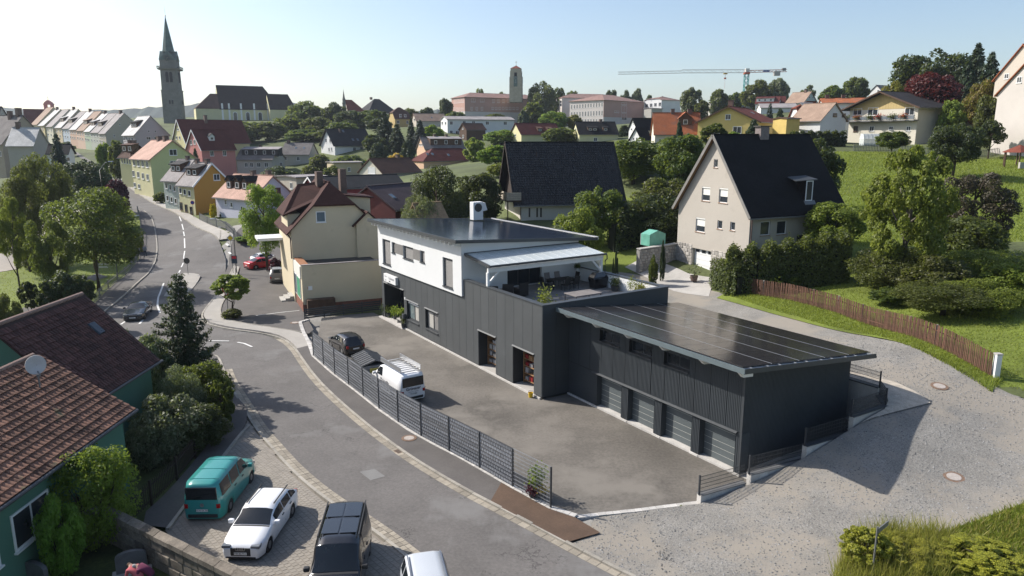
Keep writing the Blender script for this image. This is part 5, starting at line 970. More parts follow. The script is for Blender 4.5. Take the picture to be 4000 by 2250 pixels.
# roof dormer window, chimney, verge boards, gutters
s_ = q_['s']; RH = q_['rise']; eh_ = q_['eh']
du,dz = sidehit(3130,800); vD = 1.5
pD = None
rr = Vector(ray(3142,755)); o0 = Vector((0,0,CAMZ)); nP = (q_['U'].cross(lc(0,1,s_))).normalized(); t_ = (E_.location + Vector((0,0,eh_ + .22)) - o0).dot(nP) / rr.dot(nP); hp_ = o0 + rr * t_ - E_.location
du,dv = hp_.dot(q_['U']),hp_.dot(q_['V']); dzz = hp_.z
dw = .95; v0 = dv - .55
z0 = eh_ + v0 * s_ + .2; hh = 2.05
dm = MB().prism([lc(du - dw / 2,v0,z0),lc(du + dw / 2,v0,z0),lc(du + dw / 2,v0,z0 + hh),lc(du - dw / 2,v0,z0 + hh)],[lc(du - dw / 2,v0 + hh / s_,z0 + hh - .1),lc(du + dw / 2,v0 + hh / s_,z0 + hh - .1),lc(du + dw / 2,v0 + hh / s_,z0 + hh),lc(du - dw / 2,v0 + hh / s_,z0 + hh)]).build('dormer',BLK,E_)
window_part(dm,face_mat(lc(du,v0,z0 + hh / 2),q_['U'],-q_['V']),dw - .06,hh - .12,WF,PANE,False,0)
MB().prism([lc(du - 1.6,v0 + .2,z0 + hh - .12),lc(du + .75,v0 - .25,z0 + hh),lc(du + .75,v0 + 1.3,z0 + hh + .3),lc(du - 1.6,v0 + 1.3,z0 + hh + .2)],[lc(du - 1.6,v0 + .2,z0 + hh - .06),lc(du + .75,v0 - .25,z0 + hh + .08),lc(du + .75,v0 + 1.3,z0 + hh + .38),lc(du - 1.6,v0 + 1.3,z0 + hh + .28)]).build('dormer_roof',TRIMD,dm)
MB().prism([lc(du - .6,v0 - .25,z0 - .3),lc(du + .8,v0 - .25,z0 - .3),lc(du + .8,v0,z0 + .05),lc(du - .6,v0,z0 + .05)],[lc(du - .6,v0 - .25,z0 - .25),lc(du + .8,v0 - .25,z0 - .25),lc(du + .8,v0,z0 + .1),lc(du - .6,v0,z0 + .1)]).build('flashing',GUT,dm)
ch = MB().prism([lc(5.2,Wg / 2 - .4,eh_ + RH - .6),lc(6.3,Wg / 2 - .4,eh_ + RH - .6),lc(6.3,Wg / 2 + .4,eh_ + RH - .6),lc(5.2,Wg / 2 + .4,eh_ + RH - .6)],[lc(5.2,Wg / 2 - .4,eh_ + RH + .95),lc(6.3,Wg / 2 - .4,eh_ + RH + .95),lc(6.3,Wg / 2 + .4,eh_ + RH + .95),lc(5.2,Wg / 2 + .4,eh_ + RH + .95)]).build('chimney',mat('grey_brick',(.24,.2,.19),.9,.2,4,20,.3),E_)
MB().box(-.7,.7,-.5,.5,0,.1).xf(Matrix.Translation(lc(5.75,Wg / 2,eh_ + RH + .95)) @ Rm).build('cap',CHCAP,ch)
for f in ((lambda v: v),(lambda v: Wg - v)):
    MB().bar(lc(-.48,f(-.45),eh_ - .45 * s_ + .1),lc(-.48,f(Wg / 2),eh_ + RH + .1),.05,.3).build('bargeboard',mat('grey_bargeboard',(.2,.19,.175),.8),E_)
    MB().bar(lc(-.3,f(-.42),eh_ - .42 * s_ - .02),lc(-.3,f(Wg / 2),eh_ + RH - .02),.4,.04).build('soffit',BRNB,E_)
MB().tube([lc(.15,-.25,eh_ - .3),lc(.15,-.12,eh_ - .7),lc(.15,-.1,0)],.06,8).build('downpipe',BRICKC,E_)
# ------------------------------------------------------------------ chalet with black tiles
BTILE = mat('black_interlocking_tile',(.026,.026,.027),.6,.3,.6,8,.4,0,island=.45,stain=((.06,.065,.045),.9,.66))
E_,lc,q_ = house('tiled_chalet','chalet with steep black tiled roof, timber gable and balcony behind the solar roof',(2036,785),92,102,1972,2415,556,5.4,wallmat('chalet_grey_render',(.5,.47,.42)),mat('chalet_underlay',(.02,.02,.02),.9),'L',oe=.5,og=1.1,th=.06)
CHL = (E_,lc,q_)
s_ = q_['s']; Lc = q_['L'] + 2.2; slen = (q_['W'] / 2 + .5) * math.sqrt(1 + s_ * s_)
tw,te = .34,.37; nu = int(Lc / tw); nv_ = int(slen / te); up = Vector((q_['V'].x,q_['V'].y,s_)).normalized(); Uv = q_['U']; nrm = Uv.cross(up).normalized()
if nrm.z < 0: nrm = -nrm
o0 = lc(-1.1,-.5,q_['eh'] - .5 * s_ + .06)
def tile_mesh(w_,l_,hgt=.05):
    ps = [(0,.0),(.12,.5),(.3,.95),(.45,1),(.62,.7),(.75,.15),(1.0,0)]
    mb = MB(); n = len(ps)
    mb.add([(x * w_ * 1.02,0,.055 + z * hgt) for x,z in ps] + [(x * w_ * 1.02,l_ * 1.08,z * hgt) for x,z in ps] + [(x * w_ * 1.02,0,z * hgt - .02) for x,z in ps],[(i,i + 1,n + i + 1,n + i) for i in range(n - 1)] + [(2 * n + i,2 * n + i + 1,i + 1,i) for i in range(n - 1)]); return mb
def tile_roof(E,o0,Uv,up,nu,nv_,tw,te,m,keep=300,order=None,hgt=.05,jit=.006,skip=None):
    nrm = Uv.cross(up).normalized(); nrm = -nrm if nrm.z < 0 else nrm
    base = tile_mesh(tw,te,hgt); ob = None; rest = MB(); cells = [(j,i) for j in range(nv_) for i in range(nu)]
    if order: cells.sort(key=order)
    k = 0
    for j,i in cells:
        p = o0 + Uv * (i * tw) + up * (j * te) + nrm * random.uniform(0,jit)
        if skip and skip(p): continue
        M_ = Matrix(((Uv.x,up.x,nrm.x,p.x),(Uv.y,up.y,nrm.y,p.y),(Uv.z,up.z,nrm.z,p.z),(0,0,0,1)))
        if k < keep:
            if ob is None: ob = base.build('roof_tile',m,E); o = ob; me_ = ob.data
            else: o = inst(ob,'roof_tile',E)
            o.matrix_local = M_
        else: rest.add([M_ @ Vector(v) for v in base.v],base.f)
        k += 1
    if rest.v: r_ = rest.build('roof_tiling',m,E); r_['kind'] = 'stuff'
tile_roof(E_,o0,Uv,up,nu,nv_,tw,te,BTILE)
# dark timber gable with balcony
TIMD = mat('dark_timber',(.045,.03,.022),.8,.2,1.5,16,.3); OLDW = mat('weathered_boards',(.36,.31,.25),.85,.15,1.5,14,.25)
Wc = q_['W']
for k in range(22):
    v0 = Wc * k / 22; v1 = Wc * (k + 1) / 22 - .02; zt = lambda v: q_['eh'] + min(v,Wc - v) * s_ - .1
    MB().prism([lc(-.06,v0,q_['eh'] - .4),lc(-.06,v1,q_['eh'] - .4),lc(-.002,v1,q_['eh'] - .4),lc(-.002,v0,q_['eh'] - .4)],[lc(-.06,v0,zt(v0)),lc(-.06,v1,zt(v1)),lc(-.002,v1,zt(v1)),lc(-.002,v0,zt(v0))]).build('gable_board',TIMD,E_)
zb_ = q_['eh'] + .1
bal = MB().prism([lc(-1.9,-.3,zb_ - .2),lc(-1.9,Wc + .3,zb_ - .2),lc(-.07,Wc + .3,zb_ - .2),lc(-.07,-.3,zb_ - .2)],[lc(-1.9,-.3,zb_),lc(-1.9,Wc + .3,zb_),lc(-.07,Wc + .3,zb_),lc(-.07,-.3,zb_)]).build('balcony',TIMD,E_)
for k in range(4): z0 = zb_ + .02 + k * .25; MB().prism([lc(-1.96,-.3,z0),lc(-1.96,Wc + .3,z0),lc(-1.91,Wc + .3,z0),lc(-1.91,-.3,z0)],[lc(-1.96,-.3,z0 + .23),lc(-1.96,Wc + .3,z0 + .23),lc(-1.91,Wc + .3,z0 + .23),lc(-1.91,-.3,z0 + .23)]).build('balcony_board',OLDW,bal); MB().prism([lc(-1.9,-.36,z0),lc(-.07,-.36,z0),lc(-.07,-.31,z0),lc(-1.9,-.31,z0)],[lc(-1.9,-.36,z0 + .23),lc(-.07,-.36,z0 + .23),lc(-.07,-.31,z0 + .23),lc(-1.9,-.31,z0 + .23)]).build('balcony_board',OLDW,bal)
for v in (-.2,Wc + .2): MB().bar(lc(-1.8,v,-.5),lc(-1.8,v,zb_ + .2),.14).build('balcony_post',TIMD,bal)
MB().bar(lc(-1.05,-.5,q_['eh'] - .5 * s_),lc(-1.05,Wc / 2,q_['eh'] + q_['rise']),.06,.34).build('bargeboard',TIMD,E_); MB().bar(lc(-1.05,Wc + .5,q_['eh'] - .5 * s_),lc(-1.05,Wc / 2,q_['eh'] + q_['rise']),.06,.34).build('bargeboard',TIMD,E_)
for px in (2068,2098,2113):
    p = plane_hit(px,830,q_['P'],-q_['V']) - E_.location; window_part(E_,face_mat(p,q_['U'],-q_['V']),.22,1.2,BF,PANE,False,0)
for px in (2115,2262):
    p = lc(0,2.2,0) ; uu = (px - 2036) / (2415 - 2036) * q_['L']; vv = q_['W'] * .36; MB().prism([lc(uu,vv,q_['eh'] + vv * s_ + .1),lc(uu + .6,vv,q_['eh'] + vv * s_ + .1),lc(uu + .3,vv + .35,q_['eh'] + vv * s_ + .75)],[lc(uu,vv + .5,q_['eh'] + vv * s_ + .6),lc(uu + .6,vv + .5,q_['eh'] + vv * s_ + .6),lc(uu + .3,vv + .5,q_['eh'] + vv * s_ + .9)]).build('roof_vent',TIMD,E_)
MB().tube([lc(-.2,-.6,q_['eh'] - .7),lc(-.1,-.1,q_['eh'] - 1.2),lc(-.1,-.1,0)],.05,8).build('downpipe',BRICKC,E_)
# ------------------------------------------------------------------ cream house with half-hipped roof
PLT = roofmat('plum_tile',(.06,.024,.02),.14)
E_,lc,q_ = house('cream_house','cream house with plum tiled half-hipped roof and flat-roofed shop in front',(1136,900),74,24,1474,None,721,7.7,CREAM,PLT,'R',L=11,oe=.5,og=.35,hip0=(.52,2.2),th=.16,gutter=False)
Wc,s_,eh_ = q_['W'],q_['s'],q_['eh']
p = plane_hit(1253,847,q_['P'],-q_['U']) - E_.location; window_part(E_,face_mat(p,q_['V'],-q_['U']),1.0,1.15,WF,PANEB,True,0)
# left cross gable (hipped) and right dormer gable
def slab3(poly,m,nm,th=.16): return MB().prism([lc(*q) for q in poly],[lc(q[0],q[1],q[2] + th) for q in poly]).build(nm,m,E_)
zr = eh_ + q_['rise'] - 1.0; ze = eh_ + 1.5
cg_ = MB().prism([lc(2.0,-.05,eh_ - .3),lc(7.5,-.05,eh_ - .3),lc(7.5,Wc * .45,eh_ - .3),lc(2.0,Wc * .45,eh_ - .3)],[lc(2.0,-.05,ze),lc(7.5,-.05,ze),lc(7.5,Wc * .45,ze),lc(2.0,Wc * .45,ze)]).build('cross_gable',CREAM,E_)
slab3([(1.6,-.5,ze - .2),(1.6,Wc / 2,ze - .2 + (zr - ze)),(4.75,Wc / 2,zr + 1.0),(4.75,1.6,zr + .7)],PLT,'cross_roof'); slab3([(7.9,-.5,ze - .2),(7.9,Wc / 2,ze),(4.75,Wc / 2,zr + 1.0),(4.75,1.6,zr + .7)],PLT,'cross_roof'); slab3([(1.6,-.5,ze - .2),(4.75,1.6,zr + .7),(7.9,-.5,ze - .2)],PLT,'cross_roof')
dg_ = MB().prism([lc(-.4,Wc - 2.35,.2),lc(-.4,Wc + .1,.2),lc(2.4,Wc + .1,.2),lc(2.4,Wc - 2.35,.2)],[lc(-.4,Wc - 2.35,eh_ + .4),lc(-.4,Wc + .1,eh_ + .4),lc(2.4,Wc + .1,eh_ + .4),lc(2.4,Wc - 2.35,eh_ + .4)]).build('stair_bay',CREAM,E_)
MB().prism([lc(-.4,Wc - 2.35,eh_ + .4),lc(-.4,Wc + .1,eh_ + .4),lc(-.4,Wc - 1.1,eh_ + 1.55)],[lc(2.4,Wc - 2.35,eh_ + .4),lc(2.4,Wc + .1,eh_ + .4),lc(2.4,Wc - 1.1,eh_ + 1.55)]).build('bay_gable',CREAM,dg_)
for a_ in (Wc - 2.75,Wc + .5): slab3([(-.7,a_,eh_ + .08),(-.7,Wc - 1.1,eh_ + 1.6),(2.6,Wc - 1.1,eh_ + 1.6),(2.6,a_,eh_ + .08)],PLT,'bay_roof',.12)
ub = MB().prism([lc(2.6,Wc * .62,eh_),lc(2.6,Wc - .1,eh_),lc(6.5,Wc - .1,eh_),lc(6.5,Wc * .62,eh_)],[lc(2.6,Wc * .62,eh_ + 3.2),lc(2.6,Wc - .1,eh_ + 2.9),lc(6.5,Wc - .1,eh_ + 2.9),lc(6.5,Wc * .62,eh_ + 3.2)]).build('rear_dormer',CREAM,E_); MB().prism([lc(2.3,Wc * .55,eh_ + 3.3),lc(2.3,Wc + .25,eh_ + 2.85),lc(6.8,Wc + .25,eh_ + 2.85),lc(6.8,Wc * .55,eh_ + 3.3)],[lc(2.3,Wc * .55,eh_ + 3.45),lc(2.3,Wc + .25,eh_ + 3.0),lc(6.8,Wc + .25,eh_ + 3.0),lc(6.8,Wc * .55,eh_ + 3.45)]).build('dormer_roof',PLT,ub)
for u,v,hh in ((4.2,Wc * .42,1.2),(5.2,Wc * .72,3.0)):
    c_ = MB().box(-.35,.35,-.35,.35,eh_ + 1.5,eh_ + q_['rise'] + hh - (1.6 if hh > 2 else 0)).xf(Matrix.Translation(lc(u,v,0)) @ Matrix.Rotation(YAW_E1,4,'Z')).build('chimney',BRICKC,E_)
MB().tube([lc(.05,-.4,eh_ - .3),lc(.0,-.1,eh_ - .8),lc(-.1,-.1,4.75)],.07,8).build('downpipe',BRICKC,E_)
EX0 = G(1187,1220); Zt = 4.72; C1,C2 = Vector((math.cos(R(114)),math.sin(R(114)))),Vector((math.cos(R(24)),math.sin(R(24))))
ex = lambda u,v,z: Vector((C1.x * u + C2.x * v + EX0.x - E_.location.x,C1.y * u + C2.y * v + EX0.y - E_.location.y,z - E_.location.z))
def exb(nm,m,u0,u1,v0,v1,z0,z1_,par=None): return MB().prism([ex(u0,v0,z0),ex(u0,v1,z0),ex(u1,v1,z0),ex(u1,v0,z0)],[ex(u0,v0,z1_),ex(u0,v1,z1_),ex(u1,v1,z1_),ex(u1,v0,z1_)]).build(nm,m,par or E_)
VW = 8.0
sh_ = exb('shop_wing',CREAM,0,5.2,0,VW,-.4,Zt - .35); exb('parapet',CREAM,0,.25,0,VW,Zt - .35,Zt); exb('parapet',wallmat('shop_white',(.66,.64,.58),False),.25,5.2,0,.3,Zt - .35,Zt); exb('parapet_cap',LGR,-.04,.3,-.02,VW + .04,Zt,Zt + .06); exb('coping',mat('terracotta_coping',(.3,.13,.06),.8),.3,5.2,-.06,.75,Zt + .001,Zt + .05)
exb('plinth',mat('brick_plinth',(.22,.09,.06),.9,.2,3),-.03,-.002,.0,VW,-.4,.75); exb('plinth',MATS['brick_plinth'],0,9,-.04,-.002,-.4,1.0)
exb('flat_roof',mat('bitumen_felt',(.07,.065,.06),.7,.3,.7,6,.3,.3,8,stain=((.5,.5,.5),.45,.64)),.26,5.2,.31,VW - .1,Zt - .4,Zt - .3)
for k in range(3): exb('shop_window',WF,1.0 + k * 2.5,3.3 + k * 2.5,-.08,-.003,1.1,3.3); exb('pane',PANEB if k else mat('green_poster',(.05,.3,.16),.4),1.1 + k * 2.5,3.2 + k * 2.5,-.1,-.081,1.2,3.2)
exb('shop_fascia',MATS['shop_white'],.3,9.5,-.12,-.003,3.4,4.6)
for k in range(3): exb('step',CONC,5.6,7.8,-1.5 + k * .45,-.13,.0 + k * .18,.18 + k * .18 - .005)
exb('door_canopy',WF,13,16.5,-2.9,-.13,5.6,5.9); 
exb('canopy_bracket',TIMB,14.6,14.8,-2.4,-.13,5.4,5.6)
exb('bin_store',TIMB,-.9,-.06,.3,3.0,-.3,1.35)
NE = exb('no_entry_plate',WF,-.05,-.001,.55,.95,2.2,2.6); 
# ------------------------------------------------------------------ near green house with tiled roofs
RTILE = mat('weathered_brown_tile',(.23,.115,.075),.85,.3,.5,10,.35,.15,30,island=.5,stain=((.13,.115,.06),1.1,.6))
GREENW = wallmat('green_render',(.08,.18,.13))
E_ = empty('green_house',(-25,30,0)); tag(E_,'green rendered house with two mossy brown tiled roofs in the lower left','house')
def W_(x,y,z): return Vector((x - E_.location.x,y - E_.location.y,z))
def gable(nm,xr,xe,ye0,ye1,zr,ze,m,wall):
    w_ = xe - xr; mb = MB()
    mb.prism([W_(xr - w_,ye0 + .4,-.5),W_(xe - .5,ye0 + .4,-.5),W_(xe - .5,ye0 + .4,ze + .15),W_(xr,ye0 + .4,zr - .15),W_(xr - w_,ye0 + .4,ze)],[W_(xr - w_,ye1 - .35,-.5),W_(xe - .5,ye1 - .35,-.5),W_(xe - .5,ye1 - .35,ze + .15),W_(xr,ye1 - .35,zr - .15),W_(xr - w_,ye1 - .35,ze)])
    mb.build(nm,wall,E_)
    for x in (xe,xr - w_): MB().prism([W_(x,ye0,ze - .1),W_(xr,ye0,zr - .1),W_(xr,ye1,zr - .1),W_(x,ye1,ze - .1)],[W_(x,ye0,ze - .02),W_(xr,ye0,zr - .02),W_(xr,ye1,zr - .02),W_(x,ye1,ze - .02)]).build('roof_slope',mat('roof_underlay',(.05,.03,.025),.9),E_)
    n = int((ye1 - ye0) / .38); rt = MB().tube([(0,0,0),(0,.41,.015)],[.13,.115],8).build('ridge_tile',mat('ridge_tile',(.3,.2,.16),.85,.2),E_)
    for k in range(n):
        o = rt if k == 0 else inst(rt,'ridge_tile',E_); o.location = W_(xr,ye0 + k * .38,zr)
    up = Vector((xr - xe,0,zr - ze)); sl = up.length; up.normalize(); Uv = Vector((0,1,0)); tw,te = .23,.34
    tile_roof(E_,W_(xe,ye0,ze),Uv,up,int((ye1 - ye0) / tw),int(sl / te),tw,te,m,keep=150,order=lambda c: -(c[1] * .6 + c[0] * .25) if nm == 'front_block' else c[0] * .5 - c[1] * .2,hgt=.03,jit=.025)
    MB().tube([W_(xe + .08,ye0,ze - .06),W_(xe + .08,ye1,ze - .06)],.08,8).build('gutter',TRIMD,E_)
gable('front_block',-22.7,-18.3,17.0,32.9,6.93,4.12,RTILE,GREENW)
gable('rear_block',-25.0,-20.9,33.1,40.9,8.15,4.1,mat('dark_red_pantile',(.1,.042,.034),.85,.3,.5,10,.35,.15,30,island=.4),GREENW)
MB().prism([W_(-21.45,33.8,3.72),W_(-21.35,33.8,3.72),W_(-21.35,40.5,3.72),W_(-21.45,40.5,3.72)],[W_(-21.45,33.8,4.0),W_(-21.35,33.8,4.0),W_(-21.35,40.5,4.0),W_(-21.45,40.5,4.0)]).build('eave_band',GREYW,E_)
for y0 in (22.6,25.6):
    window_part(E_,face_mat(W_(-18.8,y0,2.4),Vector((0,1,0)),Vector((1,0,0))),2.2,1.5,WF,PANE,True,1)
rl = MB().prism([(0,0,0),(.6,0,0),(.6,.9,0),(0,.9,0)],[(0.05,.05,.08),(.55,.05,.08),(.55,.85,.08),(.05,.85,.08)]).build('roof_light',PANE,E_)
upv = Vector((-25.0 + 20.9,0,8.15 - 4.1)).normalized(); nn = Vector((0,1,0)).cross(upv); nn = -nn if nn.z < 0 else nn; pp = W_(-20.9,38.6,4.1) + upv * 3.0 + nn * .06
rl.matrix_local = Matrix(((0,upv.x,nn.x,pp.x),(1,upv.y,nn.y,pp.y),(0,upv.z,nn.z,pp.z),(0,0,0,1)))
# satellite dish
SD = empty('satellite_dish',(-21.2,30.6,5.95)); tag(SD,'pale satellite dish on a short mast on the mossy tiled roof','satellite dish')
MB().tube([(0,0,-.3),(0,0,1.0)],.04,8).build('mast',GUT,SD)
ds = MB().lathe([(.02,0),(.3,.03),(.5,.1),(.58,.16),(.56,.165),(.3,.05),(.02,.02)],24,cap=False).build('dish',mat('dish_grey',(.48,.46,.44),.6,.05),SD,smooth=True); ds.location = (0,.0,1.15); ds.rotation_euler = (R(72),0,R(12)); ds.scale = (.75,) * 3
MB().bar((0,0,.95),(.25,-.35,.8),.04).box(.2,.32,-.42,-.3,.74,.86).build('feed_arm',GUT,SD)

# ------------------------------------------------------------------ vegetation
BARK = mat('bark',(.07,.052,.038),.95,.3,3,18,.4,.5,20); BARKG = mat('grey_bark',(.16,.14,.115),.95,.3,3,18,.4,.5,20)
L_MID = leafmat('leaf_mid_green',(.014,.03,.006),(.075,.11,.018)); L_DRK = leafmat('leaf_dark_green',(.01,.02,.006),(.038,.062,.016),.2); L_YEL = leafmat('leaf_yellow_green',(.06,.09,.012),(.2,.24,.035),.4)
L_LIME = leafmat('leaf_lime',(.05,.1,.012),(.16,.27,.03),.4); L_CONI = leafmat('needle_dark',(.012,.026,.012),(.04,.07,.03),.1); L_BLUE = leafmat('needle_blue',(.02,.035,.032),(.06,.085,.08),.1); L_COP = leafmat('leaf_copper',(.035,.008,.008),(.12,.028,.022),.25,(.3,.05,.03)); L_GOLD = leafmat('leaf_autumn',(.08,.07,.012),(.24,.19,.035),.35); L_GREY = leafmat('leaf_silver',(.03,.045,.02),(.2,.22,.13),.25); L_OLIV = leafmat('leaf_olive',(.022,.03,.008),(.1,.11,.026),.3); L_HEDG = leafmat('leaf_hedge',(.02,.035,.01),(.1,.13,.03),.3); L_PLUM = leafmat('leaf_plum',(.025,.008,.014),(.08,.022,.035),.2,(.25,.03,.05)); L_FLOW = leafmat('flower_red',(.3,.03,.01),(.65,.1,.02),.2,(.6,.1,.02)); L_FYEL = leafmat('flower_yellow',(.5,.3,.01),(.75,.55,.03),.2)
PROTO = {}
def leaf_mesh(name,C,N,size,rng,aspect=1.5,up=0.0):
    """quads at C facing N"""
    n = len(C); N = N / np.maximum(1e-6,np.linalg.norm(N,axis=1,keepdims=True))
    t = rng.normal(size=(n,3)); t -= (t * N).sum(1,keepdims=True) * N; t /= np.maximum(1e-6,np.linalg.norm(t,axis=1,keepdims=True)); b_ = np.cross(N,t)
    s_ = size * rng.uniform(.65,1.3,(n,1)); a,c = t * s_ * aspect / 2,b_ * s_ / 2
    V = np.stack([C - a,C + c * .9 - a * .1 - N * s_ * .12,C + a,C - c * .9 - a * .1 - N * s_ * .12],1).reshape(-1,3)
    F = np.arange(4 * n).reshape(-1,4); me = bpy.data.meshes.new(name); me.vertices.add(4 * n); me.vertices.foreach_set('co',V.ravel())
    me.loops.add(4 * n); me.loops.foreach_set('vertex_index',F.ravel().astype(np.int32)); me.polygons.add(n); me.polygons.foreach_set('loop_start',np.arange(0,4 * n,4,dtype=np.int32)); me.polygons.foreach_set('loop_total',np.full(n,4,dtype=np.int32))
    me.update(calc_edges=True); me.materials.append(L_MID); return me
def crown(shape,rel,var):
    key = (shape,rel,var)
    if key in PROTO: return PROTO[key]
    rng = np.random.default_rng(hash(key) % 99991 if False else (len(PROTO) * 37 + var * 7 + 5))
    n = int({.03: 22000,.05: 12500,.085: 6200,.14: 3000}[rel]); nc = {'round': 64,'tall': 74,'loose': 60,'shrub': 72,'spire': 50,'wild': 130}[shape]
    cs = []
    while len(cs) < nc:
        p = rng.uniform(-1,1,3); r = np.linalg.norm(p)
        if shape in ('shrub','wild'):
            if r > 1 or p[2] < -.75: continue
        elif r > 1 or r < .25: continue
        if shape == 'spire': k = max(.1,1 - max(0,(p[2] + .5) / 1.5)); p[:2] *= k
        if shape in ('round','tall') and p[2] < -.55 and rng.random() < .6: continue
        cs.append(p * (.8 if r > .8 else 1))
    cs = np.array(cs); rc = rng.uniform(.15,.34,nc) if shape not in ('loose','wild') else rng.uniform(.11,.23,nc) if shape == 'loose' else rng.uniform(.06,.15,nc)
    if shape == 'tall': rc *= .85
    if shape == 'spire': rc *= .75
    ci = rng.choice(nc,n,p=rc ** 2 / (rc ** 2).sum()); d = rng.normal(size=(n,3)); d[:,2] += .35; d /= np.linalg.norm(d,axis=1,keepdims=True)
    C = cs[ci] + d * rc[ci][:,None] * rng.uniform(.55,1.1,(n,1)) ** .6 * np.array([1,1,.85])
    N = d * .7 + rng.normal(size=(n,3)) * .55 + np.array([0,0,.3])
    PROTO[key] = leaf_mesh('crown_' + shape,C,N,rel * 1.2,rng); return PROTO[key]
def conifer(rel,var):
    key = ('conifer',rel,var)
    if key in PROTO: return PROTO[key]
    rng = np.random.default_rng(300 + var); C = []; N = []; lv = 19 if rel < .02 else 22 if rel < .05 else 14; fin = rel < .02
    for k in range(lv):
        z = k / lv; L_ = (1 - z) ** .85 * (.42 + .06 * rng.random()) + .015; nb = int(9 - 4 * z) if not fin else int(8 - 3 * z)
        for b_ in range(nb):
            a = 2 * math.pi * (b_ + rng.random() * .7) / nb + k * 1.3; le = L_ * rng.uniform(.7,1.12); m = max(5,int(le / rel * 3.2))
            for t in np.linspace(.12,1,m):
                for rep in range(3 if rel < .05 else 2):
                    w_ = ((1 - t) * .16 * le + .012) if not fin else ((1 - t) * .13 * le + .008)
                    off = rng.normal(size=3) * np.array([w_,w_,.012]); droop = (-.34 * t * t * le + .10 * t * le) if not fin else (-.55 * t * le + .42 * t ** 3 * le)
                    C.append([math.cos(a) * le * t + off[0],math.sin(a) * le * t + off[1],.04 + z * .95 + droop + off[2]]); N.append([rng.normal() * .5 + math.cos(a) * .3,rng.normal() * .5 + math.sin(a) * .3,.8])
    PROTO[key] = leaf_mesh('crown_conifer',np.array(C),np.array(N),rel,rng,2.4); return PROTO[key]
TRUNKS = {}
def trunk_mesh(var,multi=False):
    key = (var,multi)
    if key in TRUNKS: return TRUNKS[key]
    rng = random.Random(var * 13 + 5); mb = MB()      # unit: z 0..1, radius .03
    if not multi: mb.tube([(0,0,0),(rng.uniform(-.02,.02),0,.3),(rng.uniform(-.03,.03),rng.uniform(-.03,.03),.62),(0,0,.9)],[.032,.024,.017,.006],8)
    for k in range(7 if not multi else 6):
        a = k * 2.4 + rng.random(); z0 = (.28 + .08 * k) if not multi else 0.0; l_ = rng.uniform(.2,.34)
        x0 = (0,0,z0) if not multi else (rng.uniform(-.03,.03),rng.uniform(-.03,.03),0)
        if multi: mb.tube([x0,(math.cos(a) * .1,math.sin(a) * .1,.4),(math.cos(a) * .22,math.sin(a) * .22,.85)],[.016,.012,.004],6)
        else: mb.tube([x0,(math.cos(a) * l_ * .5,math.sin(a) * l_ * .5,z0 + .13),(math.cos(a) * l_,math.sin(a) * l_,z0 + .3)],[.013,.009,.003],6)
    o = mb.build('trunk',BARK,smooth=True); me = o.data; bpy.data.objects.remove(o); TRUNKS[key] = me; return me
TREE_N = 0
def relpick(v):
    return min((.03,.05,.085,.14),key=lambda r: abs(math.log(r / v)))
def tree(label,px,top,wpx,d,m=None,shape='round',tf=.25,cat='tree',name=None,base=None,group=None,bark=None,depthk=1.0,hz=None,fine=1.0):
    """a tree whose crown top and width are surveyed from the photo at distance d; it stands on the terrain"""
    global TREE_N; TREE_N += 1; rng = random.Random(TREE_N * 7 + 1)
    t = AT(px,top,d); x,y = t.x,t.y; zg = H(x,y) if base is None else base; hgt = max(.4,t.z - zg); r = wpx / 2 * d / FPX
    E = empty(name or ('shrub' if shape == 'shrub' else 'conifer' if shape == 'cone' else 'tree'),(x,y,zg),rng.uniform(0,6.28)); tag(E,label,cat,group); m = m or L_MID
    tgt = max(.1,.0021 * d) * fine
    if shape == 'cone':
        me = conifer(.016 if fine < .7 else relpick(tgt / hgt * .8) if tgt / hgt * .8 > .04 else .03,TREE_N % 2); o = inst(me,'crown',E,(0,0,hgt * .03),None,(r / .42,r / .42,hgt * .97))
    else:
        ch = hgt * (1 - tf); me = crown(shape,relpick(tgt / max(r,ch / 2)),TREE_N % 3); o = inst(me,'crown',E,(0,0,hgt * tf + ch / 2 - .08 * ch),None,(r / .98,r / .98 * depthk,ch / 2 / .98))
    o.material_slots[0].link = 'OBJECT'; o.material_slots[0].material = m
    if shape in ('cone','spire'): tr = inst(trunk_mesh(9,False),'trunk',E,(0,0,-.1),None,(r * .9,r * .9,hgt * .8))
    elif shape == 'shrub': tr = inst(trunk_mesh(TREE_N % 4,True),'trunk',E,(0,0,-.1),None,(r * 2.2,r * 2.2,hgt * .7))
    else: tr = inst(trunk_mesh(TREE_N % 4,False),'trunk',E,(0,0,-.1),None,(r * 2.0,r * 2.0,hgt * .76))
    if bark: tr.material_slots[0].link = 'OBJECT'; tr.material_slots[0].material = bark
    return E
# --- park on the left
tree('big round maple on the park lawn beside the main road',335,690,350,80,L_MID,'round',.2,fine=.85)
tree('feathery tall tree at the left edge of the park',55,600,190,92,L_OLIV,'tall',.12)
tree('tall loose tree in front of the beige gable, left of the blue spruce',150,545,200,100,L_OLIV,'tall',.1)
tree('low spreading tree with yellowish leaves at the left picture edge',20,720,130,75,L_YEL,'loose',.3)
tree('tree with leaning forked trunk between the park paths',165,800,190,72,L_MID,'loose',.25)
tree('blue spruce towering between the park trees',215,515,115,140,L_BLUE,'cone',0,'conifer')
tree('broad dark pine behind the big round maple',330,590,170,128,L_CONI,'round',.12,'conifer')
tree('purple leaved plum beside the upper road',445,690,95,118,L_PLUM,'round',.15)
tree('left one of the two round lime trees at the end of the road',402,540,70,185,L_LIME,'tall',.05)
tree('right one of the two round lime trees at the end of the road',450,525,75,182,L_MID,'tall',.05)
tree('young park tree with slim trunk nearest the left edge',105,1085,90,62,L_DRK,'loose',.45)
tree('second young park tree from the left, above the near roof ridge',178,1078,110,61,L_DRK,'loose',.45)
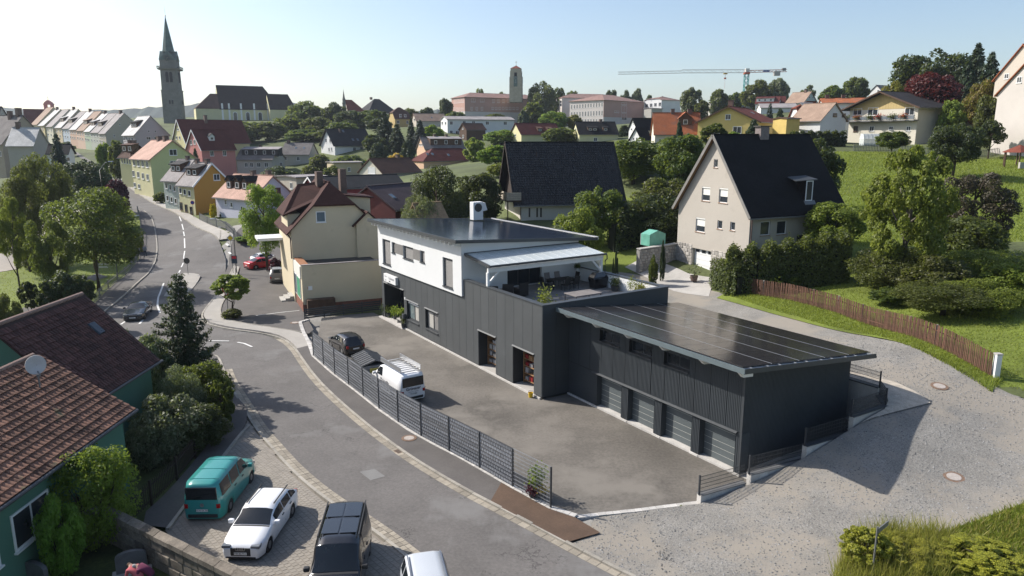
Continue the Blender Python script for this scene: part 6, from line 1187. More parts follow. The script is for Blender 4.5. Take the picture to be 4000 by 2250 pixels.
tree('third young park tree from the left, above the near roof ridge',240,1042,150,62,L_DRK,'round',.4)
tree('fourth young park tree, nearest the railing',310,1060,110,63,L_DRK,'loose',.4)
tree('clipped yew bush at the park railing',300,1130,50,63,L_MID,'shrub',0,'shrub')
tree('orange autumn shrub beside the walking man',528,905,50,104,L_GOLD,'shrub',0,'shrub')
tree('dark round bush behind the orange shrub',505,935,60,100,L_DRK,'shrub',0,'shrub')
tree('mixed green bush at the park path by the left edge',15,1120,110,58,L_OLIV,'shrub',0,'shrub')
tree('flowering bush in the park behind the big maple',130,900,130,95,L_OLIV,'shrub',0,'shrub')
tree('pale bare willow in the market square',250,545,80,268,L_GREY,'loose',.2)
# --- junction and near gardens
tree('foreground spruce with spreading boughs in front of the junction',690,1052,330,47,L_CONI,'cone',0,'conifer',fine=.6)
tree('silvery leaved bush under the foreground spruce',575,1270,170,45,L_GREY,'shrub',0,'shrub')
tree('tall dense shrub at the corner of the near street',785,1385,230,42,L_MID,'shrub',0,'shrub',fine=.8)
tree('large pale leaved shrub leaning over the picket fence',640,1500,310,36.5,L_GREY,'shrub',0,'shrub',fine=.8)
tree('broad dark shrub behind the teal van',770,1560,250,37.5,L_DRK,'shrub',0,'shrub',fine=.8)
tree('bright green elder bush against the green house',335,1700,370,28,L_LIME,'shrub',0,'shrub',fine=.75)
tree('low green bush between the stone wall and the green house',205,1890,190,25.5,L_LIME,'shrub',0,'shrub',fine=.8)
tree('silvery shrub between the spruce and the pale leaved shrub',690,1400,200,40,L_GREY,'shrub',0,'shrub',fine=.8)
tree('silvery shrub crowding the picket fence below the green wall',575,1590,200,35,L_GREY,'shrub',0,'shrub',fine=.8)
tree('green shrub above the shaded street corner',850,1450,130,40.5,L_MID,'wild',0,'shrub',fine=.8)
tree('dark ivy clump at the gable of the rear roof',480,1255,90,44,L_DRK,'shrub',0,'shrub')
tree('small street tree with light feathery leaves behind the give way sign',897,1058,165,68,L_YEL,'loose',.38)
tree('low rusty green shrub at the foot of the street tree',905,1202,80,67,L_OLIV,'shrub',0,'shrub')
tree('slender light tree standing in front of the lilac house',1020,675,195,92,L_LIME,'tall',.2)
tree('dark purple bush beneath the shop canopy',1075,1000,60,88,L_PLUM,'shrub',0,'shrub')
tree('green climber bush beside the cream shop',1120,985,50,85,L_MID,'shrub',0,'shrub')
tree('light bush at the fence in front of the lilac house',960,920,90,104,L_LIME,'shrub',0,'shrub')
tree('yellow bush beside the ochre house',828,790,30,122,L_FYEL,'shrub',0,'shrub')
tree('green bush between the lime yellow house and the pale green house',625,745,55,143,L_MID,'shrub',0,'shrub')
# --- behind the solar roof
tree('dense dark tree left of the black tiled chalet',1700,605,260,88,L_DRK,'round',.05)
tree('second dense dark tree against the chalet gable',1865,650,200,92,L_DRK,'round',.05)
tree('pale leaved magnolia in front of the dark trees',1640,720,170,80,L_GREY,'round',.05)
tree('green tree between the chalet and the steep gable house',2340,690,200,84,L_MID,'round',.08)
tree('light yellow green bush in front of the chalet',2260,780,200,76,L_YEL,'shrub',0,'shrub')
tree('dark silvery bush below the chalet wall',2190,850,110,74,L_GREY,'shrub',0,'shrub')
tree('broad green tree behind the chalet ridge end',2480,510,250,112,L_MID,'round',.1)
tree('green tree touching the gable of the steep house',2660,500,210,105,L_MID,'round',.1)
tree('ochre tinged hedge tree left of the steep gable house',2590,665,260,88,L_OLIV,'shrub',0)
tree('dark hedge tree in the shade left of the steep gable house',2560,740,330,84,L_DRK,'shrub',0)
tree('small tree at the right end of the chalet ridge',2420,560,150,118,L_MID,'round',.1)
tree('columnar thuja above the orange roof',2655,455,45,140,L_CONI,'spire',.02,'conifer')
tree('round dark conifer in front of the yellow house',2945,455,95,135,L_CONI,'spire',.02,'conifer')
tree('leafy tree in front of the yellow house',2790,470,120,128,L_MID,'loose',.15)
tree('light shrub right of the yellow house windows',2865,505,90,125,L_LIME,'shrub',0,'shrub')
# --- right side gardens
tree('tall slender maple standing on the right garden slope',3590,470,400,58,L_YEL,'wild',.1,fine=.8,bark=BARKG)
tree('bright maple bush at the corner of the steep gable house',3275,770,240,67,L_YEL,'round',.3)
tree('dark tree behind the right end of the steep roof',3190,510,230,92,L_DRK,'round',.1)
tree('clump of olive bushes beneath the tall maple',3500,930,340,58,L_OLIV,'shrub',0,'shrub',fine=.85)
tree('yellow green bush filling the right picture edge',3880,960,360,57,L_YEL,'shrub',0,'shrub',fine=.85)
tree('gnarled dark tree leaning over the end of the picket fence',3700,1090,380,50.5,L_OLIV,'round',.15,fine=.85)
tree('yellow flecked bush above the picket fence end',3840,1080,320,50,L_YEL,'shrub',0,'shrub',fine=.85)
tree('dark bush under the leaning tree at the fence',3480,1120,170,55,L_MID,'shrub',0,'shrub')
tree('nearly bare brown thicket at the foot of the meadow',3830,620,330,68,leafmat('twig_brown',(.03,.025,.015),(.1,.085,.05),.1),'loose',.1)
tree('bushy thicket beneath the bare twigs',3790,820,300,64,L_OLIV,'shrub',0,'shrub')
tree('brown green thicket between the tall maple and the fence end',3650,970,300,55,L_OLIV,'shrub',0,'shrub')
tree('yellowish bush by the right edge above the rock',3960,1010,260,53,L_YEL,'shrub',0,'shrub')
tree('upright green shrub rising above the picket fence',3065,1040,130,62,L_MID,'tall',.02,'shrub')
tree('dark red bush behind the picket fence',2990,1075,60,63,L_PLUM,'shrub',0,'shrub')
tree('fruit tree in front of the balcony house',3490,505,130,128,L_MID,'round',.25)
tree('leafy fruit tree right of the tall maple',3750,450,180,110,L_DRK,'round',.2)
tree('dark fruit tree on the lawn near the pavilion',3880,460,110,128,L_DRK,'round',.3)
tree('narrow thuja at the dry stone wall',2592,920,34,70,L_CONI,'spire',.02,'conifer')
tree('small dark thuja on the lawn behind the terrace',2410,930,24,71,L_CONI,'spire',.02,'conifer')
tree('smaller dark thuja beside the first lawn thuja',2397,975,22,67,L_CONI,'spire',.02,'conifer')
tree('low dark bush against the dry stone wall',2555,990,40,69,L_MID,'shrub',0,'shrub')
# --- hilltop on the right
tree('huge poplar like tree behind the copper beech',3670,145,300,195,L_DRK,'round',.1)
tree('copper beech with dark red crown',3655,255,270,160,L_COP,'round',.05)
tree('tall dark spruce on the hilltop at the right',3825,160,150,185,L_CONI,'cone',0,'conifer')
tree('second dark spruce on the hilltop, nearer the edge house',3880,195,150,180,L_CONI,'cone',0,'conifer')
tree('third dark spruce between the copper beech and the edge house',3790,215,120,178,L_CONI,'cone',0,'conifer')
tree('golden tinged tree left of the copper beech',3505,290,120,170,L_GOLD,'round',.1)
tree('autumn coloured tree below the hilltop spruces',3855,285,150,150,L_GOLD,'tall',.05)
tree('yellow green round bush under the copper beech',3730,375,100,148,L_YEL,'shrub',0,'shrub')
tree('olive tree in front of the white edge wing',3870,350,100,140,L_OLIV,'tall',.05)
tree('round tree on the ridge left of the small white house',3350,292,105,330,L_MID,'round',.05)
tree('second ridge tree left of the small white house',3255,330,95,320,L_MID,'round',.05)
tree('bare topped tree on the ridge above the tan roof',3160,325,60,340,L_GREY,'loose',.2)
tree('large ridge tree right of the crane mast',2965,300,130,380,L_OLIV,'round',.05)
tree('second large ridge tree right of the crane mast',3045,295,85,380,L_GREY,'round',.05)
tree('ridge tree left of the crane mast',2810,340,75,400,L_OLIV,'round',.1)
tree('low ridge tree beside the crane mast',2872,352,60,395,L_MID,'round',.05)
tree('tall birch in front of the grey hall',2705,320,90,300,L_GREY,'tall',.05)
tree('olive tree beside the birch',2745,385,60,295,L_OLIV,'round',.05)
tree('blue spruce behind the yellow annex',3010,400,50,210,L_BLUE,'cone',0,'conifer')
tree('dark conifer right of the blue spruce behind the yellow annex',3050,415,60,205,L_CONI,'spire',0,'conifer')
# --- school hill and skyline
tree('big round tree right of the clock tower',2115,295,120,435,L_MID,'round',.03)
tree('lower tree beside the big skyline tree',2180,330,80,450,L_DRK,'round',.03)
tree('skyline tree left of the school hall',2240,345,80,470,L_MID,'round',.03)
tree('dark skyline tree above the school wing',2390,335,60,480,L_DRK,'round',.03)
tree('second dark skyline tree above the school wing',2445,340,60,480,L_DRK,'round',.03)
tree('feathery skyline tree above the school wing',2490,330,55,480,L_GREY,'loose',.1)
tree('small skyline tree above the sports hall',2540,362,35,470,L_MID,'round',.03)
tree('skyline tree left of the clock tower',1870,335,60,470,L_MID,'round',.03)
tree('low skyline tree directly left of the clock tower',1960,350,60,470,L_OLIV,'round',.03)
tree('dark ash tree at the left corner of the school',1740,370,62,380,L_DRK,'tall',.05)
tree('round dark tree on the skyline left of the school',1665,412,60,400,L_DRK,'round',.03)
tree('green tree in front of the school facade',2080,395,100,330,L_MID,'round',.03)
tree('second green tree in front of the school, nearer the wing',2160,425,120,300,L_LIME,'round',.03)
tree('dark conifer in front of the school, left of the green trees',2045,410,60,320,L_CONI,'spire',0,'conifer')
tree('autumn tree at the foot of the school wing',2245,445,60,300,L_GOLD,'round',.05)
tree('conifer in front of the stair window',2440,490,60,240,L_CONI,'cone',0,'conifer')
tree('hedge like trees under the school left corner',1780,430,90,350,L_MID,'round',.03)
tree('bush row beneath the school facade',1930,440,160,340,L_OLIV,'shrub',0)
tree('bush beside the sports hall',2600,445,90,330,L_OLIV,'shrub',0)
# --- tree belt in the middle of the town
BELT = [('rounded green tree right of the church choir',1190,385,130,370,L_MID,'round'),('autumn tinted tree below the church nave',1040,470,120,300,L_OLIV,'round'),('green tree beneath the church nave',970,465,90,300,L_MID,'round'),
 ('dark green tree beside the chapel turret',1305,390,90,365,L_DRK,'round'),('dark tree in front of the chapel turret',1370,425,110,330,L_DRK,'round'),('green tree below the dark hipped roof',1450,420,100,330,L_MID,'round'),('leafy tree in front of the choir',1130,440,120,320,L_MID,'round'),
 ('green tree below the belt, left of the white steep house',1240,450,110,300,L_OLIV,'round'),('dark tree group right of the white steep house',1460,520,70,250,L_DRK,'round'),('tall fir right of the white steep house',1500,430,75,255,L_CONI,'cone'),('second fir behind the lawn',1550,480,70,250,L_CONI,'cone'),
 ('blue fir left of the log cabin',1640,465,60,250,L_BLUE,'cone'),('slim fir left of the blue fir',1605,455,40,258,L_CONI,'cone'),('dark fir on the lawn beside the apricot house',1590,525,75,215,L_CONI,'spire'),('light green tree at the corner of the long white building',1690,480,70,255,L_LIME,'round'),
 ('yellow green tree right of the apricot house',1850,530,75,205,L_YEL,'loose'),('light tree below the dark red house',1935,560,110,150,L_LIME,'round'),('lower light bush left of the chalet ridge',1960,630,90,130,L_YEL,'round'),('bush hedge in front of the long white building',1960,500,110,255,L_LIME,'shrub'),
 ('brown green tree beside the white steep house gable',1250,600,70,225,L_OLIV,'round'),('dark yew in front of the grey long house',1085,645,110,205,L_DRK,'shrub'),('small golden bush in front of the grey long house',1208,640,60,205,L_OLIV,'round'),('yellow flowering bush in the gardens',1545,590,60,200,L_FYEL,'shrub'),
 ('dark round tree beside the yellow bush',1480,540,60,215,L_CONI,'round'),('bushy tree in front of the flat beige building',1300,640,70,180,L_OLIV,'loose'),('green hedge under the white steep house',1360,600,120,220,L_MID,'shrub'),('tree behind the dark red roof ridge',2190,490,110,230,L_MID,'round'),
 ('tree between the black roof and the white gable',2560,560,90,165,L_OLIV,'round'),('green tree below the black roofed house',2330,575,120,180,L_OLIV,'round'),('small dark fir beside the pale green house',760,575,45,160,L_CONI,'cone'),('wide tree behind the yellow mansard house',1480,460,80,300,L_DRK,'round'),
 ('green tree behind the yellow mansard house',1600,420,60,350,L_OLIV,'round'),('low green tree left of the beige gable house',1340,470,100,290,L_MID,'round'),('pale green tree in the middle of the belt',1290,500,100,280,L_OLIV,'round'),('green bush on the slope below the belt',1180,500,110,285,L_MID,'shrub'),('dark bush behind the pink house roof',940,480,80,290,L_OLIV,'round')]
for lab,px,top,wd,d,m_,sh in BELT: tree(lab,px,top,wd * 1.3,d,m_,sh,.03 if sh != 'cone' else 0,'conifer' if sh in ('cone','spire') else 'shrub' if sh == 'shrub' else 'tree')
# --- hedges: leaf clothed blocks
def hedge(label,path,w_,hgt,m,n,size,name='hedge',z=None):
    """path of ground points; leaves spread through a clipped volume"""
    pts = [Vector((p[0],p[1])) for p in path]; E = empty(name,(pts[0].x,pts[0].y,H(*pts[0]))); tag(E,label,'hedge'); rng = np.random.default_rng(len(label)); seg = resample(pts,n=60); C = []; N = []
    core = MB()
    zs = [H(p.x,p.y) for p in seg]
    for k in range(n):
        t = rng.random() * 58.99; i = int(t); p = seg[i].lerp(seg[i + 1],t - i); dr = (seg[i + 1] - seg[i]).normalized(); sd = Vector((-dr.y,dr.x)); zz = zs[i]
        hh = hgt * (1 + .1 * math.sin(i * .7) + .06 * rng.normal()); u = rng.random()
        if u < .4: off,z_,nn = rng.uniform(-.5,.5),hh + rng.normal() * .05,(0,0,1)
        elif u < .75: off,z_,nn = -.5 + rng.normal() * .05,hh * rng.random(),(-sd.x,-sd.y,.3)
        else: off,z_,nn = .5 + rng.normal() * .05,hh * rng.random(),(sd.x,sd.y,.3)
        q = p + sd * off * w_; C.append([q.x - E.location.x,q.y - E.location.y,zz + z_ - E.location.z]); N.append(np.array(nn) + rng.normal(size=3) * .6)
    me_ = leaf_mesh('foliage',np.array(C),np.array(N),size,rng); o = bpy.data.objects.new('foliage',me_); COL.objects.link(o); o.parent = E; me_.materials.clear(); me_.materials.append(m)
    for i in range(0,59):
        p,q = seg[i],seg[i + 1]; dr = (q - p).normalized(); sd = Vector((-dr.y,dr.x)) * w_ * .3
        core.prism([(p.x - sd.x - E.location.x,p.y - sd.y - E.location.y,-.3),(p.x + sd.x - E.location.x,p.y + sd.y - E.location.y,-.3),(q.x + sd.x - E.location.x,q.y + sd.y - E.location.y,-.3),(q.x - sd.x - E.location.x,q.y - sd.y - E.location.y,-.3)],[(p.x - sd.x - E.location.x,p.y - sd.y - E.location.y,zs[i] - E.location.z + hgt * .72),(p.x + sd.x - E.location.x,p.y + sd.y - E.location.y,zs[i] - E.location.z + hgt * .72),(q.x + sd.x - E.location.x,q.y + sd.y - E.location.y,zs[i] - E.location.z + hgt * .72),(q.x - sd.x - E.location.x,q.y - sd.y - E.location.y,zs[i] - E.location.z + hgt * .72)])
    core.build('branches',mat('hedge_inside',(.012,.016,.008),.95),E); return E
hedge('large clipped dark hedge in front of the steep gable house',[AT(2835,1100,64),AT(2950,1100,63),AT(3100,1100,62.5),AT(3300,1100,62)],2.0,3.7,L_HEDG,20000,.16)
hedge('bushy hedge end beside the gravel lane and the flagstones',[G(2800,1120,3.2),G(2850,1140,3.15),G(2900,1160,3.15)],1.6,2.3,L_HEDG,4500,.15)
hedge('dark tall hedge bordering the garden behind the chalet',[AT(2390,880,82),AT(2520,880,83),AT(2680,880,84)],3,4.2,L_DRK,6000,.22)
hedge('clipped hedge in front of the white gable house',[AT(3090,545,140),AT(3200,545,140),AT(3300,548,140)],1.5,2.4,L_DRK,2500,.3)
# --- grass tufts and bank
def scatter(name,label,poly,n,hmin,hmax,wd,m,zoff=0.0,seed=1,lean=.5,mask=None,cat='grass'):
    rng = np.random.default_rng(seed); xs_ = [p[0] for p in poly]; ys_ = [p[1] for p in poly]; X_ = rng.uniform(min(xs_),max(xs_),n * 3); Y_ = rng.uniform(min(ys_),max(ys_),n * 3)
    k = inpoly(X_,Y_,poly); X_,Y_ = X_[k][:n],Y_[k][:n]; Zg = flatten(X_,Y_,hgrid(X_,Y_)) + zoff; n = len(X_)
    a = rng.uniform(0,6.283,n); hh = rng.uniform(hmin,hmax,n); dx,dy = np.cos(a) * wd / 2,np.sin(a) * wd / 2; lx,ly = rng.normal(size=n) * lean * hh,rng.normal(size=n) * lean * hh
    V = np.stack([np.c_[X_ - dx,Y_ - dy,Zg - .02],np.c_[X_ + dx,Y_ + dy,Zg - .02],np.c_[X_ + lx,Y_ + ly,Zg + hh]],1).reshape(-1,3); me_ = bpy.data.meshes.new(name)
    me_.vertices.add(3 * n); me_.vertices.foreach_set('co',V.ravel()); me_.loops.add(3 * n); me_.loops.foreach_set('vertex_index',np.arange(3 * n,dtype=np.int32)); me_.polygons.add(n); me_.polygons.foreach_set('loop_start',np.arange(0,3 * n,3,dtype=np.int32)); me_.polygons.foreach_set('loop_total',np.full(n,3,dtype=np.int32)); me_.update(calc_edges=True); me_.materials.append(m)
    o = bpy.data.objects.new(name,me_); COL.objects.link(o); tag(o,label,cat,kind='stuff'); return o
BLADE = leafmat('grass_blade',(.09,.12,.014),(.26,.3,.045),.4); BLADEY = leafmat('grass_blade_dry',(.12,.11,.025),(.3,.26,.06),.35)
scatter('grass','long green grass on the bank at the lower right',BANK,60000,.1,.32,.05,BLADE,seed=3)
scatter('weeds','yellowing weeds among the bank grass',BANK,9000,.2,.5,.06,BLADEY,seed=4,cat='weeds')
verge = [tuple(G(*q)[:2]) for q in ((2830,1150,3.15),(3000,1205,3.2),(3430,1322,3.3),(3880,1505,3.4),(3920,1470,3.4),(3860,1450,3.4),(3430,1280,3.3),(2880,1140,3.15))]
scatter('grass','grass verge along the brown picket fence',verge,22000,.08,.28,.05,BLADE,.06,5)
sheet('grass_verge',gp([(2800,1150),(3000,1210),(3430,1328),(3700,1425),(3880,1512)],3.28),gp([(2880,1130),(3020,1165),(3440,1270),(3720,1375),(3900,1455)],3.28),GRASS,.1,cross=3,label='grassy strip between the lane and the picket fence',cat='grass strip')
scatter('meadow_grass','rough meadow grass on the slope behind the steep gable house',MEADOWPOLY,50000,.12,.35,.12,BLADE,0,6)
scatter('lawn','garden grass behind the picket fence',LAWN2,40000,.06,.16,.06,BLADE,0,7)
scatter('park_grass','short mown grass of the park',LAWN1,40000,.06,.14,.1,BLADE,0,8)
# flower boxes on the balcony
for k,p in enumerate(BALC):
    E = empty('flower_box',p); tag(E,f'{["first", "second", "third", "fourth", "fifth", "last"][k]} flower box from the left on the chalet balcony','flower box','flower boxes on the balcony'); MB().box(-.6,.6,-.12,.12,-.1,.12).build('box',BRICKC,E)
    rng = np.random.default_rng(k); C = rng.normal(size=(160,3)) * np.array([.5,.22,.3]) + np.array([0,-.1,.15]); me_ = leaf_mesh('blossom',C,rng.normal(size=(160,3)),.16,rng); me_.materials.clear(); me_.materials.append(L_FLOW if k % 2 else L_OLIV); o = bpy.data.objects.new('blossom',me_); COL.objects.link(o); o.parent = E
    C = rng.normal(size=(120,3)) * np.array([.55,.2,.3]) + np.array([0,-.15,-.1]); me_ = leaf_mesh('leaves',C,rng.normal(size=(120,3)),.16,rng); me_.materials.clear(); me_.materials.append(L_MID); o = bpy.data.objects.new('leaves',me_); COL.objects.link(o); o.parent = E

# ------------------------------------------------------------------ kerbs, paving, fences, walls
def kerb_line(name,label,path,w_=.16,z0=-.1,z1_=.125,step=1.0,m=KERB,flat=True,off=0.0,group=None):
    E = empty(name,(path[0].x,path[0].y,0)); tag(E,label,'kerb',kind='structure')
    seg = resample(path,step)
    for a,b_ in zip(seg,seg[1:]):
        d = (b_ - a); l_ = d.length; 
        if l_ < .05: continue
        za = 0 if flat else H(a.x,a.y); zb_ = 0 if flat else H(b_.x,b_.y); n = Vector((-d.y,d.x)).normalized() * w_ / 2; g = d.normalized() * .008
        j = random.uniform(-.008,.008); q = [a + g - n,b_ - g - n,b_ - g + n,a + g + n]
        o = E.location
        MB().prism([(p.x - o.x,p.y - o.y,z0 + (za if i in (0,3) else zb_)) for i,p in enumerate(q)],[(p.x - o.x,p.y - o.y,z1_ + j + (za if i in (0,3) else zb_)) for i,p in enumerate(q)]).build('kerb_stone',m,E)
    return E
SRk = [Vector((p[0],p[1])) for p in SR if p[1] > 16]; SLk = [Vector((p[0],p[1])) for p in SL if p[1] > 16]
kerb_line('kerb','granite kerb along the footway of the side street',SRk)
kerb_line('kerb','low kerb between the side street and the parking bays',[p for p in SLk],z1_=.085)
def offset(path,d):
    out = []
    for i,p in enumerate(path):
        t = (path[min(i + 1,len(path) - 1)] - path[max(i - 1,0)]).normalized(); out.append(p + Vector((-t.y,t.x)) * d)
    return out
def sett_strip(name,label,path,rows,sw,sl,m,z,kind='stuff',gap=.012,flat=True,cat='gutter'):
    mb = MB()
    for r_ in range(rows):
        seg = resample(offset(path,(r_ + .5) * sw),sl)
        for a,b_ in zip(seg,seg[1:]):
            d = (b_ - a).normalized(); n = Vector((-d.y,d.x)) * (sw / 2 - gap); g = d * gap; zz = z + random.uniform(-.006,.006)
            q = [a + g - n,b_ - g - n,b_ - g + n,a + g + n]; mb.prism([(p.x,p.y,zz - .05) for p in q],[(p.x,p.y,zz) for p in q])
    o = mb.build(name,m); tag(o,label,cat,kind=kind); return o
def side(path,ref):   # sign so that the offset goes towards ref
    p = path[len(path) // 2]; t = (path[len(path) // 2 + 1] - p).normalized(); n = Vector((-t.y,t.x)); return 1 if (Vector(ref[:2]) - p).dot(n) > 0 else -1
s1 = side(SRk,SLk[len(SLk) // 2]); SRg = SRk if s1 > 0 else SRk[::-1]
sett_strip('gutter_setts','row of worn gutter stones along the footway kerb',[p for p in offset(SRg,.09) if p.y < 60],1,.36,.5,GUTTER,.048)
s2 = side(SLk,SRk[len(SRk) // 2]); SLg = SLk if s2 > 0 else SLk[::-1]
sett_strip('gutter_setts','double row of gutter stones beside the parking bays',[p for p in offset(SLg,.09) if p.y < 52],2,.26,.32,GUTTER,.048)
kerb_line('kerb','pale kerb along the park footway',smooth2(lw_r,1),flat=False,z1_=.19,step=1.5)
kerb_line('kerb','kerb in front of the street houses',smooth2(rw_in,1),flat=False,z1_=.2,step=1.6)
kerb_line('kerb','kerb of the pale footway at the junction',smooth2(gp([(916,1040),(890,1090),(835,1168),(790,1225),(790,1250),(812,1266)]),1),z1_=.13)
kerb_line('kerb','thin kerb along the forecourt side of the pale footway',smooth2(gp([(935,1045),(905,1140),(870,1180),(858,1225),(880,1250),(960,1268),(1080,1285),(1190,1303)]),1),w_=.1,z1_=.13)
# white edging stones round the yard
kerb_line('edging','white granite edging stones under the privacy fence',offset([Vector((p.x,p.y)) for p in FL] + [Vector(G(2250,2024)[:2])],.0),w_=.3,z0=-.1,z1_=.14,step=.32,m=GRANW)
kerb_line('edging','white granite edging stones between the yard and the gravel',resample(gp([(2250,2022),(2500,1995),(2725,1966)]),.35),w_=.26,z0=-.1,z1_=.06,step=.35,m=GRANW)
kerb_line('edging','white edging stones at the yard entrance',resample(gp([(1225,1395),(1205,1340),(1185,1300),(1172,1262),(1205,1252)]),.35),w_=.3,z1_=.14,step=.35,m=GRANW)
# parking: concrete pavers
park_in = gp([(940,1612),(1000,1690),(1075,1780),(1145,1858),(1272,1966),(1440,2074),(1552,2162),(1700,2290),(1850,2420)])
park_out = gp([(965,1650),(940,1700),(870,1790),(800,1885),(735,1965),(655,2072),(700,2170),(900,2290),(1100,2450)])
sheet('parking_bays',park_in,park_out,mat('paver_joint',(.23,.2,.165),.95),0,flat=.036,cross=8,label='beige paved parking bays beside the street',cat='parking')
PP = [(p.x,p.y) for p in park_in] + [(p.x,p.y) for p in park_out[::-1]]
pavE = empty('parking_pavers',(-10,27,.04)); tag(pavE,'beige concrete pavers of the parking bays','paving',kind='structure')
ax = (Vector(park_in[5][:2]) - Vector(park_in[2][:2])).normalized(); ay = Vector((-ax.y,ax.x)); cells = []
for i in range(-90,140):
    for j in range(-90,90):
        p = Vector((-8,26)) + ax * ((i + (.5 if j % 2 else 0)) * .24) + ay * (j * .24); cells.append(p)
xs_ = np.array([p.x for p in cells]); ys_ = np.array([p.y for p in cells]); ok = inpoly(xs_,ys_,PP) & (ys_ > 17)
cells = sorted([c for c,k in zip(cells,ok) if k],key=lambda p: p.y)
def paver(mb,M_): mb.prism([M_ @ Vector(q) for q in ((-.113,-.113,-.03),(.113,-.113,-.03),(.113,.113,-.03),(-.113,.113,-.03))],[M_ @ Vector(q) for q in ((-.108,-.108,.006),(.108,-.108,.006),(.108,.108,.006),(-.108,.108,.006))])
rot = Matrix.Rotation(math.atan2(ax.y,ax.x),4,'Z'); pv0 = MB(); paver(pv0,rot); pv0 = pv0.build('paver',PAVER,pavE); vis_ = [c for c in cells if PX((c.x,c.y,0))[1] < 2250]; rest = MB()
for k,c in enumerate(vis_):
    if k < 300:
        o = pv0 if k == 0 else inst(pv0,'paver',pavE); o.location = (c.x + 10,c.y - 27,random.uniform(-.003,.003))
    else: paver(rest,Matrix.Translation((c.x + 10,c.y - 27,random.uniform(-.003,.003))) @ rot)
r_ = rest.build('paver_field',PAVER,pavE); r_['kind'] = 'stuff'
# footway beside the picket fence on the left, kerb of the bays
sheet('side_footway',gp([(965,1600),(965,1650),(940,1700),(870,1790),(800,1885),(735,1965),(655,2072)]),gp([(930,1560),(880,1650),(800,1760),(700,1880),(620,1965),(545,2030),(560,2060)]),WALK,0,flat=.13,cross=3,skirt=.12,label='dark asphalt footway behind the parked teal van',cat='footway')
kerb_line('kerb','kerb between the paved bays and the dark footway',[Vector(p[:2]) for p in gp([(975,1665),(940,1702),(870,1792),(800,1887),(735,1967),(655,2075)])],z1_=.145)
sheet('corner_footway',gp([(800,1390),(848,1398),(880,1490),(910,1540),(955,1606),(965,1640)]),gp([(770,1420),(820,1450),(845,1500),(870,1560),(900,1610),(930,1640)]),WALK,0,flat=.12,cross=2,label='shaded asphalt footway at the corner shrub',cat='footway')
# road markings
def mark(label,pts,w_,z,flat=True,grp=None,name='road_marking'):
    mb = MB(); P_ = resample([Vector(p[:2]) for p in pts],n=max(2,len(pts) * 3)); L1,L2 = offset(P_,w_ / 2),offset(P_,-w_ / 2); n = len(P_)
    f = lambda p: Vector((p.x,p.y,z if flat else H(p.x,p.y) + z)); mb.add([f(p) for p in L1] + [f(p) for p in L2],[(i,i + 1,n + i + 1,n + i) for i in range(n - 1)]); o = mb.build(name,PAINT); tag(o,label,'road marking',grp,kind='structure'); return o
dash = [z5(*q) for q in ((1480,835),(1515,855),(1530,865),(1560,885),(1570,890),(1600,910),(1612,918),(1640,940),(1648,948),(1672,968),(1680,978),(1703,1002),(1708,1012),(1725,1040),(1730,1055),(1742,1085),(1742,1095),(1750,1135),(1750,1150),(1750,1205),(1748,1220),(1735,1255),(1728,1275),(1710,1310),(1700,1335),(1675,1375))]
for k in range(0,len(dash),2): mark('dashed white centre line of the main road',[G(dash[k][0],dash[k][1],.35 if dash[k][1] < 960 else .1),G(dash[k + 1][0],dash[k + 1][1],.35 if dash[k + 1][1] < 960 else .1)],.16,.072,False,'centre line dashes of the main road')
for k in range(6): x,y = z5(2080 + k * 21,1118 + k * 30 + k * k * .4); x2,y2 = z5(2100 + k * 21,1126 + k * 30 + k * k * .4); mark('short white dash across the forecourt mouth',[G(x,y,.1),G(x2,y2,.1)],.3,.078,False,'give way dashes at the forecourt')
mark('white line in the junction mouth',[G(817,1334),G(895,1335)],.18,.075,False); mark('curved white line in the side street mouth',[G(928,1340),G(955,1345),G(985,1358)],.18,.078,False)
mark('white edge line beside the traffic island',gp([(640,1108),(628,1140),(618,1165),(615,1195),(625,1225)]),.18,.075,False)
mark('white forecourt stripe',gp([(1000,1235),(1100,1222),(1170,1215)]),.12,.062,False); mark('white arrow shaft behind the dark car',gp([(545,1268),(560,1250)]),.2,.075,False); mark('white dash in front of the dark car',gp([(472,1270),(490,1258)]),.2,.076,False); mark('white dash behind the dark car',gp([(580,1195),(592,1182)]),.2,.0765,False)
# traffic island
isl = smooth2(gp([(720,1070),(788,1072),(770,1110),(735,1150),(690,1165),(640,1160)]),1)
sheet('traffic_island',isl,gp([(720,1070),(680,1100),(640,1160)]),PALEWALK,0,flat=.13,cross=2,skirt=.15,label='pale traffic island in the middle of the junction',cat='traffic island')
PT = mat('asphalt_pale_patch',(.2,.195,.185),.9,.1); mb = MB().poly([G(*q,.043) for q in ((1405,1843),(1462,1831),(1505,1860),(1448,1876))]); o = mb.build('asphalt_patch',PT); tag(o,'pale square repair patch in the side street','asphalt patch',kind='structure')
for q,lab in (((1868,1415 - 60),'pale square plate in the yard nearer the doorstep'),((1640,1305),'pale square plate in the yard by the office window')): pass
dr = empty('drain_grate',G(1558,1762,.05)); tag(dr,'rusty drain grate in the gutter by the footway','drain'); MB().box(-.25,.25,-.2,.2,-.03,.006).xf(Matrix.Rotation(R(-50),4,'Z')).build('frame',RUST,dr)
for k in range(5): MB().box(-.2 + k * .09,-.16 + k * .09,-.17,.17,.006,.012).xf(Matrix.Rotation(R(-50),4,'Z')).build('grate_bar',CHCAP,dr)

